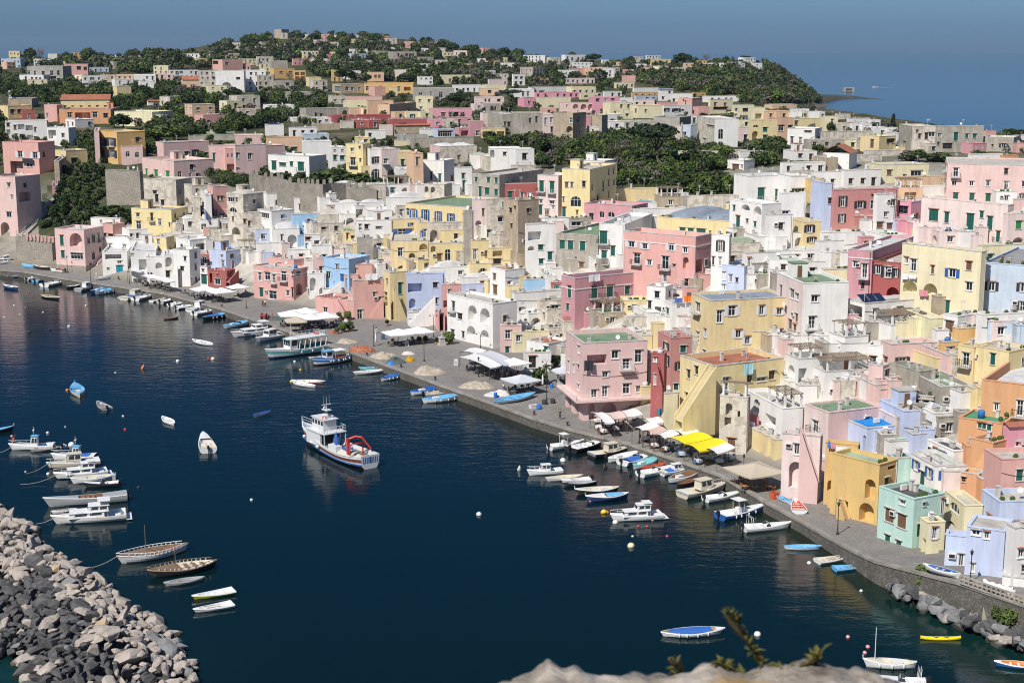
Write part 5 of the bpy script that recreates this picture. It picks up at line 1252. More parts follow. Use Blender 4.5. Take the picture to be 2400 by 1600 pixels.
# ================================================================== filler houses where the town shows roofs and terraces between the listed ones
VILL=[(345,330),(1090,335),(1110,470),(1450,450),(1690,470),(1730,420),(1900,380),(2399,350),(2399,1290),(2250,1240),(2000,1150),(1900,1120),(1700,1020),(1540,960),(1330,900),(1310,830),(1180,790),(1050,740),(880,690),(700,640),(560,620),(480,600),(300,590),(310,520),(350,500)]
FAR1=[(0,170),(140,150),(520,150),(700,165),(790,230),(800,260),(1000,200),(1100,180),(1420,170),(1500,205),(1700,235),(1880,250),(2080,300),(2399,320),(2399,360),(1900,350),(1850,300),(1560,290),(1100,320),(700,290),(760,260),(640,215),(440,190),(0,195)]
def filler():
 """more houses where the ray from the town polygon still meets bare slope"""
 rnd=random.Random(77); st=10
 for it,(poly,cap,cols) in enumerate(((VILL,120,'WWWCCKCQKYTP'),(VILL,70,'WWCCKQKT'),(FAR1,45,'WWCCAZQSK'))):
  bv,nT=town_bvh([hh['box'] for hh in HOUSES]); mask=np.zeros((140,240),bool)
  for i in range(14,132):
   for j in range(0,240):
    x,y=j*st+5,i*st+5
    if not inpoly(x,y,poly): continue
    hit_=bv.ray_cast(Vector((0,0,HC)),ray(x,y).normalized())
    if hit_[2] is not None and hit_[2]<nT: mask[i,j]=True
  n=0
  for i in range(131,13,-1):
   j=0
   while j<240:
    if not mask[i,j]: j+=1; continue
    k=j
    mw=10 if i>70 else (6 if poly is VILL else 3)
    while k<240 and mask[i,k] and k-j<mw: k+=1
    t=i
    while t>14 and mask[t-1,j:k].any() and i-t<(8 if i>70 else 4): t-=1
    yb=i*st+8; x0,x1=j*st-4,k*st+4
    G=ground((x0+x1)/2,yb); s=3500/max(60,G.y)
    if G.y<1700 and n<cap:
     h=max(2.8*s,(i-t)*st*.85)
     if (x1-x0)/s<2.5: x1=x0+2.5*s
     cc=rnd.choice(cols); xm=(x0+x1)/2; yt_=yb-h
     up=[q for q in HOUSES if q['cls']=='house' and abs(q['cx']-xm)<q['w']*.5+8 and -70<q['base_px']-yt_<60]
     if up and rnd.random()<.7:
      up.sort(key=lambda q:abs(q['base_px']-yt_)); cc=up[0]['code']
     house(None,cc,x0-rnd.random()*3,x0+(x1-x0)*rnd.uniform(.05,.3),x1,yb-h,yb+2,cls='outbuilding',roof=rnd.choice(['w','w','c','g','wd','c','l','n','k']),auto=rnd.choice(['wd','wdg','dk','wao','wdo','ag']) if h/s>2.6 else '',dens=.9,extra=rnd.choice(['','','','','P','R']) if (x1-x0)/s>5 and poly is VILL else '')  # infill house, classed under the outbuilding name
     n+=1
    mask[max(0,t-1):i+1,j:k]=False
    j=k
filler()
def dotted():
 rnd=random.Random(5)
 for P,n in (([(490,130),(640,92),(800,86),(1000,104),(1120,118),(1250,132),(1310,150),(1200,176),(900,176),(700,150),(480,146)],60),([(0,140),(500,132),(500,160),(0,165)],18),([(1130,152),(1780,142),(1780,160),(1300,196),(1100,196)],26),([(60,205),(420,200),(690,222),(760,240),(600,290),(430,300),(300,270)],12),([(700,190),(1100,170),(1120,200),(760,235)],20)):
  c=t=0
  while c<n and t<n*25:
   t+=1; x=rnd.uniform(min(p[0] for p in P),max(p[0] for p in P)); y=rnd.uniform(min(p[1] for p in P),max(p[1] for p in P))
   if not inpoly(x,y,P): continue
   i,j=int(y//10),int(x//10)
   if COVER[i,max(0,j-1):j+2].any(): continue
   G=ground(x,y)
   if abs(tz(G.x,G.y)-G.z)>1: continue
   s=3500/G.y; w=rnd.uniform(8,15)*s; h=rnd.uniform(4,7)*s
   house(None,rnd.choice('WWWCCAZQSYK'),x-w/2,x-w*rnd.uniform(.15,.45),x+w/2,y-h,y,cls='villa',roof=rnd.choice(['w','w','c','t','w']),auto=rnd.choice(['d','w','dn']),dens=.8); c+=1
dotted()
# ================================================================== vegetation
def leafmat(name,c0,c1):
 m=bpy.data.materials.new(name); m.use_nodes=True; nt=m.node_tree; b=nt.nodes['Principled BSDF']
 f=mth(nt,'ADD',mth(nt,'MULTIPLY',N(nt,'ShaderNodeNewGeometry').outputs['Random Per Island'],.6),mth(nt,'MULTIPLY',nz(nt,.35,3),.5))
 nt.links.new(rmp(nt,f,[(.15,c0),(.85,c1)]),b.inputs['Base Color']); b.inputs['Roughness'].default_value=.75; b.inputs['Specular IOR Level'].default_value=.15
 MATS[name]=m; return m
LEAF={'dark':leafmat('leaf_dark',(.016,.03,.012),(.05,.075,.025)),'mid':leafmat('leaf_mid',(.025,.045,.014),(.085,.12,.035)),'fresh':leafmat('leaf_fresh',(.05,.08,.018),(.14,.19,.05)),
 'pine':leafmat('leaf_pine',(.012,.026,.014),(.04,.06,.03)),'grey':leafmat('leaf_grey',(.07,.07,.055),(.16,.145,.115)),'rust':leafmat('leaf_rust',(.10,.06,.02),(.2,.12,.04)),'wood':None}
def woodmat(name,stops):
 m=bpy.data.materials.new(name); m.use_nodes=True; nt=m.node_tree; b=nt.nodes['Principled BSDF']
 f=mth(nt,'ADD',mth(nt,'MULTIPLY',N(nt,'ShaderNodeNewGeometry').outputs['Random Per Island'],.34),mth(nt,'MULTIPLY',nz(nt,.085,2),.75))
 nt.links.new(rmp(nt,f,stops),b.inputs['Base Color']); b.inputs['Roughness'].default_value=.8; b.inputs['Specular IOR Level'].default_value=.1; return m
LEAF['wood']=woodmat('woodland_leaf',[(.2,(.018,.030,.014)),(.42,(.04,.058,.022)),(.56,(.075,.095,.035)),(.68,(.10,.095,.06)),(.82,(.15,.13,.10))])
LEAF['garden']=woodmat('garden_leaf',[(.2,(.014,.026,.010)),(.45,(.035,.056,.018)),(.6,(.07,.10,.03)),(.78,(.11,.13,.05))])
BARK=mottle('bark',[(.3,(.07,.05,.035)),(.7,(.17,.13,.10))],3)
def leaf_quads(rng,blobs,n,size,up=.3):
 """scatter n leaf clumps over the blobs (cx,cy,cz,rx,ry,rz)"""
 B=np.array(blobs,float); vol=(B[:,3]*B[:,4]*B[:,5])**(2/3); k=rng.choice(len(B),n,p=vol/vol.sum())
 d=rng.normal(size=(n,3)); d/=np.linalg.norm(d,axis=1)[:,None]
 r=rng.uniform(.55,1.0,n)**.5
 lump=1+.18*np.sin(d[:,0]*5+k)*np.cos(d[:,1]*4+2*k)
 c=B[k,:3]+d*B[k,3:6]*(r*lump)[:,None]
 nrm=d+rng.normal(scale=.6,size=(n,3)); nrm[:,2]+=up; nrm/=np.linalg.norm(nrm,axis=1)[:,None]
 t=np.cross(nrm,rng.normal(size=(n,3))); t/=np.linalg.norm(t,axis=1)[:,None]; b=np.cross(nrm,t)
 s=size*rng.uniform(.6,1.4,n)[:,None]
 v=np.stack([c-t*s-b*s*.6, c+t*s*.9-b*s*.7, c+t*s*.7+b*s*.8, c-t*s*.8+b*s*.6],1).reshape(-1,3)
 return v
def quads_mesh(name,v,m):
 me=bpy.data.meshes.new(name); n=len(v)//4
 me.vertices.add(len(v)); me.vertices.foreach_set('co',v.astype(np.float32).ravel())
 me.loops.add(4*n); me.loops.foreach_set('vertex_index',np.arange(4*n,dtype=np.int32))
 me.polygons.add(n); me.polygons.foreach_set('loop_start',np.arange(0,4*n,4,dtype=np.int32)); me.update(calc_edges=True); me.materials.append(m); return me
def limbs(mb,rng,h,r,n,spread,top,m):
 base=[(0,0,-.6),(rng.normal(0,.03)*h,rng.normal(0,.03)*h,h*.25),(rng.normal(0,.05)*h,rng.normal(0,.05)*h,h*.5)]
 mb.tube(base,[r,r*.8,r*.65],m,7)
 b=Vector(base[-1])
 for k in range(n):
  a=2*math.pi*k/n+rng.uniform(-.4,.4); e=Vector((math.cos(a)*spread*rng.uniform(.6,1),math.sin(a)*spread*rng.uniform(.6,1),top*rng.uniform(.75,1)))
  mid=b.lerp(e,.5)+Vector((0,0,h*.06)); mb.tube([b-Vector((0,0,h*.05)),mid,e],[r*.5,r*.35,r*.12],m,5)
TREES={}
def tree_protos():
 rng=np.random.default_rng(11)
 def crown(name,blobs,n,size,leaf,up=.3): return quads_mesh(name,leaf_quads(rng,blobs,n,size,up),LEAF[leaf])
 for i in range(3):     # unit: height 1
  bl=[(0,0,.6,.3,.3,.3)]+[(rng.uniform(-.26,.26),rng.uniform(-.26,.26),rng.uniform(.42,.82),*(rng.uniform(.14,.22),)*3) for _ in range(9)]
  tr=MB(); limbs(tr,rng,1*.75,.035,4,.25,.75,BARK)
  for leaf in ('dark','mid','fresh'): TREES[leaf,i]=(tr.mesh('trunk'),crown('crown',bl,900,.042,leaf))
 bl=[(rng.uniform(-.4,.4),rng.uniform(-.4,.4),rng.uniform(.78,.92),.2,.2,.1) for _ in range(12)]+[(0,0,.86,.4,.4,.12)]
 tr=MB(); limbs(tr,rng,.9,.035,6,.38,.85,BARK); TREES['pine',0]=(tr.mesh('trunk'),crown('crown',bl,1300,.035,'pine',.6))
 bl=[(0,0,z,.10*(1.15-abs(z-.4))*.9,.10*(1.15-abs(z-.4))*.9,.09) for z in np.linspace(.1,.95,12)]
 tr=MB(); tr.tube([(0,0,-.2),(0,0,.15)],.02,BARK,6); TREES['cypress',0]=(tr.mesh('trunk'),crown('crown',bl,900,.026,'pine',.8))
 tr=MB(); rng2=np.random.default_rng(3)
 limbs(tr,rng2,.6,.03,5,.3,.7,BARK)
 tw=MB()
 for k in range(46):
  a=rng2.uniform(0,6.28); r0=rng2.uniform(.02,.2); z0=rng2.uniform(.4,.65); r1=r0+rng2.uniform(.05,.25); z1=min(1,z0+rng2.uniform(.15,.4))
  p=Vector((math.cos(a)*r0,math.sin(a)*r0,z0)); q=Vector((math.cos(a+.3)*r1,math.sin(a+.3)*r1,z1)); tw.tube([p,p.lerp(q,.5)+Vector((0,0,.02)),q],[.009,.006,.002],TWIG,4,False)
 TREES['bare',0]=(tr.mesh('trunk'),tw.mesh('crown'))
 # bush
 for i,leaf in enumerate(('dark','mid','fresh','rust','grey')):
  bl=[(0,0,.45,.42,.42,.45)]+[(rng.uniform(-.3,.3),rng.uniform(-.3,.3),rng.uniform(.3,.7),.25,.25,.25) for _ in range(6)]
  TREES['bush_'+leaf,0]=(None,crown('crown',bl,420,.075,leaf))
 # palm
 tr=MB(); tr.tube([(0,0,-.2),(.01,0,.4),(0,.01,.72)],[.045,.035,.03],BARK,8); fr=MB(); LP=LEAF['mid']
 for k in range(34):
  a=rng.uniform(0,6.28); el=rng.uniform(-.5,1.3); L=rng.uniform(.28,.38); pts=[]
  for t in np.linspace(0,1,6):
   pts.append(Vector((math.cos(a)*L*t*math.cos(el*.6),math.sin(a)*L*t*math.cos(el*.6),.73+L*(math.sin(el)*t-.75*t*t*math.cos(el*.5)))))
  sd=Vector((-math.sin(a),math.cos(a),0))
  for u in range(5):
   w0=.035*(1-abs(u/5-.4)); fr.face([pts[u]-sd*w0-Vector((0,0,w0*.6)),pts[u],pts[u+1],pts[u+1]-sd*w0*.8-Vector((0,0,w0*.5))],LP); fr.face([pts[u],pts[u]+sd*w0-Vector((0,0,w0*.6)),pts[u+1]+sd*w0*.8-Vector((0,0,w0*.5)),pts[u+1]],LP)
 TREES['palm',0]=(tr.mesh('trunk'),fr.mesh('crown'))
TWIG=mat('bare_twigs',(.17,.14,.12),.9)
tree_protos()
KINDN={'dark':('tree','dark green leafy tree'),'mid':('tree','mid green leafy tree'),'fresh':('tree','fresh green leafy tree'),'pine':('umbrella_pine','dark umbrella pine with flat crown'),'cypress':('cypress_tree','slim dark cypress'),
 'bare':('bare_tree','leafless grey-brown tree'),'palm':('palm_tree','palm tree with arching fronds'),'bush_dark':('shrub','rounded dark green shrub'),'bush_mid':('shrub','rounded mid green shrub'),'bush_fresh':('shrub','rounded fresh green shrub'),
 'bush_rust':('shrub','rust brown conifer-like shrub'),'bush_grey':('shrub','grey twiggy shrub')}
_trng=random.Random(9); VEG=[]
def tree(kind,x,ytop,yb,wpx=None,where='',crop=None,label=None,group=None):
 if crop: x,ytop=cv(crop,x,ytop); _,yb=cv(crop,0,yb); wpx=wpx/3.92 if wpx else None
 G=ground(x,yb); G.z=min(G.z,tz(G.x,G.y)); ht=max(.5,at_Y(x,ytop,G.y).z-G.z); ht=min(ht,16)
 vs=[k for k in TREES if k[0]==kind]; tr,cr=TREES[_trng.choice(vs)]
 nm,desc=KINDN[kind]; sc=ht
 sxy=ht
 if wpx: sxy=(wpx*G.y/F)/{'pine':1.1,'cypress':.24,'palm':.7,'bare':.8}.get(kind,.95)
 o=empty(nm,G,_trng.uniform(0,6.28),label or (desc+' '+where).strip(),'tree' if nm!='shrub' else 'shrub',group)
 for n,me in (('trunk',tr),('crown',cr)):
  if me: obj(n,me,o,(0,0,0),0,(sxy,sxy,sc))
 VEG.append((o,kind,x,(ytop+yb)/2))
 return o
def uncovered(x,y):
 i,j=int(y//10),int(x//10); return 0<=i<160 and 0<=j<240 and not COVER[i,j]
WOODS={'hill_woodland':([(470,128),(530,104),(640,84),(800,80),(960,94),(1100,112),(1250,128),(1310,150),(1200,176),(1130,186),(900,178),(760,160),(690,150),(480,142)],1250,(2.2,4.2),'wood'),
'west_woodland':([(0,128),(520,126),(520,158),(420,170),(200,168),(0,150)],520,(2.2,4.2),'wood'),
'headland_woodland':([(1430,172),(1600,158),(1760,152),(1830,158),(1900,176),(1945,202),(1966,224),(1930,238),(1720,246),(1600,215),(1500,192)],1300,(2.2,4.0),'wood'),
'ridge_woodland':([(1130,150),(1400,150),(1800,138),(1800,165),(1440,185),(1300,200),(1100,200),(760,185),(720,160)],700,(2.,3.6),'wood'),
'garden_woodland':([(0,196),(150,192),(450,190),(690,214),(790,232),(780,252),(700,275),(600,300),(430,325),(345,330),(320,300),(240,270),(100,238),(0,225)],900,(1.5,3.2),'garden'),
'orchard_woodland':([(1118,325),(1260,318),(1480,310),(1560,318),(1700,345),(1860,335),(1875,380),(1700,395),(1560,412),(1735,440),(1740,468),(1600,458),(1450,442),(1440,390),(1270,385)],760,(1.2,2.5),'garden'),
'scrub_woodland':(FAR1,1300,(.8,2.0),'wood'),
'outer_woodland':([(-520,132),(-2,132),(-2,385),(-90,420),(-520,430)],620,(2.,3.8),'wood'),
'terrace_scrub':([(0,250),(340,330),(1110,330),(1110,420),(600,440),(340,420),(330,385),(0,400)],700,(.7,1.7),'garden')}
def woods():
 rng=np.random.default_rng(21); rnd=random.Random(4)
 for nm,(P,n,(r0,r1),leaf) in WOODS.items():
  xs=[p[0] for p in P]; ys=[p[1] for p in P]; V=[]; MI=[]; c=0; tries=0
  while c<n and tries<n*12:
   tries+=1
   x=rnd.uniform(min(xs),max(xs)); y=rnd.uniform(min(ys),max(ys))
   if not inpoly(x,y,P) or (636<x<684 and y<100): continue
   if 0<=x<2400 and not uncovered(x,y) and rnd.random()<.93: continue
   G=ground(x,y+2)
   if G.y>2150 or G.z<.5 or abs(tz(G.x,G.y)-G.z)>1: continue
   r=rnd.uniform(r0,r1)
   if G.y<1000: r*=.9
   bl=[(0,0,r*.8,r,r,r*.9)]+[(rnd.uniform(-.6,.6)*r,rnd.uniform(-.6,.6)*r,r*rnd.uniform(.6,1.5),r*.55,r*.55,r*.5) for _ in range(3)]
   k=130 if G.y>900 else 230
   q=leaf_quads(rng,bl,k,r*(.2 if G.y>900 else .15)); q+=np.array([G.x,G.y,G.z]); V.append(q); c+=1; MI+=[rnd.choice((0,0,0,0,1,1,2,3))]*k
  me=quads_mesh(nm,np.concatenate(V),LEAF[leaf])
  for q in ('dark','grey','fresh'): me.materials.append(LEAF[q])
  me.polygons.foreach_set('material_index',np.array(MI,dtype=np.int32)); o=obj(nm,me)
  tag(o,{'hill_woodland':'dark scrubby woodland covering the round hill on the skyline','west_woodland':'belt of trees along the western skyline','headland_woodland':'dense dark woodland clothing the seaward headland','ridge_woodland':'scattered trees between the houses of the far ridge','scrub_woodland':'patchy green scrub and small trees between the plateau houses','outer_woodland':'woodland continuing west of the harbour slope','terrace_scrub':'low green scrub on the western terraces','garden_woodland':'dense green garden trees below the western houses','orchard_woodland':'tangled orchard greenery around the big umbrella pine'}[nm],'woodland',kind='stuff')
woods()
tree('pine',1543,292,398,122,label='large dark umbrella pine rising over the orchard garden')
tree('cypress',2092,267,312,15,label='lone slim cypress against the bay')
tree('palm',1897,219,252,26,label='tall palm standing near the headland shore')
tree('dark',1066,214,246,46,label='round dense tree beside the dark stone palazzo')
tree('pine',1195,211,243,48,label='umbrella pine behind the lilac-grey far houses')
tree('pine',806,119,147,36,label='umbrella pine on the hill slope above the white villas')
tree('pine',1748,131,146,24,label='small umbrella pine at the seaward ridge end')
tree('pine',1213,208,236,30)if 0 else None
tree('dark',208,109,140,40,label='tall dark tree breaking the western skyline')
tree('mid',205,112,158,38)if 0 else None
for i,(k,x,yt,yb,w) in enumerate([('mid',204,108,152,36),('dark',70,100,146,34),('bare',95,98,140,30),('dark',418,116,162,26),('dark',438,128,160,26),('dark',405,135,165,22),('dark',155,118,140,26),('mid',345,118,142,44),
 ('dark',535,98,120,36),('dark',585,85,112,40),('dark',620,82,108,30),('dark',700,75,100,34),('dark',735,76,98,40),('mid',800,72,96,44),('dark',870,84,104,36),('bare',1005,92,120,40),('dark',1060,98,124,36),('mid',1100,104,128,44),('dark',1180,108,130,40),('mid',1216,112,136,50),
 ('dark',1390,124,146,42),('dark',1602,122,152,52),('bare',1656,124,148,30),('dark',1480,130,152,24),('dark',980,142,178,24),('dark',950,152,176,30),('mid',940,158,178,30),('dark',870,152,172,44),('dark',945,174,192,38),('bare',1120,158,185,26),('mid',810,150,194,60),('dark',860,172,194,24),('bare',680,168,194,28),
 ('mid',1300,165,196,34),('dark',1410,160,188,40),('bare',1530,180,205,60),('mid',1340,120,142,30)]):
 tree(k,x,yt,yb,w,group='single trees on the far ridge')
for k,x,yt,yb,w in [('dark',290,262,305,60),('dark',268,268,300,40),('fresh',375,290,332,88),('fresh',410,295,330,50),('dark',345,332,370,42),('dark',545,200,232,50),('dark',600,215,250,60),('mid',500,225,260,46),('dark',440,215,250,50),('mid',655,220,262,60),('dark',560,258,300,54),('dark',470,238,276,54),('mid',700,212,240,40),('bare',715,180,200,30),
 ('dark',180,205,235,52),('mid',250,206,236,56),('dark',330,196,230,46),('dark',95,200,232,60),('mid',40,205,236,50),('dark',620,262,296,40),('mid',520,285,318,60),('dark',450,292,300+26,40),('dark',380,205,240,50),('dark',810,250,268,45)]:
 tree(k,x,yt,yb,w,group='trees of the western gardens')
for k,x,yt,yb,w in [('dark',1270,318,372,60),('bare',1310,322,362,70),('mid',1345,325,366,56),('fresh',1150,312,345,40),('dark',1180,315,350,50),('mid',1225,330,366,40),('bare',1440,330,372,60),('bare',1475,332,368,50),('mid',1405,350,390,60),('dark',1480,352,394,50),('fresh',1565,380,420,44),('dark',1610,402,448,66),('mid',1540,425,452,60),('dark',1660,330,366,60),('fresh',1700,338,372,50),('mid',1770,330,366,56),('dark',1830,320,352,40),
 ('mid',1460,395,448,44),('dark',1510,405,430,40),('dark',1620,345,385,60),('fresh',1690,366,400,40),('bush_mid',1650,435,458,60),('dark',1270,360,396,46),('mid',1820,332,356,30),('bare',1815,352,375,30)]:
 tree(k,x,yt,yb,w,group='trees of the orchard garden')
for k,x,yt,yb,w in [('mid',1920,335,362,40),('dark',1960,338,365,50),('mid',2150,348,380,60),('grey' if 0 else 'bush_grey',2130,350,378,44),('bush_mid',2200,355,378,70),('bush_dark',2380,300,322,50),('palm',2360,296,330,44),('palm',2390,298,330,40),('dark',1700,268,296,50),('mid',1740,272,296,60),('dark',1650,262,285,36),('dark',1945,285,310,30),('bush_mid',2290,350,372,40)]:
 tree(k,x,yt,yb,w,group='garden trees along the eastern crest')
for k,x,yt,yb,w in [('bush_mid',790,392,434,95),('bush_dark',745,398,436,60),('bush_mid',845,402,440,70),('bush_dark',660,398,436,44),('bush_dark',705,402,430,36),('bush_mid',620,388,420,30),('cypress',917,398,446,26),('bush_rust',932,408,448,26),('bush_dark',880,415,442,50)]:
 tree(k,x,yt,yb,w,group='shrubs behind the battlemented wall')
# terraced slope on the west side: clipped round shrubs
rr=random.Random(31)
SL=[(150,395),(235,385),(240,420),(240,480),(205,530),(120,540),(95,530),(135,470)]
for _ in range(400):
 x=rr.uniform(90,245); y=rr.uniform(385,545)
 if not inpoly(x,y,SL) or any(abs(v[2]-x)<13 and abs(v[3]-y)<11 for v in VEG[-60:]): continue
 s=rr.uniform(17,27); tree(rr.choice(['bush_dark','bush_dark','bush_mid']),x,y-s*.55,y+s*.5,s,group='round shrubs on the terraced slope',where='on the terraced slope below the road')
for k,x,yt,yb,w,l in [('bush_mid',270,478,504,60,'spreading hedge under the rubble bastion'),('bush_dark',310,485,520,50,'hanging creeper under the rubble bastion'),('bush_mid',240,480,500,40,'low hedge at the foot of the bastion')]:
 tree(k,x,yt,yb,w,label=l)
# ================================================================== boats
HULLC={'w':((.74,.74,.72),'white'),'b':((.03,.12,.38),'blue'),'l':((.16,.42,.66),'light blue'),'k':((.025,.025,.03),'black'),'d':((.10,.035,.03),'dark red'),'n':((.22,.12,.07),'brown'),
'c':((.62,.56,.44),'cream'),'g':((.36,.37,.37),'grey'),'y':((.42,.44,.03),'yellow green'),'r':((.55,.09,.05),'red'),'v':((.03,.06,.17),'navy'),'o':((.6,.2,.05),'orange'),'t':((.30,.22,.14),'wooden'),'q':((.20,.50,.52),'aqua')}
def bmat(c): return mat('boat_'+HULLC[c][1].replace(' ','_'),HULLC[c][0],.35)
TEAK=mottle('boat_teak',[(.3,(.16,.10,.065)),(.7,(.28,.19,.12))],4,rough=.6,stretch=(1,6,1)); ROPE=mat('rope',(.35,.31,.25),.9); FEND=mat('fender_white',(.72,.71,.68),.5)
MOTOR=mat('outboard_black',(.02,.02,.025),.35); SCREEN=mat('windscreen',(.04,.05,.06),.08); INSIDE=mat('boat_inside',(.50,.49,.46),.6)
TARP={'b':mat('tarp_blue',(.03,.13,.45),.8),'c':mat('tarp_cream',(.58,.52,.43),.9),'w':mat('tarp_white',(.72,.72,.70),.85),'g':mat('tarp_grey',(.16,.19,.23),.85),'l':mat('tarp_light_blue',(.16,.42,.62),.8),'r':mat('tarp_red',(.55,.06,.07),.8)}
def section(t,B,pw,trans):
 """half beam along the hull, t 0 stern .. 1 bow"""
 f=math.sin(math.pi*min(1,max(0,(t*.52+.48 if trans else t))))
 f=max(0,f)**pw
 return B/2*f
def hull_mesh(L,B,D,hc,rim,inside,trans=True,sheer=.35,bottom=None,floor=.28,pw=.62,stripe=None,bow_rake=.08,sternf=1.):
 mb=MB(); n=16; outer=[]; gun=[]; ing=[]; flo=[]
 for i in range(n+1):
  t=i/n; b=max(.02,section(t,B,pw,trans))*(1-(1-sternf)*max(0,1-t/.32)**2)
  x=-L/2+L*t; z=D*(1+sheer*(abs(t-.38)/.62)**2 if t>.38 else 1+sheer*.35*((.38-t)/.38)**2)
  kz=-.22 if t<.85 else -.22+.3*((t-.85)/.15)**2
  xr=bow_rake*L*max(0,(t-.75)/.25)
  xs=-bow_rake*L*.6*max(0,(.2-t)/.2) if not trans else 0
  row=[]
  for s,(wb,zz) in enumerate(((1,1),(1.0,.78),(.96,.5),(.86,.2),(.62,-.05),(.12,None))):
   zv=z*zz if zz is not None else kz
   fr=(zv/z) if z else 0
   row.append((x+(xr+xs)*max(0,fr),b*wb,zv))
  outer.append(row); gun.append((x+xr+xs,b,z)); ing.append((x+(xr+xs)*.8,max(.0,b-.09),z)); flo.append((x*.96+(xr+xs)*.3,max(0,b*.82-.1),D*floor+.06*max(0,t-.7)))
 for sd in (1,-1):
  rows=[[(p[0],sd*p[1],p[2]) for p in r] for r in outer]
  k=len(rows[0])
  for i in range(n):
   for j in range(k-1):
    m=hc
    if j>=3 and bottom: m=bottom
    if stripe and j==1: m=stripe
    mb.face([rows[i][j],rows[i+1][j],rows[i+1][j+1],rows[i][j+1]],m,True)
 # transom
 r=outer[0];
 if trans: mb.face([(p[0],p[1],p[2]) for p in r]+[(p[0],-p[1],p[2]) for p in r[::-1]],hc)
 for sd in (1,-1):
  for i in range(n):
   a,b,c,d=gun[i],gun[i+1],ing[i+1],ing[i]; e=.03
   mb.face([(a[0],sd*a[1],a[2]+e),(b[0],sd*b[1],b[2]+e),(c[0],sd*c[1],c[2]+e),(d[0],sd*d[1],d[2]+e)],rim)
   mb.face([(a[0],sd*(a[1]+.03),a[2]-.07),(b[0],sd*(b[1]+.03),b[2]-.07),(b[0],sd*(b[1]+.0),b[2]+e),(a[0],sd*a[1],a[2]+e)],rim)
   f,g=flo[i],flo[i+1]
   mb.face([(d[0],sd*d[1],d[2]+e),(c[0],sd*c[1],c[2]+e),(g[0],sd*g[1],g[2]),(f[0],sd*f[1],f[2])],inside,True)
 for i in range(n):
  f,g=flo[i],flo[i+1]; mb.face([(f[0],f[1],f[2]),(g[0],g[1],g[2]),(g[0],-g[1],g[2]),(f[0],-f[1],f[2])],inside)
 if trans:
  a,f=ing[0],flo[0]; mb.face([(a[0]+.08,a[1],a[2]+.02),(a[0]+.08,-a[1],a[2]+.02),(f[0]+.08,-f[1],f[2]),(f[0]+.08,f[1],f[2])],inside)
  g=gun[0]; mb.face([(g[0],g[1],g[2]+.03),(g[0]+.09,g[1]-.02,g[2]+.03),(g[0]+.09,-g[1]+.02,g[2]+.03),(g[0],-g[1],g[2]+.03)],rim)
 return mb,gun,flo
def deck_part(gun,t0,t1,m,camber=.06,inset=.05,drop=.0):
 mb=MB(); n=len(gun)-1; rows=[]
 for i in range(n+1):
  t=i/n
  if t<t0-1e-6 or t>t1+1e-6: continue
  x,b,z=gun[i]; b=max(.0,b-inset); rows.append([(x,b*s,z+.035-drop+camber*(1-s*s)) for s in (-1,-.6,-.2,.2,.6,1)])
 if len(rows)>1: mb.grid(rows,m)
 # front and back closing walls
 for r in ((rows[0],) if rows else ()): mb.face([*r,(r[-1][0],r[-1][1],r[-1][2]-.4),(r[0][0],r[0][1],r[0][2]-.4)],m)
 return mb
BOATS=[]
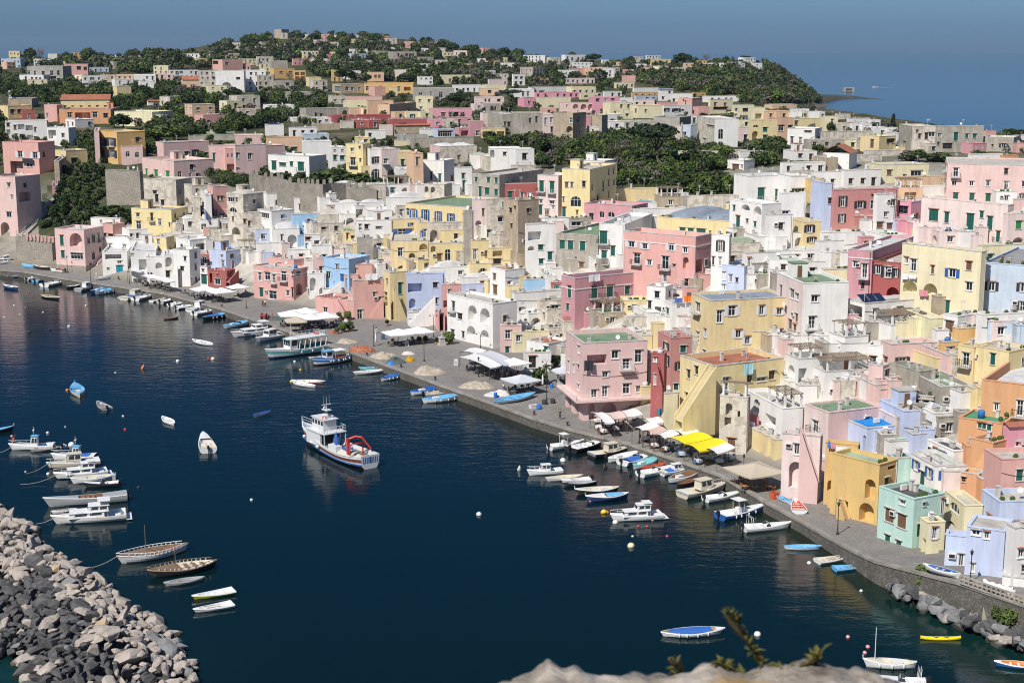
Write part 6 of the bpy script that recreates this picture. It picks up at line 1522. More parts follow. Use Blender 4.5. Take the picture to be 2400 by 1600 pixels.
def boat(crop,x0,y0,x1,y1,kind='row',hc='w',inn='w',rim=None,extra='',label='',beam=None,z=0.,group=None,flip=False,nm=None,cat='boat',Lmax=30):
 """stern pixel (x0,y0) to bow pixel (x1,y1), taken where the hull meets the water"""
 a=at_z(*cv(crop,x0,y0),z); b=at_z(*cv(crop,x1,y1),z)
 if flip: a,b=b,a
 d=b-a; L=max(2.2,min(Lmax,d.length)); ang=math.atan2(d.y,d.x); c=(a+b)/2; rnd=random.Random(zlib.crc32(repr((crop,x0,y0,x1)).encode()))
 trans=kind not in ('row','gozzo','sail','cover')
 B=beam or L*{'row':.34,'gozzo':.36,'sail':.24,'cover':.34,'open':.36,'dinghy':.40,'cabin':.36,'cruiser':.36,'rib':.42,'pilot':.34,'long':.22,'ttop':.34}.get(kind,.35)
 D=min(1.35,{'row':.42,'dinghy':.40,'open':.55,'rib':.42,'long':.7}.get(kind,.62)*(L/5.2)**.5)
 H_=bmat(hc); I=bmat(inn) if inn in HULLC else INSIDE; RM=bmat(rim) if rim else H_
 names={'row':'rowing_boat','gozzo':'wooden_fishing_boat','sail':'sailing_boat','cover':'covered_boat','open':'motorboat','dinghy':'dinghy','cabin':'cabin_boat','cruiser':'cabin_cruiser','rib':'inflatable_boat','pilot':'pilot_boat','long':'long_launch','ttop':'motorboat'}
 root=empty(nm or names[kind],(c.x,c.y,z-.02),ang,label,cat,group)
 bot=None
 if 's' in extra: bot=bmat('d')
 elif 'B' in extra: bot=bmat('b')
 elif 'k' in extra: bot=bmat('k')
 mb,gun,flo=hull_mesh(L,B,D,H_,RM,I,trans,sheer=.42 if kind!='rib' else .1,bottom=bot,floor=.4 if kind in('row','dinghy') else .5,pw=.55 if trans else .72,stripe=bmat('b') if 'S' in extra else (bmat('r') if 'T' in extra else None))
 mb.build('hull',root)
 g=lambda t: gun[int(round(t*16))]
 def thwart(t,m,w=.22):
  x,b,zz=g(t); q=MB(); q.box(x-w/2,x+w/2,-b+.06,b-.06,zz-.16,zz-.11,m); q.build('thwart',root)
 def outboard():
  x,b,zz=g(0); q=MB(); q.box(x-.42,x-.04,-.17,.17,zz-.05,zz+.38,MOTOR); q.box(x-.36,x-.1,-.13,.13,zz+.381,zz+.46,MOTOR); q.box(x-.28,x-.14,-.05,.05,-.4,zz-.051,MOTOR); q.build('outboard_motor',root)
 def fenders(n=3,side=-1):
  for k in range(n):
   t=.22+.5*k/max(1,n-1) if n>1 else .4; x,b,zz=g(round(t*16)/16); q=MB(); yy=side*(b+.10); q.lathe([(0,0),(.09,.05),(.10,.3),(.06,.45),(0,.48)],FEND,(x,yy,zz*.25),8); q.build('fender',root)
 def windscreen(x,w,zz,h=.4,rake=.25):
  q=MB(); q.face([(x,-w,zz),(x,w,zz),(x-rake,w*.9,zz+h),(x-rake,-w*.9,zz+h)],SCREEN); q.tube([(x-rake,-w*.9,zz+h),(x-rake,w*.9,zz+h)],.025,FEND,5)
  for s in (-1,1): q.face([(x,s*w,zz),(x-.7,s*w,zz),(x-.7,s*w,zz+h*.75),(x-rake,s*w*.9,zz+h)],SCREEN)
  q.build('windscreen',root)
 def cabin(xa,xb,w,z0,h,m,rf=None,win=True):
  q=MB(); s=.12; P=[(xa,-w,z0),(xb,-w,z0),(xb,w,z0),(xa,w,z0)]; T=[(xa+s*.4,-w+s,z0+h),(xb-s*2.2,-w+s,z0+h),(xb-s*2.2,w-s,z0+h),(xa+s*.4,w-s,z0+h)]
  for k in range(4): q.face([P[k],P[(k+1)%4],T[(k+1)%4],T[k]],m)
  co=q.build('cabin',root)
  r=MB(); r.box(xa-.12,xb-s*1.6,-w+.02,w-.02,z0+h,z0+h+.07,rf or m); r.build('cabin_roof',co)
  if win:
   q=MB()
   for sd in (-1,1):
    for u0,u1 in ((.08,.42),(.5,.86)):
     pts=[]
     for u,v in ((u0,.42),(u1,.42),(u1*.97,.86),(u0,.86)):
      x=xa+(xb-xa)*u - s*2.2*v*u; y=sd*(w-s*v+.012); pts.append((x,y,z0+h*v))
     q.face(pts,SCREEN)
   pts=[(xb-s*2.2*v+.015,y*(w-s*v-.08),z0+h*v) for y,v in ((-1,.42),(1,.42),(1,.88),(-1,.88))]; q.face(pts,SCREEN); q.build('window',co)
  return co
 def rail_bow(t0=.62,h=.5):
  q=MB(); n=16
  for sd in (-1,1):
   pts=[(g(k/16)[0]-.05,sd*max(0,g(k/16)[1]-.1),g(k/16)[2]+h) for k in range(int(t0*16),17)]
   q.tube(pts,.022,FEND,4)
   for k in range(int(t0*16),17,2): x,b,zz=g(k/16); q.tube([(x-.05,sd*max(0,b-.1),zz),(x-.05,sd*max(0,b-.1),zz+h)],.016,FEND,4)
  q.build('railing',root)
 def mast(t,h,m=TEAK,r=.05):
  x,b,zz=g(t); q=MB(); q.tube([(x,0,zz-.3),(x,0,zz+h)],[r,r*.7],m,7); q.build('mast',root)
 def tarp(c,t0=.12,t1=.8,hh=.32):
  q=MB(); rows=[]
  for i in range(int(t0*16),int(t1*16)+1):
   x,b,zz=gun[i]; rows.append([(x,(b*.86)*s,zz+.05+hh*(1-abs(s)**1.6)*(.75+.25*math.sin(i*1.7))) for s in (-1,-.7,-.35,0,.35,.7,1)])
  q.grid(rows,TARP[c]); q.build('cover',root)
 def ttop(x,h=1.75,c=None,l=1.5,w=.75):
  q=MB(); zz=D*.5
  for sx in (-.4,.4):
   for sy in (-w*.7,w*.7): q.tube([(x+sx,sy,zz),(x+sx*1.1,sy,zz+h)],.03,FEND,5)
  q.box(x-l*.6,x+l*.6,-w,w,zz+h,zz+h+.07,c or FEND); q.build('canopy',root)
 def console(x,h=.9):
  q=MB(); q.box(x-.28,x+.28,-.36,.36,D*.45,D*.45+h,FEND); q.face([(x+.2,-.32,D*.45+h),(x+.2,.32,D*.45+h),(x+.05,.3,D*.45+h+.38),(x+.05,-.3,D*.45+h+.38)],SCREEN); q.box(x-1.05,x-.62,-.4,.4,D*.45,D*.45+.5,FEND); q.build('console',root)
 white=bmat('w')
 if kind in ('row','dinghy'):
  for t in ((.25,.5,.69) if L>3.4 else (.31,.625)): thwart(t,RM if rim else I if inn!='w' else FEND)
  q=MB();
  for s in (-1,1): q.tube([(g(.3)[0],s*.25,g(.3)[2]-.02),(g(.75)[0],s*.4,g(.75)[2]+.02)],.028,TEAK,5)
  if rnd.random()<.6: q.build('oar',root)
  deck_part(gun,.82,1,RM if rim else H_,.03).build('foredeck',root)
 elif kind=='gozzo':
  dm=bmat(rim) if rim else white
  deck_part(gun,.66,1,I if inn!='w' else dm).build('foredeck',root); deck_part(gun,0,.17,I if inn!='w' else dm).build('aft_deck',root)
  thwart(.375,TEAK,.3); q=MB(); x,b,zz=g(.25); q.box(x,x+1.1,-.35,.35,zz-.35,zz+.12,white if 'E' not in extra else TEAK); q.build('engine_box',root)
  q=MB(); q.tube([(gun[16][0],0,gun[16][2]),(gun[16][0]+.03,0,gun[16][2]+.42)],.05,dm,6); q.build('stem_post',root)
 elif kind=='sail':
  deck_part(gun,.55,1,TEAK).build('foredeck',root); deck_part(gun,0,.1,TEAK).build('aft_deck',root)
  for t in (.2,.33,.46): thwart(t,TEAK,.45)
  q=MB()
  for s in (-1,1):
   for k in range(2,15,1): x,b,zz=gun[k]; q.box(x-.05,x+.05,s*b-.05,s*b+.05,zz,zz+.28,white)
   q.tube([(p[0],s*max(.0,p[1]-.03),p[2]+.3) for p in gun[1:]],.045,TEAK if hc=='k' else white,5)
  q.build('bulwark_rail',root)
 elif kind=='open':
  deck_part(gun,.56,1,white).build('foredeck',root); windscreen(g(.56)[0]+.1,g(.56)[1]*.8,g(.56)[2],.38)
  x,b,zz=g(.2); q=MB(); q.box(x-.3,x+.25,-b+.15,b-.15,D*.4,D*.8,I if inn!='w' else white); q.build('bench',root)
  q=MB(); x2=g(.42)[0]
  for s in (-1,1): q.box(x2-.3,x2+.25,s*.35-.25,s*.35+.25,D*.4,D*.95,white)
  q.build('seat',root); outboard()
 elif kind=='ttop':
  deck_part(gun,.62,1,white).build('foredeck',root); console(g(.44)[0]); ttop(g(.44)[0],1.9,l=L*.16,w=B*.36); outboard()
 elif kind=='rib':
  q=MB()
  for s in (-1,1): q.tube([(p[0],s*(p[1]-.02),p[2]+.02) for p in gun[:-1]]+[(gun[-1][0]-.02,0,gun[-1][2])],.24,bmat(hc),8)
  q.build('tube',root); console(g(.38)[0],.75); outboard()
 elif kind in ('cabin','pilot'):
  deck_part(gun,.5,1,I if inn!='w' else white).build('foredeck',root); deck_part(gun,0,.13,white).build('aft_deck',root)
  xa,xb=(g(.38)[0],g(.68)[0]) if kind=='cabin' else (g(.36)[0],g(.54)[0])
  hh=1.15 if kind=='cabin' else 1.75
  cabin(xa,xb,B*.3,g(.5)[2]-(.0 if kind=='cabin' else .3),hh*min(1.15,L/6.5),white if 'Y' not in extra else bmat('c'),bmat('l') if 'l' in extra else None)
  rail_bow()
  if kind=='pilot': q=MB(); x=(xa+xb)/2; q.tube([(x,0,g(.5)[2]+hh),(x,0,g(.5)[2]+hh+1.1)],.03,FEND,5); q.box(x-.1,x+.1,-.4,.4,g(.5)[2]+hh+.5,g(.5)[2]+hh+.58,FEND); q.build('mast',root)
 elif kind=='cruiser':
  deck_part(gun,.42,1,white,.12).build('foredeck',root)
  zz=g(.5)[2]; co=cabin(g(.34)[0],g(.80)[0],B*.36,zz-.05,.62,white)
  cabin(g(.25)[0],g(.56)[0],B*.31,zz+.57,.75,white)
  ttop(g(.3)[0],2.35 if L>8 else 1.9,white,l=L*.15,w=B*.33); rail_bow(.5,.55)
  q=MB(); x,b,_=g(0); q.box(x-.7,x,-b+.1,b-.1,.18,.26,white); q.build('swim_platform',root)
  q=MB(); x,b,zz2=g(.13); q.box(x-.4,x+.3,-b+.2,b-.2,D*.5,D*.95,I); q.build('bench',root)
 elif kind=='long':
  deck_part(gun,.62,1,bmat('g')).build('foredeck',root); deck_part(gun,0,.36,bmat('g'),.03).build('aft_deck',root)
  for t in (.42,.5,.58): thwart(t,TEAK,.5)
 elif kind=='cover': tarp(extra[0] if extra and extra[0] in TARP else 'w',.06,.94,.4)
 if 'f' in extra: fenders(4,-1)
 if 'F' in extra: fenders(3,1)
 if 'm' in extra: mast(.625 if kind=='sail' else .69,L*.42)
 if 'M' in extra: mast(.81,3.4,FEND,.05)
 if 'o' in extra and kind not in('open','rib','ttop'): outboard()
 if 'W' in extra: windscreen(g(.55)[0],g(.55)[1]*.7,g(.55)[2])
 if 'c' in extra: console(g(.44)[0])
 if 'A' in extra: # a-frame arch
  q=MB(); x,b,zz=g(.15);
  for dx in (0,.25): q.tube([(x+dx,-b+.1,zz),(x+dx-.1,-b+.25,zz+1.3),(x+dx-.1,b-.25,zz+1.3),(x+dx,b-.1,zz)],.03,FEND if 'k' not in extra else MOTOR,5)
  q.build('arch',root)
 for ch in '12345':
  if ch in extra: tarp({'1':'b','2':'c','3':'g','4':'l','5':'r'}[ch],*( (.15,.62,.22) if kind!='row' else (.18,.82,.16)))
 BOATS.append(root); return root
def B(crop,rows):
 for r in rows: boat(crop,*r[:4],**r[4])
D=dict
B('S1',[
(165,312,40,292,D(kind='gozzo',hc='v',inn='w',label='white decked boat with navy hull, moored alone near the west quay')),
(385,372,540,400,D(kind='row',hc='k',inn='t',rim='c',label='pinkish wooden rowing boat with dark hull, west corner of the harbour')),
(10,180,132,178,D(kind='gozzo',hc='v',inn='b',label='low navy boat berthed at the far west quay')),
(120,200,255,172,D(kind='row',hc='w',inn='c',label='small white boat beside the low navy boat at the west quay')),
(245,225,395,205,D(kind='rib',hc='g',inn='g',label='grey inflatable beside the white speedboat at the west quay')),
(320,238,455,208,D(kind='dinghy',hc='l',inn='g',label='pale blue dinghy wedged between the grey inflatable and white speedboat',extra='o')),
(405,285,618,240,D(kind='open',hc='w',label='long white speedboat nosing out from the west quay')),
(615,300,735,285,D(kind='gozzo',hc='k',inn='w',label='black and white boat at the west quay below the moored grey boat')),
(720,272,798,258,D(kind='dinghy',hc='w',label='tiny white dinghy behind the black and white boat')),
(715,328,870,292,D(kind='cabin',hc='g',inn='g',label='grey cabin boat beside the bright blue boats')),
(840,300,915,285,D(kind='dinghy',hc='w',inn='c',label='cream dinghy behind the bright blue boats')),
(840,345,1005,305,D(kind='gozzo',hc='b',inn='l',label='blue boat tucked behind the wide light blue boat')),
(880,358,1088,315,D(kind='gozzo',hc='w',inn='l',rim='l',label='wide light blue decked boat near the stone slipway',extra='f')),
(1095,392,1175,372,D(kind='dinghy',hc='g',label='small grey dinghy at the end of the slipway row')),
(1135,408,1350,362,D(kind='cabin',hc='c',inn='c',extra='Y1',label='cream cabin boat with blue tarpaulin below the cafe chairs')),
(1240,412,1420,368,D(kind='open',hc='w',label='white speedboat beside the cream cabin boat with blue tarpaulin')),
(1388,425,1520,402,D(kind='dinghy',hc='w',inn='c',label='slim white dinghy behind the white grey-trimmed motorboat')),
(1470,440,1635,402,D(kind='open',hc='g',label='white grey-trimmed motorboat below the plaza kerb')),
(1562,465,1700,440,D(kind='rib',hc='w',label='white inflatable leading the cluster below the plaza kerb')),
(1620,490,1790,468,D(kind='rib',hc='w',inn='q',label='white inflatable with aqua floor in the kerb cluster')),
(1745,515,1920,470,D(kind='cabin',hc='w',label='white cabin boat at the back of the kerb cluster')),
(1780,548,1995,508,D(kind='open',hc='w',extra='A',label='white motorboat with arch in the kerb cluster')),
(1870,590,2105,548,D(kind='gozzo',hc='k',inn='l',extra='f1',label='black boat with blue tarpaulin at the end of the kerb cluster')),
(1508,585,1635,572,D(kind='row',hc='n',inn='t',label='little brown rowing boat adrift off the plaza kerb')),
(1952,826,1780,790,D(kind='row',hc='w',inn='w',extra='B',label='white rowing boat with red gear, alone off the plaza',rim='w')),
(2060,668,2300,622,D(kind='gozzo',hc='w',inn='l',rim='l',label='pale blue boat with white windscreen beside the white yacht',extra='W')),
(735,1302,690,1215,D(kind='gozzo',hc='c',inn='l',rim='l',label='light blue decked boat seen stern-on in open water',beam=2.5)),
(982,1416,902,1360,D(kind='dinghy',hc='g',inn='g',extra='o',label='grey dinghy with black outboard in open water')),
(1598,1556,1498,1500,D(kind='row',hc='w',inn='w',label='white rowing boat with oars, mid harbour')),
(300,112,210,100,D(kind='cover',hc='l',extra='l',z=QZ+.1,label='blue covered boat stored on the west quay')),
(470,128,318,112,D(kind='gozzo',hc='k',inn='c',extra='2',z=QZ+.1,label='dark boat with cream cover stored on the west quay')),
(595,150,472,138,D(kind='open',hc='w',extra='5',z=QZ+.1,label='white boat with red cover stored on the west quay')),
(870,215,1010,212,D(kind='gozzo',hc='g',inn='g',extra='A',z=QZ+.15,label='grey boat with cradle frame hauled out on the west quay')),
(130,60,-60,75,D(kind='cruiser',hc='w',z=QZ+.2,label='large white boat hauled out at the far west quay',Lmax=11)),
])
B('S2',[
(190,700,-200,745,D(kind='cruiser',hc='w',rim='n',label='white motor yacht with dark windows below the plaza parasols',Lmax=13)),
(255,735,15,790,D(kind='cabin',hc='w',inn='w',label='white cabin boat between the motor yacht and the ferry')),
(600,935,492,945,D(kind='dinghy',hc='w',label='small white tender tucked behind the blue fishing boat')),
(1178,1062,912,1090,D(kind='row',hc='w',inn='w',extra='o',label='white rowing boat close under the quay nets')),
(1175,1040,960,1045,D(kind='row',hc='q',inn='l',label='aqua rowing boat behind the white one under the quay nets')),
(1152,1150,1345,1105,D(kind='gozzo',hc='w',inn='b',rim='b',extra='1f',label='white boat with deep blue cover under the quay nets')),
(625,1168,345,1165,D(kind='row',hc='w',inn='c',extra='T',label='long white boat with red stripe, moored beside its twin')),
(540,1208,348,1178,D(kind='row',hc='w',inn='w',label='plain white boat alongside the red-striped boat')),
(1428,1278,1725,1228,D(kind='gozzo',hc='w',inn='b',rim='b',label='blue decked boat at the quay corner',extra='f')),
(1558,1290,1828,1248,D(kind='row',hc='c',inn='c',extra='o',label='cream boat between the two blue boats at the quay corner')),
(1540,1350,1888,1308,D(kind='gozzo',hc='w',inn='l',rim='l',extra='f',label='light blue decked boat with fenders at the quay corner')),
(130,1438,-15,1480,D(kind='row',hc='w',inn='b',rim='b',label='small blue rowing boat in the middle of the harbour')),
])
B('S3',[
(-155,1358,190,1290,D(kind='row',hc='g',inn='l',z=QZ+.12,label='pale blue rowing boat hauled up on the quay corner',rim='l')),
(200,1492,-125,1430,D(kind='open',hc='w',label='long white launch alongside the quay corner')),
])
B('T1',[
(-120,455,112,425,D(kind='gozzo',hc='k',inn='l',label='black boat with blue deck at the west edge of the harbour')),
(500,590,112,600,D(kind='pilot',hc='w',extra='l',label='white pilot boat with blue-topped wheelhouse')),
(545,595,292,622,D(kind='row',hc='g',inn='t',extra='o',label='weathered grey boat alongside the pilot boat')),
(880,690,500,690,D(kind='pilot',hc='w',extra='1l',label='white work boat with small blue boat cover, top of the breakwater row')),
(915,730,462,775,D(kind='cabin',hc='c',inn='c',rim='w',extra='Y3s',label='cream fishing boat with grey cover in the breakwater row')),
(985,825,530,872,D(kind='cruiser',hc='w',extra='k',label='white cabin cruiser with two dark side windows in the breakwater row',Lmax=11)),
(1050,870,675,912,D(kind='gozzo',hc='w',inn='c',label='cream-decked white boat in the breakwater row')),
(1095,930,795,945,D(kind='open',hc='k',inn='w',extra='A',label='white motorboat with black hull and orange lifebuoy')),
(1168,1062,455,1125,D(kind='long',hc='g',inn='n',rim='w',label='long grey wooden launch in the breakwater row',extra='o',Lmax=15)),
(700,1160,490,1190,D(kind='row',hc='w',inn='g',label='half-hidden dinghy between the long launch and the cruiser')),
(1160,1225,520,1280,D(kind='cruiser',hc='w',rim='c',extra='f',label='big white cabin cruiser with canopy beside the breakwater',Lmax=15)),
(1915,635,1870,500,D(kind='open',hc='w',inn='c',beam=2.6,label='white open motorboat drifting alone mid harbour')),
])
B('V1',[
(1705,348,1120,468,D(kind='sail',hc='w',inn='n',rim='w',extra='m',label='white sailing gozzo with brown deck and single mast',Lmax=15,beam=3.0)),
(1970,500,1400,598,D(kind='sail',hc='k',inn='c',extra='mf',rim='t',label='black-hulled sailing gozzo with bare wooden mast',Lmax=13,beam=2.9)),
(1868,620,1530,678,D(kind='row',hc='g',inn='g',label='pale grey rowing boat beside the black sailing gozzo')),
(2150,735,1790,798,D(kind='dinghy',hc='y',inn='w',rim='w',label='white boat with yellow-green hull near the breakwater')),
(2140,858,1800,920,D(kind='dinghy',hc='w',inn='w',extra='B',label='white rowing boat with three dark thwart wells, last of the breakwater row')),
])
B('T3',[
(345,605,640,560,D(kind='ttop',hc='w',label='white motorboat with white sunshade top, east mooring')),
(540,628,860,545,D(kind='open',hc='k',inn='w',extra='kA',label='black-hulled white motorboat with dark arch, east mooring')),
(730,680,1075,625,D(kind='cabin',hc='k',inn='c',extra='Y',label='black-hulled boat with pale yellow cabin')),
(885,718,1155,662,D(kind='gozzo',hc='w',inn='w',extra='o',label='white boat next to the yellow-cabin boat')),
(1010,748,1290,672,D(kind='open',hc='w',extra='1',label='white boat with navy cover strip by the quay')),
(1110,785,1340,712,D(kind='gozzo',hc='w',inn='q',rim='q',extra='o',label='white and aqua boat by the quay')),
(1195,785,1405,752,D(kind='row',hc='r',inn='r',label='red boat in the quayside row below the yellow canopy')),
(1175,852,1470,790,D(kind='open',hc='w',label='white speedboat beside the red boat')),
(1375,840,1640,800,D(kind='cabin',hc='w',inn='w',extra='1',label='white boat with blue barrel below the yellow canopy')),
(1445,910,1715,835,D(kind='gozzo',hc='w',inn='n',extra='B',rim='w',label='white boat with brown inside near the quay wall')),
(1520,942,1700,888,D(kind='row',hc='d',inn='n',label='dark red boat between white boats near the quay wall')),
(1700,892,1840,858,D(kind='row',hc='n',inn='n',label='brown varnished dinghy against the quay wall')),
(1560,1045,1940,965,D(kind='cabin',hc='c',inn='c',rim='c',extra='Y',label='cream gozzo with wheelhouse off the quay wall',Lmax=9)),
(1775,1080,2085,1030,D(kind='open',hc='w',extra='',label='white motorboat with blue side stripe and black outboard')),
(1905,1245,2300,1165,D(kind='ttop',hc='b',inn='w',rim='w',extra='f',label='blue-hulled motorboat with white wheel shelter')),
(2130,1350,2535,1318,D(kind='open',hc='w',extra='A',label='white motorboat with frame arch and black outboard, eastmost of the berths')),
(458,815,160,835,D(kind='cabin',hc='w',label='white cabin boat at the head of the outer row')),
(640,858,330,890,D(kind='row',hc='w',inn='c',rim='c',label='cream rowing boat in the outer row')),
(720,885,468,902,D(kind='dinghy',hc='w',inn='w',extra='o',label='low white boat in the outer row')),
(775,915,492,940,D(kind='row',hc='k',inn='g',label='dark grey-decked boat in the outer row')),
(965,985,605,1015,D(kind='gozzo',hc='k',inn='c',rim='w',label='cream-decked boat with dark hull and short mast post in the outer row')),
(1055,1040,702,1078,D(kind='gozzo',hc='v',inn='w',rim='w',extra='f4',label='white-decked boat with navy hull and blue tarp in the outer row')),
(1370,1225,935,1255,D(kind='cruiser',hc='w',extra='f',label='large white cabin cruiser at the end of the outer row',Lmax=12)),
])
B('V4',[
(158,335,470,338,D(kind='row',hc='w',inn='l',rim='l',label='white rowing boat with bright blue inside')),
(450,468,740,428,D(kind='dinghy',hc='w',inn='c',label='white dinghy with oars near the stone steps')),
(608,535,890,512,D(kind='dinghy',hc='l',inn='l',rim='l',label='bright blue dinghy near the stone steps')),
(1345,1425,905,1412,D(kind='gozzo',hc='w',inn='c',extra='MF',label='white boat with short white mast near the viewpoint wall')),
(2500,1435,2105,1405,D(kind='row',hc='b',inn='o',rim='w',label='red and blue boat at the east edge')),
(1450,1600,1000,1560,D(kind='open',hc='w',extra='A',label='white boat with rigging mostly hidden behind the viewpoint wall')),
(1755,590,1450,512,D(kind='row',hc='w',inn='b',z=4.35,rim='w',label='white boat with blue inside laid along the quay edge')),
])
B('V3',[(1390,1135,1915,1110,D(kind='row',hc='w',inn='t',extra='1f',label='white rowing boat with blue tarpaulin and fenders in open water',rim='w'))])
B('T4',[
(212,1098,80,1042,D(kind='row',hc='w',inn='l',rim='l',z=QZ+.12,label='small blue and white boat resting on the quay by the red box')),
(290,1185,250,1085,D(kind='dinghy',hc='w',inn='r',z=QZ+.12,label='white dinghy with red inside resting on the quay',beam=2.0,rim='w')),
])
def kayak():
 a=at_z(*cv('V4',1400,1165),0); b=at_z(*cv('V4',1770,1168),0); d=b-a; L=d.length
 q=MB(); rows=[]; YE=mat('kayak_yellow',(.78,.60,.01),.4)
 for i in range(13):
  t=i/12; w=.34*math.sin(math.pi*min(.97,max(.03,t)))**.6; x=-L/2+L*t; rows.append([(x,w*math.cos(k*math.pi*2/10),.12+.2*math.sin(k*math.pi*2/10)+.12*(2*t-1)**4) for k in range(10)])
 q.grid(rows,YE,True,True); r=empty('kayak',((a.x+b.x)/2,(a.y+b.y)/2,0),math.atan2(d.y,d.x),'bright yellow kayak floating off the rocks','kayak'); q.build('hull',r)
 for x in (-.5,.55):
  q=MB(); q.lathe([(.24,0),(.27,.04),(.22,.06)],MOTOR,(x,0,.30),12); q.build('cockpit',r)
kayak()
def trawler():
 a=at_z(*cv('T2',1075,785),0); b=at_z(*cv('T2',450,520),0); d=b-a; L=d.length*.93; c=(a+b)/2
 r=empty('trawler',(c.x,c.y,0),math.atan2(d.y,d.x),'blue, white and brown trawler with red deck crane at anchor','trawler')
 W=mat('trawler_white',(.62,.63,.64),.5); BL=bmat('b'); BR=mat('trawler_brown',(.16,.055,.035),.5); RD=mat('crane_red',(.52,.035,.02),.4); Bm=L*.27; D=1.45
 mb,gun,flo=hull_mesh(L,Bm,D,W,W,INSIDE,True,sheer=1.05,bottom=mat('antifoul_red',(.17,.05,.045),.6),floor=.62,pw=.5,stripe=BR,sternf=.6);
 mb.build('hull',r); g=lambda t: gun[int(round(t*16))]
 q=MB()
 for s in (-1,1): q.tube([(p[0],s*(p[1]+.02),p[2]*.36) for p in gun[:-1]],.09,BL,5); q.tube([(p[0],s*(p[1]+.03),p[2]*.98) for p in gun[:-1]],.06,W,5)
 q.build('rubbing_strake',r)
 q=MB(); x,b_,z=gun[0]
 for k in range(5):
  for s in (-1,1): q.box(x-.03,x-.004,s*(b_-.35-.3*k)-.06,s*(b_-.35-.3*k)+.06,z*.45,z*.9,BL)
 q.build('transom_stripes',r)
 dk=MB(); rows=[[(p[0],(p[1]-.14)*s,D*.72+.0*p[2]) for s in (-1,0,1)] for p in gun[:12]]; dk.grid(rows,mottle('trawler_deck',[(.3,(.16,.2,.15)),(.7,(.3,.3,.24))],1.5)); dk.build('deck',r)
 deck_part(gun,.68,1,mat('deck_blue',(.10,.32,.55),.6),.05,.1,.25).build('foredeck',r)
 # wheelhouse: lower deckhouse, upper bridge
 def hut(name,x0,x1,w,z0,h,parent,m=W,win=None):
  o=MB(); o.box(x0,x1,-w,w,z0,z0+h,m); o.box(x0-.5,x1+.15,-w-.12,w+.12,z0+h,z0+h+.1,m); ob=o.build(name,parent)
  if win:
   v=MB(); z1,z2=z0+h*.5,z0+h*.86
   n=max(2,int((x1-x0)/.8))
   for k in range(n):
    xa=x0+(x1-x0)*(k+.15)/n; xb=x0+(x1-x0)*(k+.85)/n
    for s in (-1,1): v.face([(xa,s*(w+.01),z1),(xb,s*(w+.01),z1),(xb,s*(w+.01),z2),(xa,s*(w+.01),z2)],SCREEN)
   for k in range(3):
    ya=-w+2*w*(k+.12)/3; yb=-w+2*w*(k+.88)/3; v.face([(x1+.01,ya,z1),(x1+.01,yb,z1),(x1+.01,yb,z2),(x1+.01,ya,z2)],SCREEN)
   v.build('window',ob)
  return ob
 zD=D*.72; xa,xb=g(.56)[0],g(.81)[0]; w=Bm*.36
 hut('deckhouse',xa+.9,xb,w,zD,2.0,r)
 q=MB(); q.box(xa+.88,xa+.899,-w+.3,w-.3,zD+.1,zD+1.85,DARK); q.build('doorway',r)
 q=MB(); q.box(xa-.6,xb+.1,-w-.15,w+.15,zD+2.11,zD+2.2,W)
 for s in (-1,1): q.box(xa-.5,xa-.38,s*w-.06,s*w+.06,zD,zD+2.1,W)
 q.build('upper_deck',r)
 hut('bridge',xa+1.0,xb-.6,w*.62,zD+2.2,1.75,r,W,True)
 q=MB(); z=zD+2.2; rail(q,[(xa+1.,w,z),(xa-.5,w,z),(xa-.5,-w,z),(xa+1.,-w,z)],.95,IRONW,.5); q.build('railing',r)
 q=MB()
 for s in (-1,1): pts=[(p[0]-.08,s*max(.05,p[1]-.12),p[2]+.8) for p in gun[11:]]; q.tube(pts,.03,IRONW,5); q.tube([(x,y,z-.4) for x,y,z in pts],.025,IRONW,5)
 for k in range(11,17):
  for s in (-1,1): p=gun[k]; q.tube([(p[0]-.08,s*max(.05,p[1]-.12),p[2]),(p[0]-.08,s*max(.05,p[1]-.12),p[2]+.8)],.025,IRONW,4)
 q.build('bow_rail',r)
 q=MB(); xm=xa+1.9; zt=zD+4.05; q.tube([(xm,0,zt),(xm,0,zt+3.2)],[.07,.03],W,6); q.box(xm-.7,xm+.7,-.5,.5,zt+1.2,zt+1.3,W); q.box(xm-.08,xm+.08,-.75,.75,zt+2.0,zt+2.1,W); q.tube([(xm-.5,0,zt),(xm,0,zt+1.6)],.04,W,5)
 q.lathe([(0,0),(.3,.02),(.33,.2),(.2,.36),(0,.4)],W,(xm+.4,0,zt+1.3),10); mo=q.build('mast',r)
 for y in (-.5,.5):
  q=MB(); q.tube([(xm,y,zt+2.1),(xm,y,zt+3.4)],.012,FEND,4); q.build('aerial',mo)
 for yy in (-.7,.2):
  q=MB(); q.tube([(xa+1.4,yy,zD+4.3),(xa+2.5,yy,zD+4.3)],.22,W,10); q.build('liferaft',r)
 q=MB();
 for k in range(12):
  a0,a1=2*math.pi*k/12,2*math.pi*(k+1)/12; q.tube([(xa+1.1,.9+.3*math.cos(a0),zD+4.3+.3*math.sin(a0)),(xa+1.1,.9+.3*math.cos(a1),zD+4.3+.3*math.sin(a1))],.07,mat('lifebuoy_orange',(.75,.16,.04),.5),5)
 q.build('lifebuoy',r)
 # crane: red column and folded jib near the stern
 xc=g(.19)[0]; q=MB(); q.box(xc+.78,xc+1.18,.8,1.2,zD,zD+2.7,RD); cr=q.build('crane_post',r)
 q=MB(); q.tube([(xc+.95,1.0,zD+2.55),(xc+.4,.1,zD+2.95),(xc-.2,-.7,zD+2.8)],.19,RD,6); q.tube([(xc-.15,-.65,zD+2.8),(xc-1.0,-1.7,zD+1.1)],.15,RD,6); q.build('crane_jib',cr)
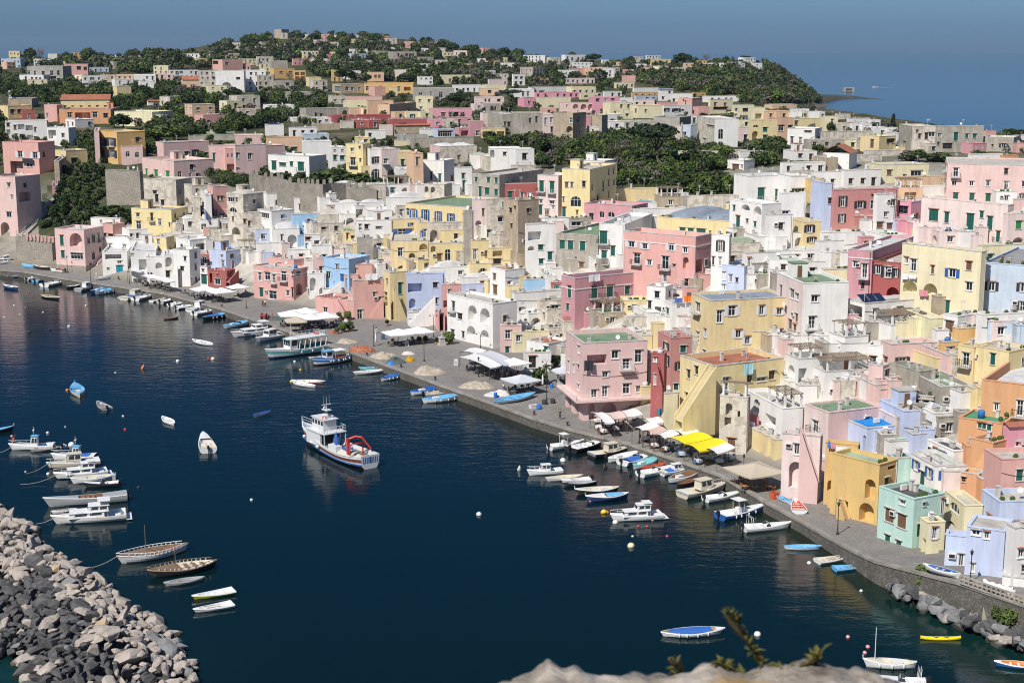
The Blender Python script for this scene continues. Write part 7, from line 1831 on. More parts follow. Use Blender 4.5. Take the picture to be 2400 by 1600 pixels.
 q=MB(); q.tube([(xc+.2,-1.0,zD+.0),(xc+.2,-1.0,zD+1.9),(xc+.2,1.2,zD+1.9),(xc+.2,1.2,zD)],.13,RD,6); q.build('gantry',r)
 q=MB(); q.lathe([(0,-.55),(.6,-.55),(.6,-.45),(.25,-.42),(.25,.42),(.6,.45),(.6,.55),(0,.55)],BL,(0,0,0),12); o=obj('net_drum',q.mesh('net_drum'),r,(g(.31)[0],.3,zD+.7)); o.rotation_euler=(math.pi/2,0,0)
 rn=np.random.default_rng(2)
 for nm,m,x,y,rx,ry,h in (('blue_net',mat('net_blue',(.03,.09,.30),.9),g(.5)[0],.2,.8,.7,2.4),('blue_net',mat('net_blue',(.03,.09,.30),.9),g(.44)[0],.9,.9,.6,1.1),('net_heap',mat('net_cream',(.55,.50,.42),.9),g(.33)[0],.3,2.2,1.5,.7),('net_heap',mat('net_cream',(.55,.50,.42),.9),g(.12)[0],.5,.9,.9,.7)):
  q=MB(); rows=[]
  for i in range(7):
   f=i/6; rows.append([(x+rx*(1-f**2)*math.cos(a)*(1+.2*math.sin(3*a+i)),y+ry*(1-f**2)*math.sin(a)*(1+.2*math.cos(2*a)),zD+h*f*(1+.12*math.sin(5*a))) for a in np.linspace(0,2*math.pi,14)[:-1]])
  q.grid(rows,m,True,True); q.build(nm,r)
 q=MB(); q.box(g(.4)[0],g(.5)[0],.6,1.6,zD,zD+.9,W); q.build('ice_chest',r)
 for k,t in enumerate((.62,.75,.9)):
  p=g(t); q=MB(); q.lathe([(0,0),(.2,.05),(.26,.25),(.18,.45),(0,.5)],FEND,(p[0],p[1]+.2,p[2]*.5),8); q.build('fender',r)
trawler()
def ferry():
 a=at_z(*cv('S2',620,868),0); b=at_z(*cv('S2',140,942),0); d=b-a; L=d.length*1.06; c=(a+b)/2
 r=empty('passenger_boat',(c.x,c.y,0),math.atan2(d.y,d.x),'white passenger boat with turquoise stripe moored stern-to below the nets','passenger boat')
 W=bmat('w'); TQ=mat('stripe_turquoise',(.10,.44,.42),.5); Bm=L*.27; D=1.35
 mb,gun,flo=hull_mesh(L,Bm,D,W,W,INSIDE,True,sheer=.55,bottom=bmat('v'),floor=.6,pw=.5,stripe=TQ); mb.build('hull',r); g=lambda t: gun[int(round(t*16))]
 deck_part(gun,.66,1,W,.08,.1).build('foredeck',r)
 x0,x1=g(.06)[0],g(.69)[0]; w=Bm*.43; z=D; zt=D+2.1
 q=MB()
 for k in range(6):
  x=x0+(x1-1.9-x0)*k/5
  for s in (-1,1): q.tube([(x,s*w,z),(x-.35,s*w,zt)],.09,W,6)
 q.build('pillar',r)
 q=MB(); q.box(x1-1.7,x1,-w*.85,w*.85,z-.3,zt,W); ca=q.build('wheelhouse',r)
 q=MB()
 for s in (-1,1): q.face([(x1-1.5,s*(w*.85+.01),z+.8),(x1-.3,s*(w*.85+.01),z+.8),(x1-.3,s*(w*.85+.01),zt-.25),(x1-1.5,s*(w*.85+.01),zt-.25)],SCREEN)
 for k in range(3): ya=-w*.8+1.6*w*(k+.08)/3; yb=-w*.8+1.6*w*(k+.92)/3; q.face([(x1+.01,ya,z+.8),(x1+.01,yb,z+.8),(x1+.01,yb,zt-.2),(x1+.01,ya,zt-.2)],SCREEN)
 q.build('window',ca)
 q=MB(); rows=[]
 for i in range(9):
  t=i/8; x=x0-.3+(x1+.9-x0)*t; ww=w*1.08*(1 if t<.75 else 1-.45*((t-.75)/.25)**1.5); rows.append([(x,ww*s,zt+.02+.12*(1-s*s)) for s in (-1,-.5,0,.5,1)])
 q.grid(rows,W); q.grid([[(p[0],p[1],p[2]-.12) for p in rw] for rw in rows],TQ,False)
 for e in (0,-1): q.grid([[rw[e],(rw[e][0],rw[e][1],rw[e][2]-.12)] for rw in rows],TQ,False)
 q.face([*rows[-1],*[(p[0],p[1],p[2]-.12) for p in rows[-1][::-1]]],TQ); ro=q.build('roof',r)
 q=MB(); rail(q,[(x0,-w,zt+.05),(x1-1.6,-w,zt+.05),(x1-1.6,w,zt+.05),(x0,w,zt+.05),(x0,-w,zt+.05)],.8,IRONW,.9); q.build('railing',ro)
 q=MB(); q.tube([(x1-1,0,zt),(x1-1,0,zt+3)],[.06,.03],W,6); q.build('mast',ro)
 q=MB(); q.lathe([(0,0),(.55,0),(.6,.2),(0,.32)],mat('raft_red',(.55,.10,.07),.5),(x0+1.2,0,zt+.12),12); q.build('liferaft',ro)
 for k in range(5):
  x=x0+.6+k*1.25; q=MB()
  for s in (-1,1): q.box(x,x+.4,s*.55-.45,s*.55+.45,D*.62,D*.62+.45,TQ); q.box(x-.08,x-.001,s*.55-.45,s*.55+.45,D*.62,D*.62+.9,TQ)
  q.build('bench',r)
 for t in (.12,.3,.5):
  p=g(t); q=MB(); q.lathe([(0,0),(.12,.05),(.13,.4),(0,.5)],FEND,(p[0],p[1]+.14,.5),8); q.build('fender',r)
ferry()
def fishing():
 a=at_z(*cv('S2',888,948),0); b=at_z(*cv('S2',545,1005),0); d=b-a; L=d.length*1.04; c=(a+b)/2
 r=empty('fishing_boat',(c.x,c.y,0),math.atan2(d.y,d.x),'blue and white fishing boat with canopy and row of fenders below the nets','fishing boat')
 mb,gun,flo=hull_mesh(L,L*.34,1.05,bmat('w'),bmat('b'),INSIDE,False,sheer=.5,bottom=bmat('d'),floor=.6,pw=.7,stripe=bmat('b')); mb.build('hull',r); g=lambda t: gun[int(round(t*16))]
 deck_part(gun,.72,1,bmat('b')).build('foredeck',r)
 W=bmat('w'); x=g(.72)[0]; q=MB(); q.box(x-1.5,x,-.8,.8,.7,2.5,W); q.box(x-1.7,x+.15,-.95,.95,2.5,2.6,bmat('l')); ca=q.build('wheelhouse',r)
 q=MB();
 for s in (-1,1): q.face([(x-1.3,s*.81,1.6),(x-.2,s*.81,1.6),(x-.2,s*.81,2.3),(x-1.3,s*.81,2.3)],SCREEN)
 q.face([(x+.01,-.65,1.6),(x+.01,.65,1.6),(x+.01,.65,2.3),(x+.01,-.65,2.3)],SCREEN); q.build('window',ca)
 q=MB(); x2=g(.25)[0]; q.box(x2,x-1.72,-1.1,1.1,2.35,2.42,TARP['w'])
 for xx in (x2+.1,x-2):
  for s in (-1,1): q.tube([(xx,s*1.0,.8),(xx,s*1.0,2.35)],.035,FEND,5)
 q.build('canopy',r)
 q=MB(); q.box(g(.19)[0],g(.44)[0],-.8,.8,.7,1.1,mat('crate_orange',(.6,.2,.05),.7)); q.build('fish_crates',r)
 for k in range(6):
  p=g(.2+k*.1); q=MB(); q.lathe([(0,0),(.13,.05),(.15,.28),(0,.4)],FEND,(p[0],p[1]+.14,p[2]*.45),8); q.build('fender',r)
 q=MB(); q.tube([(g(.1)[0],0,1),(g(.1)[0],0,2.8)],.05,TEAK,6); q.build('mast',r)
fishing()
BUOYC={'w':((.74,.73,.70),'white'),'c':((.70,.62,.38),'cream'),'o':((.75,.25,.06),'orange'),'r':((.62,.06,.06),'red'),'y':((.75,.52,.03),'yellow'),'k':((.03,.03,.035),'black'),'p':((.70,.35,.32),'pink')}
def buoy(crop,x,y,c='w',s=.35,cone=False,lab=None):
 p=at_z(*cv(crop,x,y),0); q=MB(); m=mat('buoy_'+BUOYC[c][1],BUOYC[c][0],.45); k=s
 prof=[(0,-.4*k),(.7*k,-.25*k),(k,.15*k),(.75*k,.75*k),(.18*k,1.05*k),(0,1.08*k)] if not cone else [(0,-.4*k),(.8*k,-.2*k),(k,.4*k),(.6*k,1.7*k),(.2*k,2.7*k),(0,2.8*k)]
 q.lathe(prof,m,(0,0,0),12); q.tube([(0,0,(1.0 if not cone else 2.7)*k),(0,0,(1.3 if not cone else 3.1)*k)],.08*k,ROPE,5); o=q.build('buoy',None,p); o.scale=(.78,.78,.78); o.rotation_euler=(_trng.uniform(-.5,.5),_trng.uniform(-.4,.4),0)
 tag(o,lab or 'x','buoy','mooring buoys'); BUOY.append((o,c,s,cone)); return o
BUOY=[]
for cr,rows in (('S1',[(790,458,'c',.42),(632,650,'w',.5),(458,680,'k',.45),(270,705,'k',.45),(1310,1035,'o',.45,True),(1633,968,'w',.5),(1957,948,'c',.6),(1915,945,'r',.35),(618,1235,'o',.4),(1060,1073,'w',.25),(1130,1472,'w',.28),(130,455,'w',.3),(235,475,'p',.25),(395,518,'w',.28),(40,563,'w',.28),(185,533,'w',.22),(265,338,'r',.3)]),
('S2',[(355,972,'w',.38),(408,1048,'y',.32),(325,1155,'y',.4)]),
('T1',[(587,582,'w',.7),(660,562,'w',.7),(437,450,'w',.35),(1150,418,'r',.3),(600,393,'w',.2),(108,480,'p',.3),(125,508,'r',.35),(443,826,'w',.35),(1270,950,'k',.3),(2310,1063,'w',.28),(235,806,'w',.2),(1178,1035,'p',.4)]),
('T2',[(2048,1200,'w',.5)]),
('T3',[(67,790,'w',.42,True),(467,705,'w',.6),(845,1183,'y',.6),(873,1180,'o',.35),(950,1272,'w',.5),(1160,1308,'r',.25),(1240,1308,'r',.25),(1425,1396,'r',.25),(1107,1399,'w',.22),(1095,1490,'c',.62),(1290,1250,'o',.25),(607,1012,'o',.25),(720,1078,'p',.25)]),
('V3',[(2255,1125,'w',.5)]),
('V4',[(378,468,'w',.35),(857,725,'w',.28),(735,1147,'p',.3),(917,1237,'p',.3),(888,1292,'p',.3)])):
 for r in rows: buoy(cr,*r)
# ================================================================== quayside things
CAN={'w':mat('canopy_white',(.74,.73,.70),.85),'y':mat('canopy_yellow',(.82,.68,.01),.8),'p':mat('canopy_blush',(.66,.50,.44),.85),'c':mat('canopy_beige',(.50,.43,.32),.85),'g':mat('canopy_grey',(.55,.56,.58),.85),'a':mat('canopy_peach',(.62,.44,.36),.85)}
POLE=mat('canopy_pole',(.10,.09,.08),.5)
CANW={'w':'white','y':'bright yellow','p':'blush pink','c':'beige','g':'pale grey','a':'peach'}
SEATS=[]
def qz(x,y): return float(pdist(np.array([x]),np.array([y]))[2][0])
def on_quay(px,py):
 p=at_z(px,py,QZ)
 for _ in range(4): p=at_z(px,py,qz(p.x,p.y))
 return p
def awning(crop,pts,c,lab,seat='dark'):
 h=2.7; W=[]
 for x,y in pts:
  p=at_z(*cv(crop,x,y),QZ+h); W.append(Vector((p.x,p.y,qz(p.x,p.y)+h)))
 ce=sum(W,Vector())/4; r=empty('awning',(ce.x,ce.y,W[0].z-h),0,lab,'awning','restaurant canopies on the quay'); q=MB(); rows=[]
 for i in range(7):
  f=i/6; rows.append([ (W[0].lerp(W[1],g).lerp(W[3].lerp(W[2],g),f))+Vector((0,0,.28*math.sin(math.pi*f)-.12*math.sin(math.pi*g)))-ce+Vector((0,0,ce.z-W[0].z+h)) for g in [k/6 for k in range(7)]])
 q.grid(rows,CAN[c]);
 for e in (rows[0],rows[-1]): q.grid([e,[p-Vector((0,0,.22)) for p in e]],CAN[c],False)
 q.build('canopy',r)
 for w in W:
  q=MB(); o=w-ce; z=ce.z-W[0].z+h; q.tube([(o.x*.97,o.y*.97,0),(o.x*.97,o.y*.97,h+o.z-.02)],.045,POLE,6); q.build('pole',r)
 SEATS.append((W[0],W[1],W[3],seat)); return r
def parasol(crop,x,y,size,c,lab,seat='dark',rot=None):
 p=at_z(*cv(crop,x,y),QZ+2.8); z0=qz(p.x,p.y); r=empty('parasol',(p.x,p.y,z0),rot if rot is not None else _trng.uniform(0,1.5),lab,'parasol','restaurant canopies on the quay'); s=size/2; q=MB()
 C=[(-s,-s),(s,-s),(s,s),(-s,s)]
 for k in range(4):
  a,b=C[k],C[(k+1)%4]; rows=[]
  for i in range(5):
   f=i/4; zz=2.55+.85*(1-f)-.12*math.sin(math.pi*f); rows.append([((a[0]+(b[0]-a[0])*g)*f,(a[1]+(b[1]-a[1])*g)*f,zz-.10*f*math.sin(math.pi*g)) for g in (0,.25,.5,.75,1)])
  q.grid(rows,CAN[c],False); q.grid([rows[-1],[(p_[0],p_[1],p_[2]-.2) for p_ in rows[-1]]],CAN[c],False)
 q.build('canopy',r)
 q=MB(); q.tube([(0,0,0),(0,0,3.4)],.05,POLE,6); q.box(-.45,.45,-.45,.45,0,.12,STONE); q.build('pole',r)
 v=Vector((p.x,p.y,z0)); SEATS.append((v+Vector((-s,-s,0)),v+Vector((s,-s,0)),v+Vector((-s,s,0)),seat))
W_='white canopy'
for cr,rows in {'T3':[([(720,250),(830,255),(945,345),(850,352)],'w','white awning strip hanging off the pink arcade','w'),([(820,262),(980,245),(1050,300),(930,312)],'p','blush pink awning between two white ones before the pink arcade','w'),([(982,240),(1110,225),(1200,275),(1060,298)],'w','white awning at the corner of the pink arcade','w'),
([(1180,310),(1330,298),(1395,345),(1270,358)],'w','small white awning at the stair alley','w'),([(1100,400),(1250,352),(1360,385),(1200,425)],'w','white awning by the street lamp at the quay bend','w'),([(1205,425),(1330,392),(1425,420),(1300,462)],'a','peach awning between white awnings near the yellow canopy','w'),
([(1308,462),(1430,422),(1540,455),(1400,498)],'w','white awning touching the yellow canopy','w'),([(1452,425),(1590,392),(1720,430),(1572,466)],'w','white awning under the great yellow buttress','w'),([(1418,490),(1680,437),(1848,490),(1580,545)],'y','larger bright yellow awning panel beside the white awnings','b'),
([(1584,549),(1852,494),(2000,550),(1720,618)],'y','second bright yellow awning panel nearer the mint house','b'),([(1770,590),(1920,542),(2055,580),(1885,640)],'w','white awning at the end of the yellow canopy','b')],
'S2':[([(1860,925),(2010,892),(2260,1000),(2150,1028)],'w','white canopy panel nearest the water by the arcaded house','dark'),([(2014,890),(2150,866),(2400,980),(2270,1002)],'g','pale grey canopy panel by the arcaded house','dark'),([(1870,880),(1960,846),(2120,868),(2010,896)],'w','narrow white canopy strip against the arcaded house','dark')],
'S1':[([(1250,180),(1345,168),(1480,195),(1380,208)],'w','white canopy over the cafe below the yellow stair house','dark'),([(1384,208),(1484,193),(1610,228),(1510,242)],'w','second white canopy below the yellow stair house, toward the plaza','dark'),([(1645,172),(1720,154),(1835,167),(1760,190)],'w','white canopy in front of the brick red house','dark'),([(1165,142),(1215,122),(1320,134),(1270,152)],'g','pale bluish canopy beside the teal-doored house','dark')]}.items():
 for pts,c,l,s in rows: awning(cr,pts,c,l,s)
for cr,x,y,s,c,l,rot in [('S2',320,520,5.,'w','white parasol at the west end of the plaza restaurant',.3),('S2',455,495,5.,'w','white parasol at the back of the plaza restaurant',.3),('S2',500,548,5.,'w','white parasol at the middle of the plaza restaurant',.3),('S2',640,535,5.,'w','white parasol at the east end of the plaza restaurant',.3),('S2',365,580,4.2,'c','beige parasol at the front of the plaza restaurant',.3),
('S2',1310,690,5.2,'w','white parasol of the pair before the lilac house, seaward one',.5),('S2',1490,672,5.2,'w','white parasol of the pair before the lilac house, landward one',.5),('S3',85,1115,5.2,'g','large grey-white parasol beside the potted palms',.6),('S3',20,960,4.6,'w','white parasol behind the grey-white one',.6),('S3',490,1035,4.2,'g','pale parasol tucked against the pink arcade house',.4),
('S1',1875,290,5.,'w','white parasol by the cafe chairs at the plaza corner',.7),('S1',2035,310,5.2,'w','white parasol next to the pink corner house',.7),('S1',2185,272,4.2,'w','small white parasol in the lane beside the pink corner house',.7),('T3',2235,765,6.2,'c','broad beige parasol by the blush stair house',.5)]:
 parasol(cr,x,y,s,c,l,'dark' if c!='c' or cr!='T3' else 'wood',rot)
CH={'dark':mat('chair_dark',(.05,.05,.055),.6),'w':mat('chair_maroon',(.16,.06,.05),.6),'b':mat('chair_blue',(.08,.13,.25),.6),'wood':mat('chair_wood',(.36,.14,.04),.6)}
TCL={'dark':mat('table_slate',(.18,.18,.19),.6),'w':mat('tablecloth_white',(.76,.74,.72),.85),'b':mat('tablecloth_pale_blue',(.50,.58,.70),.85),'wood':mat('table_wood',(.35,.18,.08),.6)}
def chair_me(k):
 q=MB(); m=CH[k]; q.box(-.23,.23,-.23,.23,.42,.47,m); q.box(-.23,.23,.19,.23,.471,.9,m)
 for x in (-.2,.2):
  for y in (-.2,.2): q.box(x-.025,x+.025,y-.025,y+.025,0,.419,m)
 return q.mesh('chair')
def table_me(k):
 q=MB(); m=TCL[k]; q.box(-.42,.42,-.42,.42,.70,.75,m)
 if k in 'wb':
  for s in (-1,1): q.box(-.43,.43,s*.435-.008,s*.435+.008,.36,.752,m); q.box(s*.443-.008,s*.443+.008,-.42,.42,.38,.753,m)
 q.box(-.04,.04,-.04,.04,0,.699,CH['dark']); q.box(-.25,.25,-.25,.25,0,.03,CH['dark']); return q.mesh('table')
CME={k:chair_me(k) for k in CH}; TME={k:table_me(k) for k in TCL}
CLAB={'dark':('dark cafe chair beneath the white restaurant canopies','slate-topped cafe table beneath the white restaurant canopies'),'w':('maroon chair at the white tables by the pink arcade','white-clothed table before the pink arcade'),'b':('blue chair at the tables beside the yellow canopy','pale blue clothed table beside the yellow canopy'),'wood':('orange-brown wooden chair beneath the broad beige parasol','wooden table beneath the broad beige parasol')}
NCH=[0]
def table_at(p,k,nchair=3):
 rz=_trng.uniform(0,1.5); t=obj('table',TME[k],None,p,rz); tag(t,CLAB[k][1],'table',{'dark':'slate cafe tables','w':'white tables by the arcade','b':'blue-clothed tables','wood':'wooden tables'}[k])
 for i in range(nchair):
  if NCH[0]>=270: return
  a=rz+math.pi/2*i+_trng.uniform(-.2,.2); c=obj('chair',CME[k],None,(p[0]+.72*math.cos(a),p[1]+.72*math.sin(a),p[2]),a-math.pi/2); NCH[0]+=1
  tag(c,CLAB[k][0],'chair',{'dark':'dark cafe chairs','w':'maroon chairs','b':'blue chairs','wood':'wooden chairs'}[k])
for a,b,d,k in SEATS:
 nu=max(1,int((b-a).length/2.3)); nv=max(1,int((d-a).length/2.3))
 for i in range(nu):
  for j in range(nv):
   if _trng.random()<.15: continue
   p=a+(b-a)*((i+.5)/nu)+(d-a)*((j+.5)/nv); table_at((p.x,p.y,qz(p.x,p.y)+.004),k,3 if _trng.random()<.6 else 2)
for cr,k,L in (('T3','w',[(1225,525),(1300,548),(785,362),(840,385),(900,405),(980,388),(1075,378),(1150,362)]),('T3','b',[(1455,590),(1515,620),(1580,640),(1800,700),(1905,735),(2005,705)]),('S3','dark',[(20,1240),(95,1230),(150,1215),(225,1195),(450,1140)]),('S1','dark',[(1260,245),(1330,245),(1400,250),(1470,262),(1540,270),(1350,275),(1450,288),(1690,345),(1760,370),(1850,380),(2020,405)]),('S2','dark',[(520,650),(600,655),(690,640),(760,625)])):
 for x,y in L: p=on_quay(*cv(cr,x,y)); table_at((p.x,p.y,p.z+.004),k,2)
LAMPG=mat('lamp_glass',(.7,.68,.6),.3)
def lamp(crop,x,yt,yb,lab,style=0):
 p=on_quay(*cv(crop,x,yb)); zt=at_Y(*cv(crop,x,yt),p.y).z-p.z; zt=max(3.6,min(7,zt)); r=empty('street_lamp',p,0,lab,'street lamp','street lamps on the quay')
 q=MB(); q.lathe([(.16,0),(.16,.25),(.09,.4),(.06,1.0),(.05,zt-.5)],IRON,(0,0,0),8); q.build('post',r)
 q=MB()
 if style==0: q.lathe([(.05,zt-.5),(.10,zt-.46),(.2,zt-.1),(.05,zt+.08),(.02,zt+.2),(0,zt+.21)],IRON,(0,0,0),8);
 else:
  for s in (-1,1): q.tube([(0,0,zt-.6),(s*.3,0,zt),(s*.6,0,zt-.05),(s*.7,0,zt-.3)],.025,IRON,5); q.lathe([(0,zt-.3),(.05,zt-.3),(.2,zt-.48),(.0,zt-.47)],IRON,(s*.7,0,0),10)
 l=q.build('lamp_head',r); q=MB();
 for s in ((0,) if style==0 else (-.7,.7)): q.lathe([(0,-.02),(.09,0),(.13,.22),(0,.24)] if style==0 else [(0,0),(.1,.02),(.1,.08),(0,.1)],LAMPG,(s,0,zt-.43 if style==0 else zt-.56),8)
 q.build('lamp_glass',l)
for a in [('S1',622,0,155,'street lamp by the boats stored on the west quay',0),('S1',835,170,245,'short lamp post at the slipway',0),('S1',1190,95,255,'street lamp before the teal-doored house',0),('S1',2263,310,480,'street lamp on the plaza before the pink corner house',0),('S2',1545,795,965,'single-headed lamp beside the tarpaulined net heaps',0),('S2',1632,530,745,'twin-armed lamp by the wide white stair',1),('S2',2062,715,862,'twin-armed lamp in front of the arcaded house',1),('S2',2045,945,1110,'lamp rising behind the cream net heap',0),
  ('S3',318,930,1320,'tall twin-armed lamp beside the barrels at the quay bend',1),('T3',1168,320,545,'lantern between the white awnings at the quay bend',0),('T3',2125,645,880,'lantern beside the broad beige parasol',0),('T4',638,1085,1380,'tall lantern before the ochre arches',0),('V4',1857,365,650,'tall lantern before the periwinkle house',0)]: lamp(*a)
def heap(nm,crop,x0,x1,yt,yb,m,lab,lump=1.,tex=0,group=None,cat='net heap'):
 a=on_quay(*cv(crop,x0,yb)); b=on_quay(*cv(crop,x1,yb)); c=(a+b)/2; Lx=(b-a).length/2; hgt=max(.5,(at_Y(*cv(crop,(x0+x1)/2,yt),c.y+Lx*.4).z-c.z)*.8); hgt=min(hgt,2.4)
 rg=np.random.default_rng(zlib.crc32(lab.encode())); ph=rg.uniform(0,6.28,6); q=MB(); rows=[]; n=30
 dy=min(Lx*.75,3.2)
 hgt*=.52; sd=float(rg.uniform(0,50))
 for i in range(13):
  f=i/12; r_=[]
  for t in np.linspace(0,2*math.pi,37)[:-1]:
   rr=f; x=Lx*rr*math.cos(t)*(1+.12*math.sin(3*t+ph[0])); y=dy*rr*math.sin(t)*(1+.12*math.sin(2*t+ph[2]))
   hh=(1-f**3.2)*(.72+.55*mnoise.noise(Vector((x*.55,y*.55,sd)))+.30*mnoise.noise(Vector((x*1.6,y*1.6,sd)))+.14*mnoise.noise(Vector((x*4,y*4,sd))))
   r_.append((x,y,max(.0,hgt*hh*1.25)))
  rows.append(r_)
 q.grid(rows,m,True,True); o=q.build(nm,None,(c.x,c.y+dy*.5,c.z+.01),math.atan2((b-a).y,(b-a).x)); tag(o,lab,cat,group); return o
NETO=mottle('net_orange',[(.35,(.16,.05,.03)),(.5,(.38,.12,.06)),(.65,(.32,.24,.19))],3,bump=.8); NETG=mottle('net_green',[(.35,(.04,.07,.06)),(.65,(.12,.16,.13))],3,bump=.8,stretch=(4,4,.4)); NETY=mottle('net_yellow',[(.35,(.35,.16,.01)),(.65,(.62,.36,.03))],4,bump=.8)
TPC=mottle('tarp_canvas',[(.3,(.27,.22,.16)),(.7,(.52,.46,.37))],1.6,bump=.6); TPW=mottle('tarp_pale',[(.3,(.50,.47,.43)),(.7,(.70,.66,.60))],1.2,bump=.6); TPB=mat('tarp_bright_blue',(.02,.20,.62),.7)
for a in [('tarpaulin_heap','S2',730,930,720,800,TPC,'cream tarpaulin heap next to the planter bed'),('net_heap','S2',855,1100,765,880,NETO,'heap of orange fishing nets on the quay edge'),('tarpaulin_heap','S2',1045,1300,828,940,TPC,'broad cream tarpaulin heap between orange and green nets'),('net_heap','S2',1195,1380,862,985,NETG,'dark green draped net heap on the quay edge'),('tarpaulin_heap','S2',1330,1455,850,905,TPW,'white tarpaulin heap behind the yellow nets'),
  ('net_heap','S2',1375,1462,880,965,NETY,'heap of yellow nets beside the dark green one'),('tarpaulin','S2',1195,1275,938,998,TPB,'bright blue sheet spilled at the quay edge'),('tarpaulin_heap','S2',1428,1745,965,1085,TPC,'long cream tarpaulin heap near the quay edge'),('tarpaulin_heap','S2',1875,2200,1095,1215,TPC,'large cream tarpaulin heap nearest the quay corner'),('tarpaulin_heap','S2',2095,2350,1190,1285,TPW,'low pale tarpaulin heap with blue barrel at the quay corner'),
  ('net_heap','S2',665,735,660,715,NETO,'small heap of terracotta floats by the planter bed'),('tarpaulin_heap','S2',105,275,515,590,NETG,'green tarpaulin heap beside the winch drums')]: heap(*a,group='net and tarpaulin heaps on the quay')
def barrel(crop,x,y,m,lab,r=.3,h=.9):
 p=on_quay(*cv(crop,x,y)); q=MB(); q.lathe([(0,0),(r,0),(r*1.06,h*.3),(r,h*.33),(r*1.06,h*.66),(r,h),(r*.9,h+.01),(0,h+.01)],m,(0,0,0),12); o=q.build('barrel',None,p); tag(o,lab,'barrel')
BLU=mat('barrel_blue',(.02,.13,.48),.4)
barrel('S2',2200,1300,BLU,'blue barrel against the low pale tarpaulin heap'); barrel('S3',248,1405,BLU,'blue bin beside the white crates at the quay bend',.4,.7); barrel('S3',300,1360,mat('planter_black',(.03,.03,.03),.7),'black tub beside the tall twin-armed lamp',.45,.7); barrel('S3',375,1350,MATS['planter_black'],'black tub a step away from the tall twin-armed lamp',.4,.7); barrel('T4',245,940,BLU,'small blue barrel beside the blush arch',.3,.8); barrel('S3',365,1208,BLU,'small blue bin behind the potted plants',.3,.7)
def crate(crop,x,y,w,d,h,m,lab,nm='crate'):
 p=on_quay(*cv(crop,x,y)); q=MB(); t=.05
 q.box(-w/2,w/2,-d/2,-d/2+t,0,h,m); q.box(-w/2,w/2,d/2-t,d/2,0,h,m); q.box(-w/2,-w/2+t,-d/2+t,d/2-t,0,h,m); q.box(w/2-t,w/2,-d/2+t,d/2-t,0,h,m); q.box(-w/2+t,w/2-t,-d/2+t,d/2-t,.02,.06,m); q.box(-w/2-.03,w/2+.03,-d/2-.03,-d/2-.001,h*.8,h*.9,m); o=q.build(nm,None,p,.5); tag(o,lab,'crate')
crate('S3',195,1395,1.2,.9,.6,mat('crate_white',(.6,.6,.58),.6),'white fish crate beside the blue bin'); crate('T4',55,1050,.9,.9,.9,mat('box_red',(.55,.10,.04),.6),'red-orange box beside the small blue and white boat'); crate('S1',1790,265,1.6,1.2,1.1,TPC,'tan covered box by the green garage door');
def aboard(crop,x,y,m,lab,h=1.1):
 p=on_quay(*cv(crop,x,y)); q=MB(); q.face([(-.35,-.3,0),(.35,-.3,0),(.35,-.02,h),(-.35,-.02,h)],m); q.face([(-.35,.3,0),(.35,.3,0),(.35,.02,h),(-.35,.02,h)],m); q.box(-.36,.36,-.03,.03,h-.03,h+.03,POLE);
 for i in range(4): q.face([(-.25,-.262+.05*i-.012,h*.2+.18*i),(.25-.1*(i%2),-.262+.05*i-.012,h*.2+.18*i),(.25-.1*(i%2),-.255+.05*i-.012,h*.2+.18*i+.04),(-.25,-.255+.05*i-.012,h*.2+.18*i+.04)],POLE)
 o=q.build('menu_board',None,p,.3); tag(o,lab,'sign')
BW=mat('board_white',(.7,.7,.68),.6); BDK=mat('board_blue',(.05,.10,.18),.6)
aboard('S2',825,640,BW,'white standing sign board by the plaza restaurant',1.5); aboard('S2',1385,825,BW,'white menu board before the pair of parasols'); aboard('S2',1170,765,BDK,'dark blue menu board on the plaza'); aboard('S2',1835,1000,BW,'white menu board by the white canopy panel',1.2); aboard('T3',1685,690,BW,'white easel board at the yellow canopy'); aboard('T3',2090,835,mat('board_wood',(.25,.13,.05),.7),'wooden easel board by the broad beige parasol')
POT=mat('terracotta_pot',(.40,.16,.08),.8)
def plant(crop,x,y,kind,h,lab,pot=True,wd=None):
 p=on_quay(*cv(crop,x,y)); tr,cr=TREES[kind,0]; r=empty('potted_plant' if pot else 'shrub',p,0,lab,'plant')
 z0=.0
 if pot: q=MB(); q.lathe([(0,0),(.28,0),(.38,.5),(.33,.5),(0,.44)],POT,(0,0,0),10); q.build('pot',r); z0=.4
 for n,me in (('stem',tr),('foliage',cr)):
  if me: obj(n,me,r,(0,0,z0),0,(wd or h,wd or h,h))
for a in [('S3',255,1180,'bush_mid',3.,'tall oleander in the lane beside the parasols'),('S3',318,1170,'palm',3.6,'potted palm at the foot of the lamp'),('S3',400,1030,'bush_dark',2.4,'dark bush against the pale wall by the parasols'),('S2',800,700,'bush_fresh',1.9,'bushy planter bed shrub behind the cream heap'),('S2',865,690,'bush_mid',2.0,'larger planter bed shrub behind the cream heap'),('S2',745,715,'bush_grey',1.2,'dry shrub at the west end of the planter bed'),('S2',1500,800,'bush_dark',1.1,'potted shrub before the pair of parasols'),('S2',1560,795,'bush_mid',1.2,'potted shrub by the single-headed lamp'),('S2',1665,810,'bush_dark',1.2,'potted shrub beside the stone shrine'),('S2',1780,810,'bush_fresh',2.4,'leafy green bush beside the stone shrine'),('S2',845,590,'bush_fresh',1.8,'green bush at the foot of the salmon stair'),('S2',765,590,'bush_mid',1.6,'green bush against the salmon terrace wall'),('S2',1205,640,'bush_dark',1.0,'potted shrub at the yellow stair foot'),('S2',560,385,'bush_dark',1.0,'small shrub at the edge of the salmon terrace')]: plant(*a)
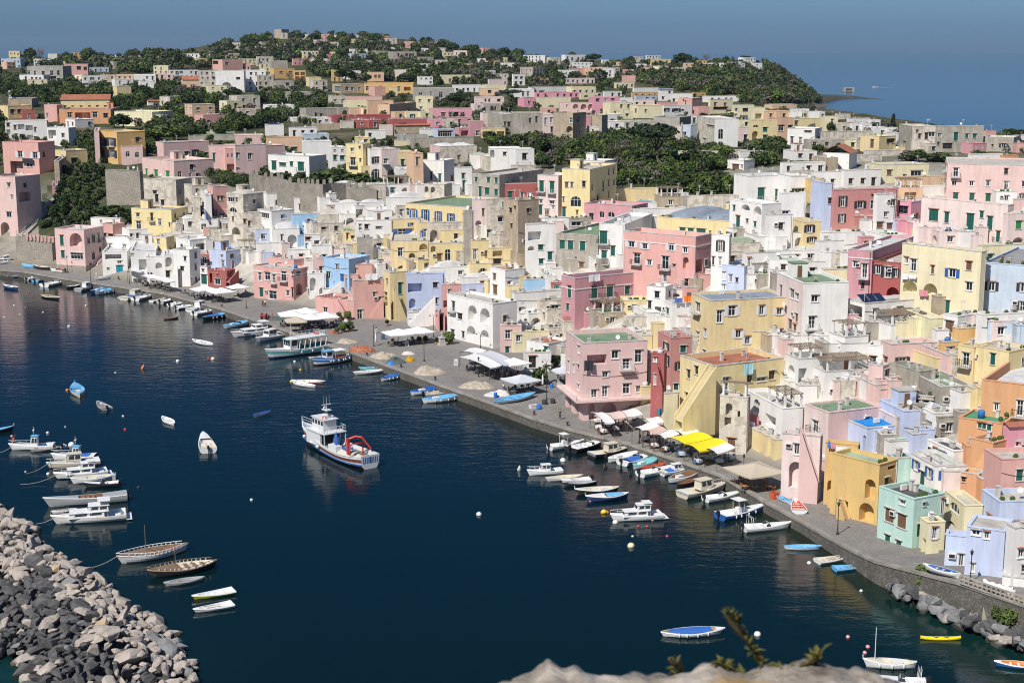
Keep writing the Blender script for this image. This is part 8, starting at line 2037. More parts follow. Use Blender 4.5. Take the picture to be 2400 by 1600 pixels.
def shrine():
 p=on_quay(*cv('S2',1708,820)); r=empty('shrine',p,.4,'small white stone shrine with cross on the plaza','shrine'); m=CHIM; q=MB(); q.box(-.7,.7,-.7,.7,0,.3,m); q.box(-.5,.5,-.5,.5,.301,1.5,m); q.box(-.62,.62,-.62,.62,1.501,1.65,m); q.build('pedestal',r); q=MB(); q.box(-.18,.18,-.18,.18,1.651,2.0,m); q.box(-.06,.06,-.06,.06,2.001,2.9,m); q.box(-.3,.3,-.05,.05,2.5,2.62,m); q.build('cross',r)
shrine()
def post():
 p=on_quay(*cv('S2',1082,830)); q=MB(); q.tube([(0,0,0),(0,0,4.4)],[.07,.05],IRON,7); q.lathe([(.16,0),(.16,.3),(.08,.4)],IRON,(0,0,0),8); tag(q.build('post',None,p),'plain dark post beside the orange net heap','post')
post()
for x,y in ((75,580),(130,585)):
 p=on_quay(*cv('S2',x,y)); q=MB(); q.lathe([(0,-.6),(.7,-.6),(.7,-.5),(.35,-.45),(.35,.45),(.7,.5),(.7,.6),(0,.6)],mat('drum_red',(.25,.05,.05),.6),(0,0,0),14); o=q.build('winch_drum',None,(p.x,p.y,p.z+.7)); o.rotation_euler=(math.pi/2,0,.5+x*.01); tag(o,'dark red winch drum '+('nearest the yachts' if x==75 else 'nearest the net heap')+' at the plaza edge','winch')
for cr,x,y,l in (('S3',282,1215,'folded cream parasol beside the potted palm'),('S2',1102,820,'folded white parasol beside the plain dark post')):
 p=on_quay(*cv(cr,x,y)); r=empty('folded_parasol',p,0,l,'parasol'); q=MB(); q.lathe([(.02,.6),(.22,.8),(.17,1.6),(.05,2.5),(0,2.55)],CAN['w'],(0,0,0),9); q.build('canopy',r); q=MB(); q.tube([(0,0,0),(0,0,2.65)],.035,POLE,6); q.build('pole',r)
for i,(x,y) in enumerate([(1252,975),(1330,1000),(1020,893),(940,864),(860,836),(720,786),(520,722)]):
 p=on_quay(x,y-3); q=MB(); q.lathe([(.2,0),(.14,.1),(.13,.35),(.24,.42),(.24,.5),(0,.56)],IRON,(0,0,0),10); o=q.build('bollard',None,p+Vector((0,0,.1))); tag(o,'squat black iron mooring bollard on the quay kerb','bollard','iron bollards along the quay kerb')
SKIN=mat('skin',(.45,.27,.19),.6)
def person(p,rz,lab,shirt,legs,h=1.7,sit=False,arms=0):
 r=empty('person',p,rz,lab,'person'); k=h/1.72
 def skin(name,pts,edges,rad,m):
  me=bpy.data.meshes.new(name); me.from_pydata([tuple(c*k for c in q) for q in pts],edges,[]); o=bpy.data.objects.new(name+'_tmp',me); COL.objects.link(o)
  md=o.modifiers.new('s','SKIN'); sv=me.skin_vertices[0].data
  for v,rr in zip(sv,rad): v.radius=(rr*k,rr*k)
  sv[0].use_root=True; s2=o.modifiers.new('u','SUBSURF'); s2.levels=1
  dg=bpy.context.evaluated_depsgraph_get(); nm=bpy.data.meshes.new_from_object(o.evaluated_get(dg)); bpy.data.objects.remove(o); nm.materials.clear(); nm.materials.append(m)
  for f in nm.polygons: f.use_smooth=True
  return obj(name,nm,r)
 hy=.93 if not sit else .45
 kn=[(.10,.02,.5),(-.10,.02,.5)] if not sit else [(.10,-.42,.47),(-.10,-.42,.47)]
 ft=[(.11,.04,.06),(-.12,-.05,.06)] if not sit else [(.10,-.45,.06),(-.10,-.45,.06)]
 el=[(.27,.05,hy+.22),(-.27,.05,hy+.22)]; wr=[(.26,-.10,hy+.02),(-.26,-.10,hy+.02)]
 if arms: wr=[(.10,-.30,hy+.55),(-.10,-.30,hy+.55)]; el=[(.26,-.10,hy+.36),(-.26,-.10,hy+.36)]
 pts=[(0,0,hy),(0,0,hy+.28),(0,0,hy+.5),(0,-.01,hy+.6),(0,-.03,hy+.74),(.1,0,hy-.03),kn[0],ft[0],(ft[0][0],ft[0][1]-.14,.04),(-.1,0,hy-.03),kn[1],ft[1],(ft[1][0],ft[1][1]-.14,.04),(.19,0,hy+.47),el[0],wr[0],(-.19,0,hy+.47),el[1],wr[1],(0,-.02,hy+.66)]
 ed=[(0,1),(1,2),(2,3),(3,19),(19,4),(0,5),(5,6),(6,7),(7,8),(0,9),(9,10),(10,11),(11,12),(2,13),(13,14),(14,15),(2,16),(16,17),(17,18)]
 rad=[.13,.12,.14,.05,.095,.09,.06,.045,.035,.09,.06,.045,.035,.055,.045,.032,.055,.045,.032,.085]
 skin('body',pts,ed,rad,SKIN)
 skin('shirt',[(0,0,hy+.0),(0,0,hy+.28),(0,0,hy+.49),(.19,0,hy+.47),tuple(.45*a+.55*b for a,b in zip((.19,0,hy+.47),el[0])),(-.19,0,hy+.47),tuple(.45*a+.55*b for a,b in zip((-.19,0,hy+.47),el[1]))],[(0,1),(1,2),(2,3),(3,4),(2,5),(5,6)],[.15,.145,.155,.08,.07,.08,.07],shirt)
 skin('trousers',[(0,0,hy+.02),(.1,0,hy-.03),kn[0],(ft[0][0],ft[0][1],.14),(-.1,0,hy-.03),kn[1],(ft[1][0],ft[1][1],.14)],[(0,1),(1,2),(2,3),(0,4),(4,5),(5,6)],[.145,.105,.078,.065,.105,.078,.065],legs)
 q=MB(); q.lathe([(.0,.105),(.07,.09),(.105,.03),(.10,-.04),(.06,-.06)],mat('hair_dark',(.03,.02,.015),.7),(0,0,0),10); obj('hair',q.mesh('hair'),r,(0,.015*k,(hy+.755)*k),0,(k,k,k))
BK=mat('cloth_dark',(.025,.025,.03),.85); WH=CLOTH[0]; RB=mat('cloth_red',(.45,.05,.05),.85); JN=mat('denim',(.05,.08,.16),.85)
for cr,x,y,rz,l,a,b,kw in [('S2',1100,712,.6,'person in blue shirt and pale trousers walking across the plaza',CLOTH[1],WH,{}),('S2',62,470,.3,'person in black shirt standing on the plaza beside another',BK,BK,{}),('S2',85,468,-.4,'person in white shirt and dark trousers standing on the plaza',WH,BK,{}),('S1',415,82,.2,'person in dark clothes by the stored boats, left of a pair',BK,JN,{}),('S1',450,84,-.5,'person in dark jacket by the stored boats, right of a pair',JN,BK,{}),('S1',1088,222,.8,'person in dark clothes crouched on the slipway edge',BK,BK,dict(sit=True)),('T3',440,325,.4,'person in dark clothes standing at the bare quay edge',BK,JN,{}),('S1',1275,245,1.,'person in black seated at the west cafe tables',BK,BK,dict(sit=True)),('S2',1010,560,0.,'person in pale shirt by the salmon stair foot',WH,JN,{}),('S2',2275,1225,.5,'person in white shirt seated by the tarpaulin heaps',WH,BK,dict(sit=True))]:
 person(on_quay(*cv(cr,x,y)),rz,l,a,b,**kw)
def roof_person():
 for h in HOUSES:
  if 'grey blue house with dark shutters' in h['note']:
   p0,p1,p2,p3,b,z=h['box']; p=at_z(*cv('R4',2150,1262),z-.3); person((p.x,p.y,z-.3+.02),.3,'person in dark clothes taking a photo on the grey blue roof',BK,BK,arms=1)
   p=at_z(*cv('R4',2015,1240),z-.3); person((p.x,p.y+.4,z-.28),.6,'person sitting behind the parapet of the grey blue roof',BK,BK,sit=True)
roof_person()
def gull():
 p=at_Y(*cv('T2',1003,925),205); r=empty('gull',p,.4,'white gull gliding low behind the trawler','bird'); m=mat('gull_white',(.75,.75,.75),.7); q=MB()
 q.tube([(-.28,0,0),(-.1,0,.01),(.12,0,.02),(.24,0,.05),(.3,0,.04)],[.02,.07,.075,.05,.015],m,7)
 q.face([(-.28,0,0),(-.42,.09,0),(-.42,-.09,0)],m)
 for s in (-1,1): q.grid([[(.12,s*.04,.03),(-.06,s*.04,.03)],[(.2,s*.3,.14),(0,s*.3,.14)],[(.1,s*.62,.08),(-.04,s*.6,.08)],[(-.02,s*.82,.03),(-.06,s*.8,.03)]],m)
 q.build('body',r)
gull()
boat('F4',1010,803,962,803,kind='open',hc='w',label='white speedboat running across the open bay',Lmax=14)
def wake():
 m=mat('foam',(.75,.8,.82),.8); q=MB(); a=at_z(*cv('F4',1000,806),.06); b=at_z(*cv('F4',1175,805),.06)
 for k in range(14):
  f=k/14; c=a.lerp(b,f); c2=a.lerp(b,min(1,f+.05-.03*f)); w=1.2+1.4*math.sin(k*2.1)**2
  q.face([(c.x,c.y-w,.06),(c2.x,c2.y-w*.8,.06),(c2.x,c2.y+w*.8,.06),(c.x,c.y+w,.06)],m)
 tag(q.build('wake_foam'),'broken white foam trailing the speedboat','wake',kind='stuff')
wake()
def rope(c0,x0,y0,z0,c1,x1,y1,z1,lab):
 a=at_z(*cv(c0,x0,y0),z0); b=at_z(*cv(c1,x1,y1),z1); q=MB(); q.tube([a.lerp(b,t)+Vector((0,0,-.9*math.sin(math.pi*t)*min(1,(a-b).length/12)+.15)) for t in [i/10 for i in range(11)]],.045,ROPE,5); tag(q.build('mooring_rope'),lab,'rope')
rope('T1',-5,637,.3,'T1',112,578,1.0,'mooring rope from the pilot boat bow'); rope('T1',240,832,.1,'T1',470,712,1.1,'mooring rope from the cream fishing boat bow'); rope('T1',330,1293,.6,'T1',505,1232,1.2,'mooring rope from the big cabin cruiser to the rocks'); rope('V1',755,532,.3,'V1',1088,408,1.2,'mooring rope from the white sailing gozzo to the rocks'); rope('T1',185,930,.1,'T1',520,840,.9,'long mooring rope from the white cabin cruiser bow')
# ================================================================== battlemented wall, railed stair, rocks, viewpoint wall
def battlement():
 T=[(-60,425),(90,452),(210,452),(330,505),(480,512),(620,520),(690,505),(830,508),(870,545),(1000,545),(1110,575)]
 Bs=[(-60,590),(90,680),(210,720),(330,760),(480,770),(620,745),(690,720),(830,690),(870,690),(1000,680),(1110,670)]
 m=mottle('battlement_render',[(.3,(.19,.17,.14)),(.55,(.29,.265,.225)),(.8,(.36,.33,.28))],.35,bump=.5)
 P=[]
 for (x,y),(bx,by) in zip(T,Bs):
  g=ground(*cv('R2',x,by)); zt=at_Y(*cv('R2',x,y),g.y).z; P.append((Vector((g.x,g.y,0)),g.z-2.5,zt))
 o0=Vector((P[5][0].x,P[5][0].y,P[5][1])); r=empty('battlemented_wall',o0,0,'long grey battlemented wall with rounded merlons','wall'); q=MB(); th=Vector((.25,1.3,0))
 for (a,za,ta),(b,zb,tb) in zip(P,P[1:]):
  V=lambda p,z,k: Vector((p.x,p.y,z))+th*k-o0
  n=6;
  for i in range(n):
   f0,f1=i/n,(i+1)/n; p,p2=a.lerp(b,f0),a.lerp(b,f1); z0,z1=za+(zb-za)*f0,za+(zb-za)*f1; t0,t1=ta+(tb-ta)*f0,ta+(tb-ta)*f1
   q.face([V(p,z0,0),V(p2,z1,0),V(p2,t1,0),V(p,t0,0)],m); q.face([V(p,t0,0),V(p2,t1,0),V(p2,t1,1),V(p,t0,1)],m); q.face([V(p,z0,1),V(p2,z1,1),V(p2,t1,1),V(p,t0,1)],m)
 q.build('wall',r)
 for mx in (-20,15,95,150,214,246,320,400,436,486,526,571,630,692,855,922,996):
  for i in range(len(T)-1):
   if T[i][0]<=mx<T[i+1][0]:
    f=(mx-T[i][0])/(T[i+1][0]-T[i][0]); p=P[i][0].lerp(P[i+1][0],f); z=P[i][2]+(P[i+1][2]-P[i][2])*f; q=MB(); w=.42; h=.9; pr=[(-w,0)]+[(w*math.cos(math.pi-math.pi*k/8),h+w*math.sin(math.pi*k/8)) for k in range(9)]+[(w,0)]
    fr=[(x,.1,zz) for x,zz in pr]; bk=[(x,.9,zz) for x,zz in pr]; q.face(fr,m); q.face(bk[::-1],m)
    for k in range(len(pr)-1): q.face([fr[k],fr[k+1],bk[k+1],bk[k]],m)
    obj('merlon',q.mesh('merlon'),r,Vector((p.x,p.y,z-.04))-o0)
battlement()
def railed_stair():
 a=ground(*cv('R1',195,1000)); b=ground(*cv('R1',520,655)); d=b-a; n=40; r=empty('railed_stairway',a,0,'long straight stairway with pale green railings climbing the west slope','staircase'); s=Vector((d.y,-d.x,0)).normalized()*1.6; q=MB()
 pts=[]
 for i in range(n+1):
  p=a.lerp(b,i/n); p.z=max(p.z,tz(p.x,p.y)+.35,tz(p.x+s.x,p.y+s.y)+.35,tz(p.x-s.x,p.y-s.y)+.35); pts.append(p-a)
 for i in range(n):
  p0,p1=pts[i],pts[i+1]; q.face([p0-s+Vector((0,0,p1.z-p0.z)),p1-s,p1+s,p0+s+Vector((0,0,p1.z-p0.z))],STEP); q.face([p0-s,p0+s,p0+s+Vector((0,0,p1.z-p0.z)),p0-s+Vector((0,0,p1.z-p0.z))],STEP)
  for sg in (-1,1): q.face([p0+s*sg-Vector((0,0,1.5)),p1+s*sg-Vector((0,0,1.5)),p1+s*sg,p0+s*sg],STEP)
 q.build('steps',r); GR=mat('rail_pale_green',(.42,.50,.44),.6)
 for sg in (-1,0,1):
  q=MB(); L=[p+s*sg for p in pts[::4]]
  q.tube([p+Vector((0,0,1.05)) for p in L],.06,GR,5); q.tube([p+Vector((0,0,.6)) for p in L],.04,GR,5)
  for p in L: q.tube([p,p+Vector((0,0,1.05))],.045,GR,5)
  q.build('railing',r)
railed_stair()
def garden_rail():
 a=at_z(*cv('R1',265,1005),0);
 g0=ground(*cv('R1',265,1225)); za=at_Y(*cv('R1',265,1010),g0.y).z; g1=ground(*cv('R1',500,1225)); zb=at_Y(*cv('R1',500,1035),g1.y).z
 r=empty('balustrade',(g0.x,g0.y,za),0,'salmon pillared balustrade above the rubble retaining wall','balustrade'); d=Vector((g1.x-g0.x,g1.y-g0.y,zb-za)); m=wallmat('S')
 q=MB(); q.tube([(0,0,1.0),tuple(d+Vector((0,0,1.0)))],.09,m,6); q.build('handrail',r)
 for k in range(8): p=d*(k/7); q=MB(); q.box(p.x-.22,p.x+.22,p.y-.22,p.y+.22,p.z-.5,p.z+1.1,m); q.build('pillar',r)
garden_rail()
def rock_mesh(seed,m):
 rg=np.random.default_rng(seed); bm=bmesh.new(); pts=rg.normal(size=(18,3)); pts/=np.linalg.norm(pts,axis=1)[:,None]; pts*=np.array([1.05,.8,.66])*rg.uniform(.86,1.1,(18,1))
 for p in pts: bm.verts.new(p)
 ret=bmesh.ops.convex_hull(bm,input=bm.verts[:]);
 for v in [v for v in bm.verts if not v.link_faces]: bm.verts.remove(v)
 bmesh.ops.dissolve_limit(bm,angle_limit=.22,verts=bm.verts[:],edges=bm.edges[:])
 bmesh.ops.bevel(bm,geom=bm.edges[:],offset=.09,segments=2,profile=.6,affect='EDGES',clamp_overlap=True)
 for v in bm.verts: v.co+=v.co*(.10*mnoise.noise(v.co*2.3+Vector((seed,0,0)))+.04*mnoise.noise(v.co*7+Vector((0,seed,0))))
 me=bpy.data.meshes.new('boulder'); bm.to_mesh(me); bm.free(); me.materials.append(m); return me
def rockmat(name,a,b,c):
 m=mottle(name,[(.25,a),(.5,b),(.8,c)],1.1,bump=.7,detail=8); nt=m.node_tree; b_=nt.nodes['Principled BSDF']; src=b_.inputs['Base Color'].links[0].from_socket
 g=N(nt,'ShaderNodeNewGeometry'); sp=N(nt,'ShaderNodeSeparateXYZ'); nt.links.new(g.outputs['Position'],sp.inputs[0])
 wet=rmp(nt,mth(nt,'ADD',sp.outputs[2],mth(nt,'MULTIPLY',nz(nt,.8,3),.5)),[(.55,1.),(.8,0.)]); nt.links.new(mixc(nt,mth(nt,'MULTIPLY',wet,.85),src,(.035,.035,.022)),b_.inputs['Base Color']); return m
ROCKP=rockmat('limestone',(.22,.19,.155),(.37,.32,.275),(.49,.44,.39)); ROCKD=rockmat('basalt',(.045,.045,.047),(.09,.088,.088),(.16,.158,.155)); ROCKG=rockmat('grey_stone',(.12,.12,.12),(.2,.2,.2),(.30,.295,.29)); ROCKO=rockmat('lichen_stone',(.34,.2,.05),(.45,.34,.22),(.5,.45,.40))
RM={k:[rock_mesh(100*i+k2,m) for k2 in range(7)] for i,(k,m) in enumerate((('p',ROCKP),('d',ROCKD),('g',ROCKG),('o',ROCKO)))}
BWP=[(-60,-60),(0,10),(70,40),(200,75),(330,165),(345,200),(430,330),(600,440),(715,480),(735,530),(850,570),(1000,680),(1030,730),(1200,880),(1330,920),(1430,980),(1440,1050),(1560,1130),(1640,1210),(1720,1300),(1800,1440),(1800,1540),(1740,1700),(200,1700),(190,1480),(170,1400),(60,1330),(-60,1340)]
DKP=[(-60,560),(120,560),(330,580),(480,640),(470,720),(560,790),(540,920),(760,880),(880,1000),(960,1040),(700,1130),(790,1260),(960,1240),(1130,1330),(1030,1420),(1020,1700),(200,1700),(190,1480),(60,1330),(-60,1340)]
def breakwater():
 rnd=random.Random(8); P=[(x/3.92,1200+y/3.92) for x,y in BWP]; Dp=[(x/3.92,1200+y/3.92) for x,y in DKP]
 W=[at_z(x,y,0) for x,y in P]; E=[(w.x,w.y) for w in W]
 def edge(x,y):
  d=1e9
  for i in range(len(E)):
   a=E[i]; b=E[(i+1)%len(E)]; ab=(b[0]-a[0],b[1]-a[1]); t=max(0,min(1,((x-a[0])*ab[0]+(y-a[1])*ab[1])/(ab[0]**2+ab[1]**2))); d=min(d,math.hypot(x-a[0]-t*ab[0],y-a[1]-t*ab[1]))
  return d
 hh=lambda x,y: min(3.4,.25+edge(x,y)*.42)
 # the mound below the boulders
 q=MB(); xs=np.linspace(min(e[0] for e in E),max(e[0] for e in E),40); ys=np.linspace(min(e[1] for e in E),max(e[1] for e in E),40); rows=[[(x,y,(hh(x,y)-.9) if inpoly(x,y,E) else -1.5) for x in xs] for y in ys]; q.grid(rows,ROCKD); tag(q.build('breakwater_mound'),kind='structure')
 pts=[]; tries=0
 while tries<26000 and len(pts)<700:
  tries+=1; px=rnd.uniform(-15,470); py=rnd.uniform(1185,1625)
  if not inpoly(px,py,P): continue
  p=at_z(px,py,0); h=hh(p.x,p.y); p=at_z(px,py,h*.8)
  if not inpoly(p.x,p.y,E): continue
  s=rnd.choice((.45,.55,.65,.75,.9,1.05,1.35))*(1.2 if inpoly(px,py,Dp) else 1)
  if any((p.x-a)**2+(p.y-b)**2<(.66*(s+c))**2 for a,b,c,_,_,_ in pts): continue
  pts.append((p.x,p.y,s,hh(p.x,p.y),px,py))
 pts.sort(key=lambda a:-a[2]/(a[1]))
 big=pts[:285]; rest=pts[285:]
 def put(a,name='boulder'):
  x,y,s,h,px,py=a; k='d' if inpoly(px,py,Dp) and rnd.random()<.85 else ('p' if rnd.random()<.8 else rnd.choice('gd'))
  if k=='p' and rnd.random()<.03: k='o'
  return k,RM[k][rnd.randrange(7)]
 for a in big:
  k,me=put(a); x,y,s,h,_,_=a
  o=obj('boulder',me,None,(x,y,h-.12*s+rnd.uniform(-.1,.25)),0,(s*rnd.uniform(.9,1.45),s*rnd.uniform(.8,1.15),s*rnd.uniform(.8,1.2))); o.rotation_euler=(rnd.uniform(-.6,.6),rnd.uniform(-.6,.6),rnd.uniform(0,6.28))
  tag(o,{'p':'pale limestone boulder in the breakwater heap','d':'dark basalt boulder in the breakwater heap','g':'mid grey boulder in the breakwater heap','o':'boulder with orange lichen in the breakwater heap'}[k],'boulder',{'p':'pale breakwater boulders','d':'dark breakwater boulders','g':'grey breakwater boulders','o':'lichen-covered breakwater boulders'}[k])
 # remaining small stones as one mass
 V=[];Fc=[];mi=[]
 for _ in range(330):
  px=rnd.uniform(-15,470); py=rnd.uniform(1185,1625)
  if not inpoly(px,py,P): continue
  p=at_z(px,py,0); rest.append((p.x,p.y,rnd.uniform(.25,.5),hh(p.x,p.y)-.55,px,py))
 for a in rest:
  k,me=put(a); x,y,s,h,_,_=a; M=Matrix.Translation((x,y,h-.1))@Matrix.Rotation(rnd.uniform(0,6),4,'Z')@Matrix.Diagonal((s,s,s*.9,1)); n=len(V); V+=[tuple(M@v.co) for v in me.vertices];
  for f in me.polygons: Fc.append([n+i for i in f.vertices]); mi.append('pdgo'.index(k))
 me=bpy.data.meshes.new('rubble'); me.from_pydata(V,[],Fc)
 for m in (ROCKP,ROCKD,ROCKG,ROCKO): me.materials.append(m)
 me.polygons.foreach_set('material_index',mi); tag(obj('rubble',me),'small broken stones filling the breakwater heap','rubble',kind='stuff')
 # a lone stone off the tip
 p=at_z(405,1485,.1); o=obj('boulder',RM['p'][2],None,p,0,(1.1,.9,.7)); tag(o,'lone pale boulder awash off the breakwater tip','boulder')
breakwater()
def shore_rocks():
 rnd=random.Random(12); n=0
 for k in range(75):
  t=k/74; px=2085+ (2410-2085)*t; base=1385+(1530-1385)*t; py=base+rnd.uniform(-30,8); z=rnd.uniform(.0,.5)+ (base+8-py)*.035
  p=at_z(px+rnd.uniform(-6,6),py,max(.1,z)); s=rnd.choice((.55,.7,.9,1.2)); kk=rnd.choice('ddgggdp')
  o=obj('boulder',RM[kk][rnd.randrange(7)],None,p,0,(s*1.1,s,s)); o.rotation_euler=(rnd.uniform(-.5,.5),rnd.uniform(-.5,.5),rnd.uniform(0,6))
  tag(o,{'d':'dark boulder at the foot of the east quay wall','g':'grey boulder at the foot of the east quay wall','p':'pale boulder at the foot of the east quay wall'}[kk],'boulder',{'d':'dark shore boulders','g':'grey shore boulders','p':'pale shore boulders'}[kk])
 for cr,x,y,h,kd,l in [('V4',1430,650,2.6,'bush_fresh','large green bush growing out of the east quay wall'),('V4',1620,690,1.4,'bush_mid','small green bush on the east quay wall'),('V4',1800,790,1.5,'bush_mid','green tuft beside the white dinghy on the rocks'),('V4',1935,830,1.3,'bush_fresh','green tuft below the pierced parapet'),('V4',2110,960,2.0,'bush_mid','broad green bush on the shore rocks'),('V4',2230,1010,2.2,'bush_fresh','pale green bush on the shore rocks'),('V4',2310,920,2.0,'bush_mid','green bush high on the east quay wall'),('V4',1735,690,1.3,'bush_dark','dark bush on the east quay wall')]:
  p=at_z(*cv(cr,x,y),2.0); r=empty('shrub',p,rnd.uniform(0,6),l,'shrub'); obj('foliage',TREES[kd,0][1],r,(0,0,-.4),0,(h*.9,h*.9,h))
 boat('V4',1730,808,1785,868,kind='dinghy',hc='w',inn='w',z=1.6,label='white dinghy pulled up on the shore rocks')
 # parapet with square holes on the quay edge
 a=at_z(*cv('V4',1765,652),4.3); b=at_z(*cv('V4',2352,850),4.4); d=b-a; L=d.length; ang=math.atan2(d.y,d.x); r=empty('pierced_parapet',a,ang,'low stone parapet pierced with square holes along the east quay','parapet'); q=MB(); m=mottle('parapet_stone',[(.3,(.28,.25,.2)),(.7,(.42,.38,.32))],1)
 n=int(L/.55)
 for z in (0,.42,.84): q.box(0,L,-.1,.1,z,z+.14,m)
 for k in range(n+1): x=L*k/n; q.box(x-.08,x+.08,-.095,.095,.141,.419,m); q.box(x-.08,x+.08,-.095,.095,.561,.839,m)
 q.build('lattice',r)
 boat('V4',1985,690,2250,770,kind='cover',hc='w',extra='w',z=4.5,label='upturned white boat lying on the east quay')
shore_rocks()
# landing steps at the end of the low quay
def landing():
 a=at_z(*cv('V4',1010,395),2.2); b=at_z(*cv('V4',1290,660),.5); d=b-a; d.z=0; L=d.length; n=8; r=empty('stone_steps',(a.x,a.y,0),math.atan2(d.y,d.x),'dark stone steps descending along the quay wall','steps'); q=MB()
 for k in range(n): q.box(L*k/n,L*(k+1)/n-.001,-2.0,-.02,-2,2.1-1.7*k/n,QWALL)
 q.build('steps',r)
landing()
def spit():
 pts=[(1900,236),(1935,233),(1965,229),(2000,228),(2030,230),(2060,232),(2090,234)]; q=MB(); rows=[]
 for i,(x,y) in enumerate(pts):
  c=at_z(x,y+1,0); w=[40,36,28,20,12,6,2][i]; h=[9,6,4,2.4,1.2,.6,.2][i]; rows.append([(c.x,c.y+w*s,h*(1-abs(s)**2)-.6+.6*math.sin(i*3+s*7)*(1-abs(s))) for s in np.linspace(-1,1,9)])
 q.grid(rows,mottle('shore_rock',[(.3,(.035,.04,.025)),(.55,(.08,.075,.055)),(.8,(.17,.15,.12))],.15)); tag(q.build('rocky_shore'),kind='structure')
spit()
def viewpoint():
 prof=[(1120,1660),(1160,1600),(1200,1586),(1240,1572),(1275,1566),(1283,1552),(1300,1556),(1330,1560),(1352,1553),(1400,1566),(1440,1576),(1475,1582),(1500,1572),(1540,1566),(1560,1560),(1600,1556),(1640,1550),(1680,1544),(1710,1550),(1740,1558),(1770,1552),(1800,1546),(1850,1534),(1890,1530),(1930,1532),(1960,1548),(1990,1562),(2030,1570),(2075,1584),(2110,1600),(2160,1640)]
 Y0=2.9; rng=np.random.default_rng(3); top=[]
 xs=np.linspace(1120,2160,150); yy=(np.interp(xs,[p[0] for p in prof],[p[1] for p in prof])-1558)*np.where((xs>1200)&(xs<2060),.72,1)+1550; rows=[]
 m=bpy.data.materials.new('wall_lichen_stone'); m.use_nodes=True; nt=m.node_tree; b=nt.nodes['Principled BSDF']
 c=rmp(nt,nz(nt,9,8,rough=.7),[(.3,(.11,.09,.065)),(.5,(.34,.29,.23)),(.7,(.56,.50,.42))]); f=rmp(nt,nz(nt,3.2,4),[(.60,0.),(.68,1.)]); c=mixc(nt,mth(nt,'MULTIPLY',f,.75),c,(.42,.24,.05))
 nt.links.new(c,b.inputs['Base Color']); b.inputs['Roughness'].default_value=.95; bp=N(nt,'ShaderNodeBump'); bp.inputs['Distance'].default_value=.03; bp.inputs['Strength'].default_value=.8; nt.links.new(nz(nt,14,6),bp.inputs['Height']); nt.links.new(bp.outputs[0],b.inputs['Normal'])
 for x,y in zip(xs,yy):
  p=at_Y(x,y,Y0); r=[]
  for k,(dy,dz) in enumerate(((-.9,-1.2),(-.75,-.3),(-.62,-.1),(-.45,-.03),(-.3,-.01),(-.15,.0),(-.05,.0),(0,-.015),(.04,-.08),(.06,-1.2))):
   n=mnoise.noise(Vector((p.x*5,dy*8,3.1)))*.018+mnoise.noise(Vector((p.x*14,dy*14,1.7)))*.014+mnoise.noise(Vector((p.x*34,dy*34,5.7)))*.008; n*=(1 if -.7<dy<.05 else .2)
   r.append((p.x,Y0+dy+n,p.z+dz+n))
  rows.append(r)
 q=MB(); q.grid(rows,m); q.face(rows[0],m); q.face(rows[-1],m); tag(q.build('viewpoint_wall'),'blurred rough lichened stone wall close in front','wall')
 # the plant on the wall
 GR=leafmat('plant_leaf',(.035,.045,.012),(.13,.12,.03)); ST=mat('plant_stem',(.16,.10,.04),.8)
 def sprig(px,py0,py1,lean,n,sz,lab,nm='wild_plant'):
  base=at_Y(px,py0,Y0); tip=at_Y(px+lean,py1,Y0-.05); r=empty(nm,base,0,lab,'plant'); d=tip-base; q=MB(); pts=[d*t+Vector((0.012*math.sin(t*5),0.02*math.sin(t*4),0)) for t in np.linspace(0,1,7)]
  q.tube(pts,[.006]*5+[.004,.002],ST,5); q.build('stem',r); rg=np.random.default_rng(int(px)); q=MB()
  for k in range(n):
   t=rg.beta(1.6,.9) if nm=='wild_plant' else rg.uniform(0,.3); c=d*t; a=rg.uniform(0,6.28); L=sz*rg.uniform(.6,1.3)*(1.1-.5*t); e=rg.uniform(-.1,1.0); v=Vector((math.cos(a)*math.cos(e),math.sin(a)*math.cos(e),math.sin(e)))*L; s=Vector((-math.sin(a),math.cos(a),0))*L*.16; mid=c+v*.5+Vector((0,0,.15*L)); q.face([c,mid-s,c+v,mid+s],GR)
  q.build('leaves',r)
 sprig(1800,1600,1428,-92,85,.028,'tall wild plant with yellow-green tip on the viewpoint wall')
 sprig(1590,1590,1535,-10,26,.024,'small yellow-green sprout on the viewpoint wall')
 sprig(1860,1625,1530,60,34,.05,'arching long-leaved plant on the viewpoint wall')
 sprig(1745,1615,1550,-60,34,.04,'bushy grassy plant at the middle of the viewpoint wall')
 sprig(1830,1630,1565,10,34,.045,'low leafy tuft on the viewpoint wall')
viewpoint()
def haze():
 q=MB(); m=bpy.data.materials.new('sea_haze'); m.use_nodes=True; nt=m.node_tree; nt.nodes.remove(nt.nodes['Principled BSDF']); v=N(nt,'ShaderNodeVolumePrincipled'); v.inputs['Density'].default_value=HAZE; v.inputs['Color'].default_value=(.62,.82,1,1); v.inputs['Anisotropy'].default_value=.2
 nt.links.new(v.outputs[0],nt.nodes['Material Output'].inputs['Volume']); q.box(-12500,12500,-2300,13000,-7.5,125,m); tag(q.build('haze'),'thin pale sea haze over the harbour and hills','haze',kind='stuff')
HAZE=3.2e-5
haze()
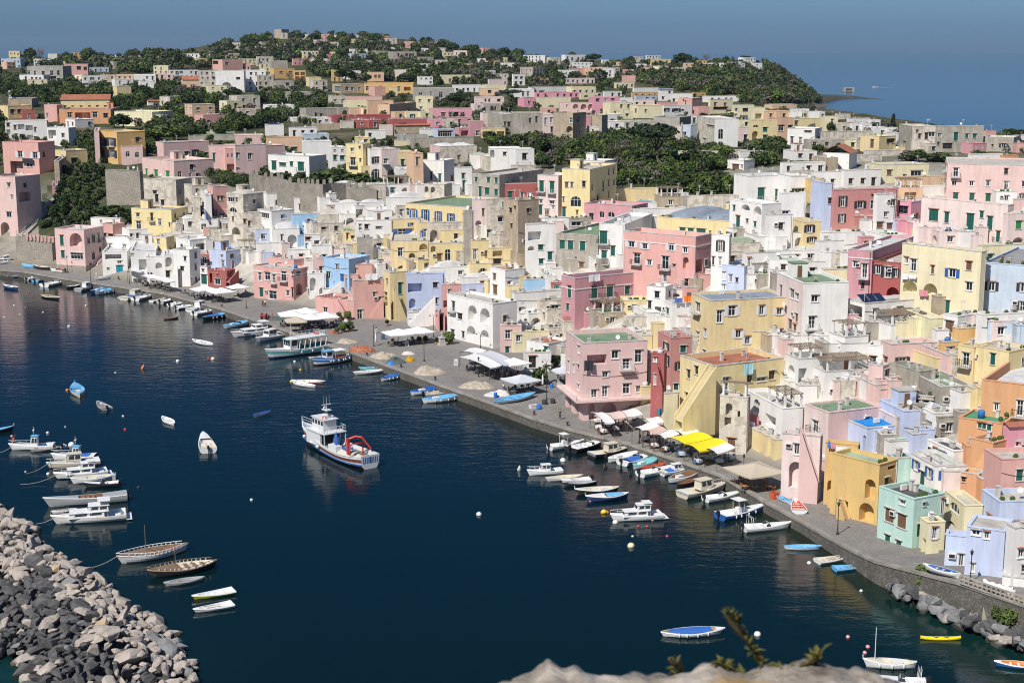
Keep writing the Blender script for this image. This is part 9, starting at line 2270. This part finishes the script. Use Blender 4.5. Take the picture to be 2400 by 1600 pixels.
# ================================================================== labels
def short(n):
 ix=[n.index(k) for k in (' with ',' under ',' behind ',' above ',' on ',' beside ',' below ',' standing ',' crowning ',' deep ',' among ',' at ',' near ',' by ',' to ',' just ',' facing ',' running ',' left ',' in ',' beneath ',' and ',' over ') if k in n]
 if ix: n=n[:min(ix)]
 return n
def finish_labels():
 L=[]; sh={}
 for h in HOUSES:
  if h['note']:
   s=short(h['note']); sh.setdefault(s,[]).append(h)
 LM=[]
 for s,hs in sh.items():
  if len(hs)==1 and len(s.split())>=3 and s not in ('tall white house','large white house','white house','yellow house'): LM.append((hs[0]['cx'],hs[0]['cy'],'the '+s,hs[0]))
 LM+=[(780,90,'the wooded hilltop',None),(1543,330,'the big umbrella pine',None),(2092,290,'the lone cypress',None),(720,420,'the battlemented wall',None),(1700,190,'the wooded headland',None),(1630,1030,'the yellow awnings',None),(200,200,'the western gardens',None),(1300,350,'the orchard garden',None),(120,480,'the railed stairway',None),(1065,230,'the round dark tree',None)]
 used={}
 SH={'g':'green shutters','G':'bright green shutters','b':'blue shutters','k':'dark shutters','s':'white shutters','n':'brown shutters','j':'pale blue shutters'}
 near=lambda h: sorted(LM,key=lambda m:(m[0]-h['cx'])**2+(1.6*(m[1]-h['cy']))**2)
 def rel(h,m):
  dx=h['cx']-m[0]; dy=h['cy']-m[1]
  if abs(dx)>1.1*abs(dy): return ('right of ' if dx>0 else 'left of ')+m[2]
  return ('below ' if dy>0 else 'above ')+m[2]
 def trim(s): return ' '.join(s.split()[:16])
 for h in HOUSES: h['lab']=None
 for h in HOUSES:
  if h['note'] and h['note'] not in used: h['lab']=h['note']; used[h['note']]=1
 rest=[h for h in HOUSES if not h['lab']]; rest.sort(key=lambda h:-h['w']*h['h'])
 for h in rest:
  if h['Y']>560 and h['cls']=='house': h['cls']='villa'  # a far house of any type takes the villa name by distance
  noun={'house':'house','villa':'house','outbuilding':'outbuilding','garden_wall':'garden wall','retaining_wall':'wall','bastion':'wall'}.get(h['cls'],h['cls'].replace('_',' '))
  size='tall' if h['h']>9.5 else ('low' if h['h']<3.6 else ('long' if h['LB']>15 else ('narrow' if h['LB']<4.5 else '')))
  sw=[SH[t] for t in h['win'] if t in SH]; f=[]
  if sw: f.append(max(set(sw),key=sw.count))
  f+=sorted(x for x in h['feats'] if x not in ('arched window',))
  rf='domed roof' if h['dome'] else ('tiled roof' if h['tiled'] else h['roof']+' roof')
  N4=[m for m in near(h) if m[3] is not h]
  base=f"{size} {h['col']} {noun}".strip(); ok=None
  cands=[]
  for m in N4[:3]:
   cands.append(f"{base} with {rf}, {rel(h,m)}")
   for x in f: cands.append(f"{base} with {x}, {rel(h,m)}")
   for x in f: cands.append(f"{base} with {rf} and {x}, {rel(h,m)}")
  for i in range(min(3,len(N4))):
   for j in range(i+1,min(6,len(N4))): cands.append(f"{base}, {rel(h,N4[i])}, {rel(h,N4[j])}")
  for c in cands:
   if len(c.split())<=16 and c not in used: ok=c; break
  if not ok:
   k=2
   while True:
    c=f"{['','','second','third','fourth','fifth','sixth','seventh','eighth','ninth','tenth'][min(k,10)]} {base}, {rel(h,N4[0])}"; c=trim(c)
    if c not in used or k>=10: ok=c; break
    k+=1
  used[ok]=1; h['lab']=ok
 for h in HOUSES:
  r=h['root']; g={'house':'houses of the fishing village','villa':'houses on the plateau and far ridge','outbuilding':'low infill buildings'}.get(h['cls'])
  if h['Y']>560 and h['cls']=='house': h['cls']='villa'; g='houses on the plateau and far ridge'
  r.name=h['cls']; tag(r,h['lab'],{'house':'house','villa':'house','outbuilding':'house'}.get(h['cls'],h['cls'].replace('_',' ')),g)
 for o,kind,x,y in VEG:
  h=dict(cx=x,cy=y); lb=o['label']
  if lb.startswith(KINDN[kind][1]):
   b=KINDN[kind][1]; done=False; N4=near(h)
   c0=[f"{b}, {rel(h,m)}" for m in N4[:4]]+[f"{b}, {rel(h,N4[i])}, {rel(h,N4[j])}" for i in range(4) for j in range(i+1,6)]
   for c in c0:
    if len(c.split())<=16 and c not in used: used[c]=1; o['label']=c; done=True; break
   if not done: o['label']=trim(c0[0])
 BL=[(proj(b.location),b['label']) for b in BOATS if b.get('label')]
 def sb(n):
  for k in (',',' with ',' beside ',' at ',' in ',' off ',' near ',' close ',' next ',' between ',' below ',' behind ',' under ',' nosing ',' by ',' moored ',' mostly ',' drifting ',' and ',' tucked ',' against ',' alongside ',' adrift ',' seen ',' leading '):
   if k in n: n=n[:n.index(k)]
  return n
 for o,c,s,cone in BUOY:
  p=proj(o.location); cand=sorted(BL,key=lambda b:(b[0][0]-p[0])**2+(b[0][1]-p[1])**2); sz='tiny ' if s<.3 else ('large ' if s>.55 else 'small ' if s<.42 else '')
  b=f"{sz}{BUOYC[c][1]} {'pointed' if cone else 'round'} buoy"
  for q,l in cand[:12]:
   d='left of' if p[0]<q[0]-25 else ('right of' if p[0]>q[0]+25 else ('below' if p[1]>q[1] else 'above')); t=trim(f"{b} {d} the {sb(l)}")
   if t not in used: used[t]=1; o['label']=t; break
 CN=['white','blue','pink','black','orange','aqua']
 for o,c,r in LAUNDRY:
  t=trim(f"{CN[c]} washing hung on the {short(r['label'])}")
  if t in used: t=trim(f"second piece of {t}")
  used[t]=1; tag(o,t,'laundry','washing hung from the houses')
finish_labels()
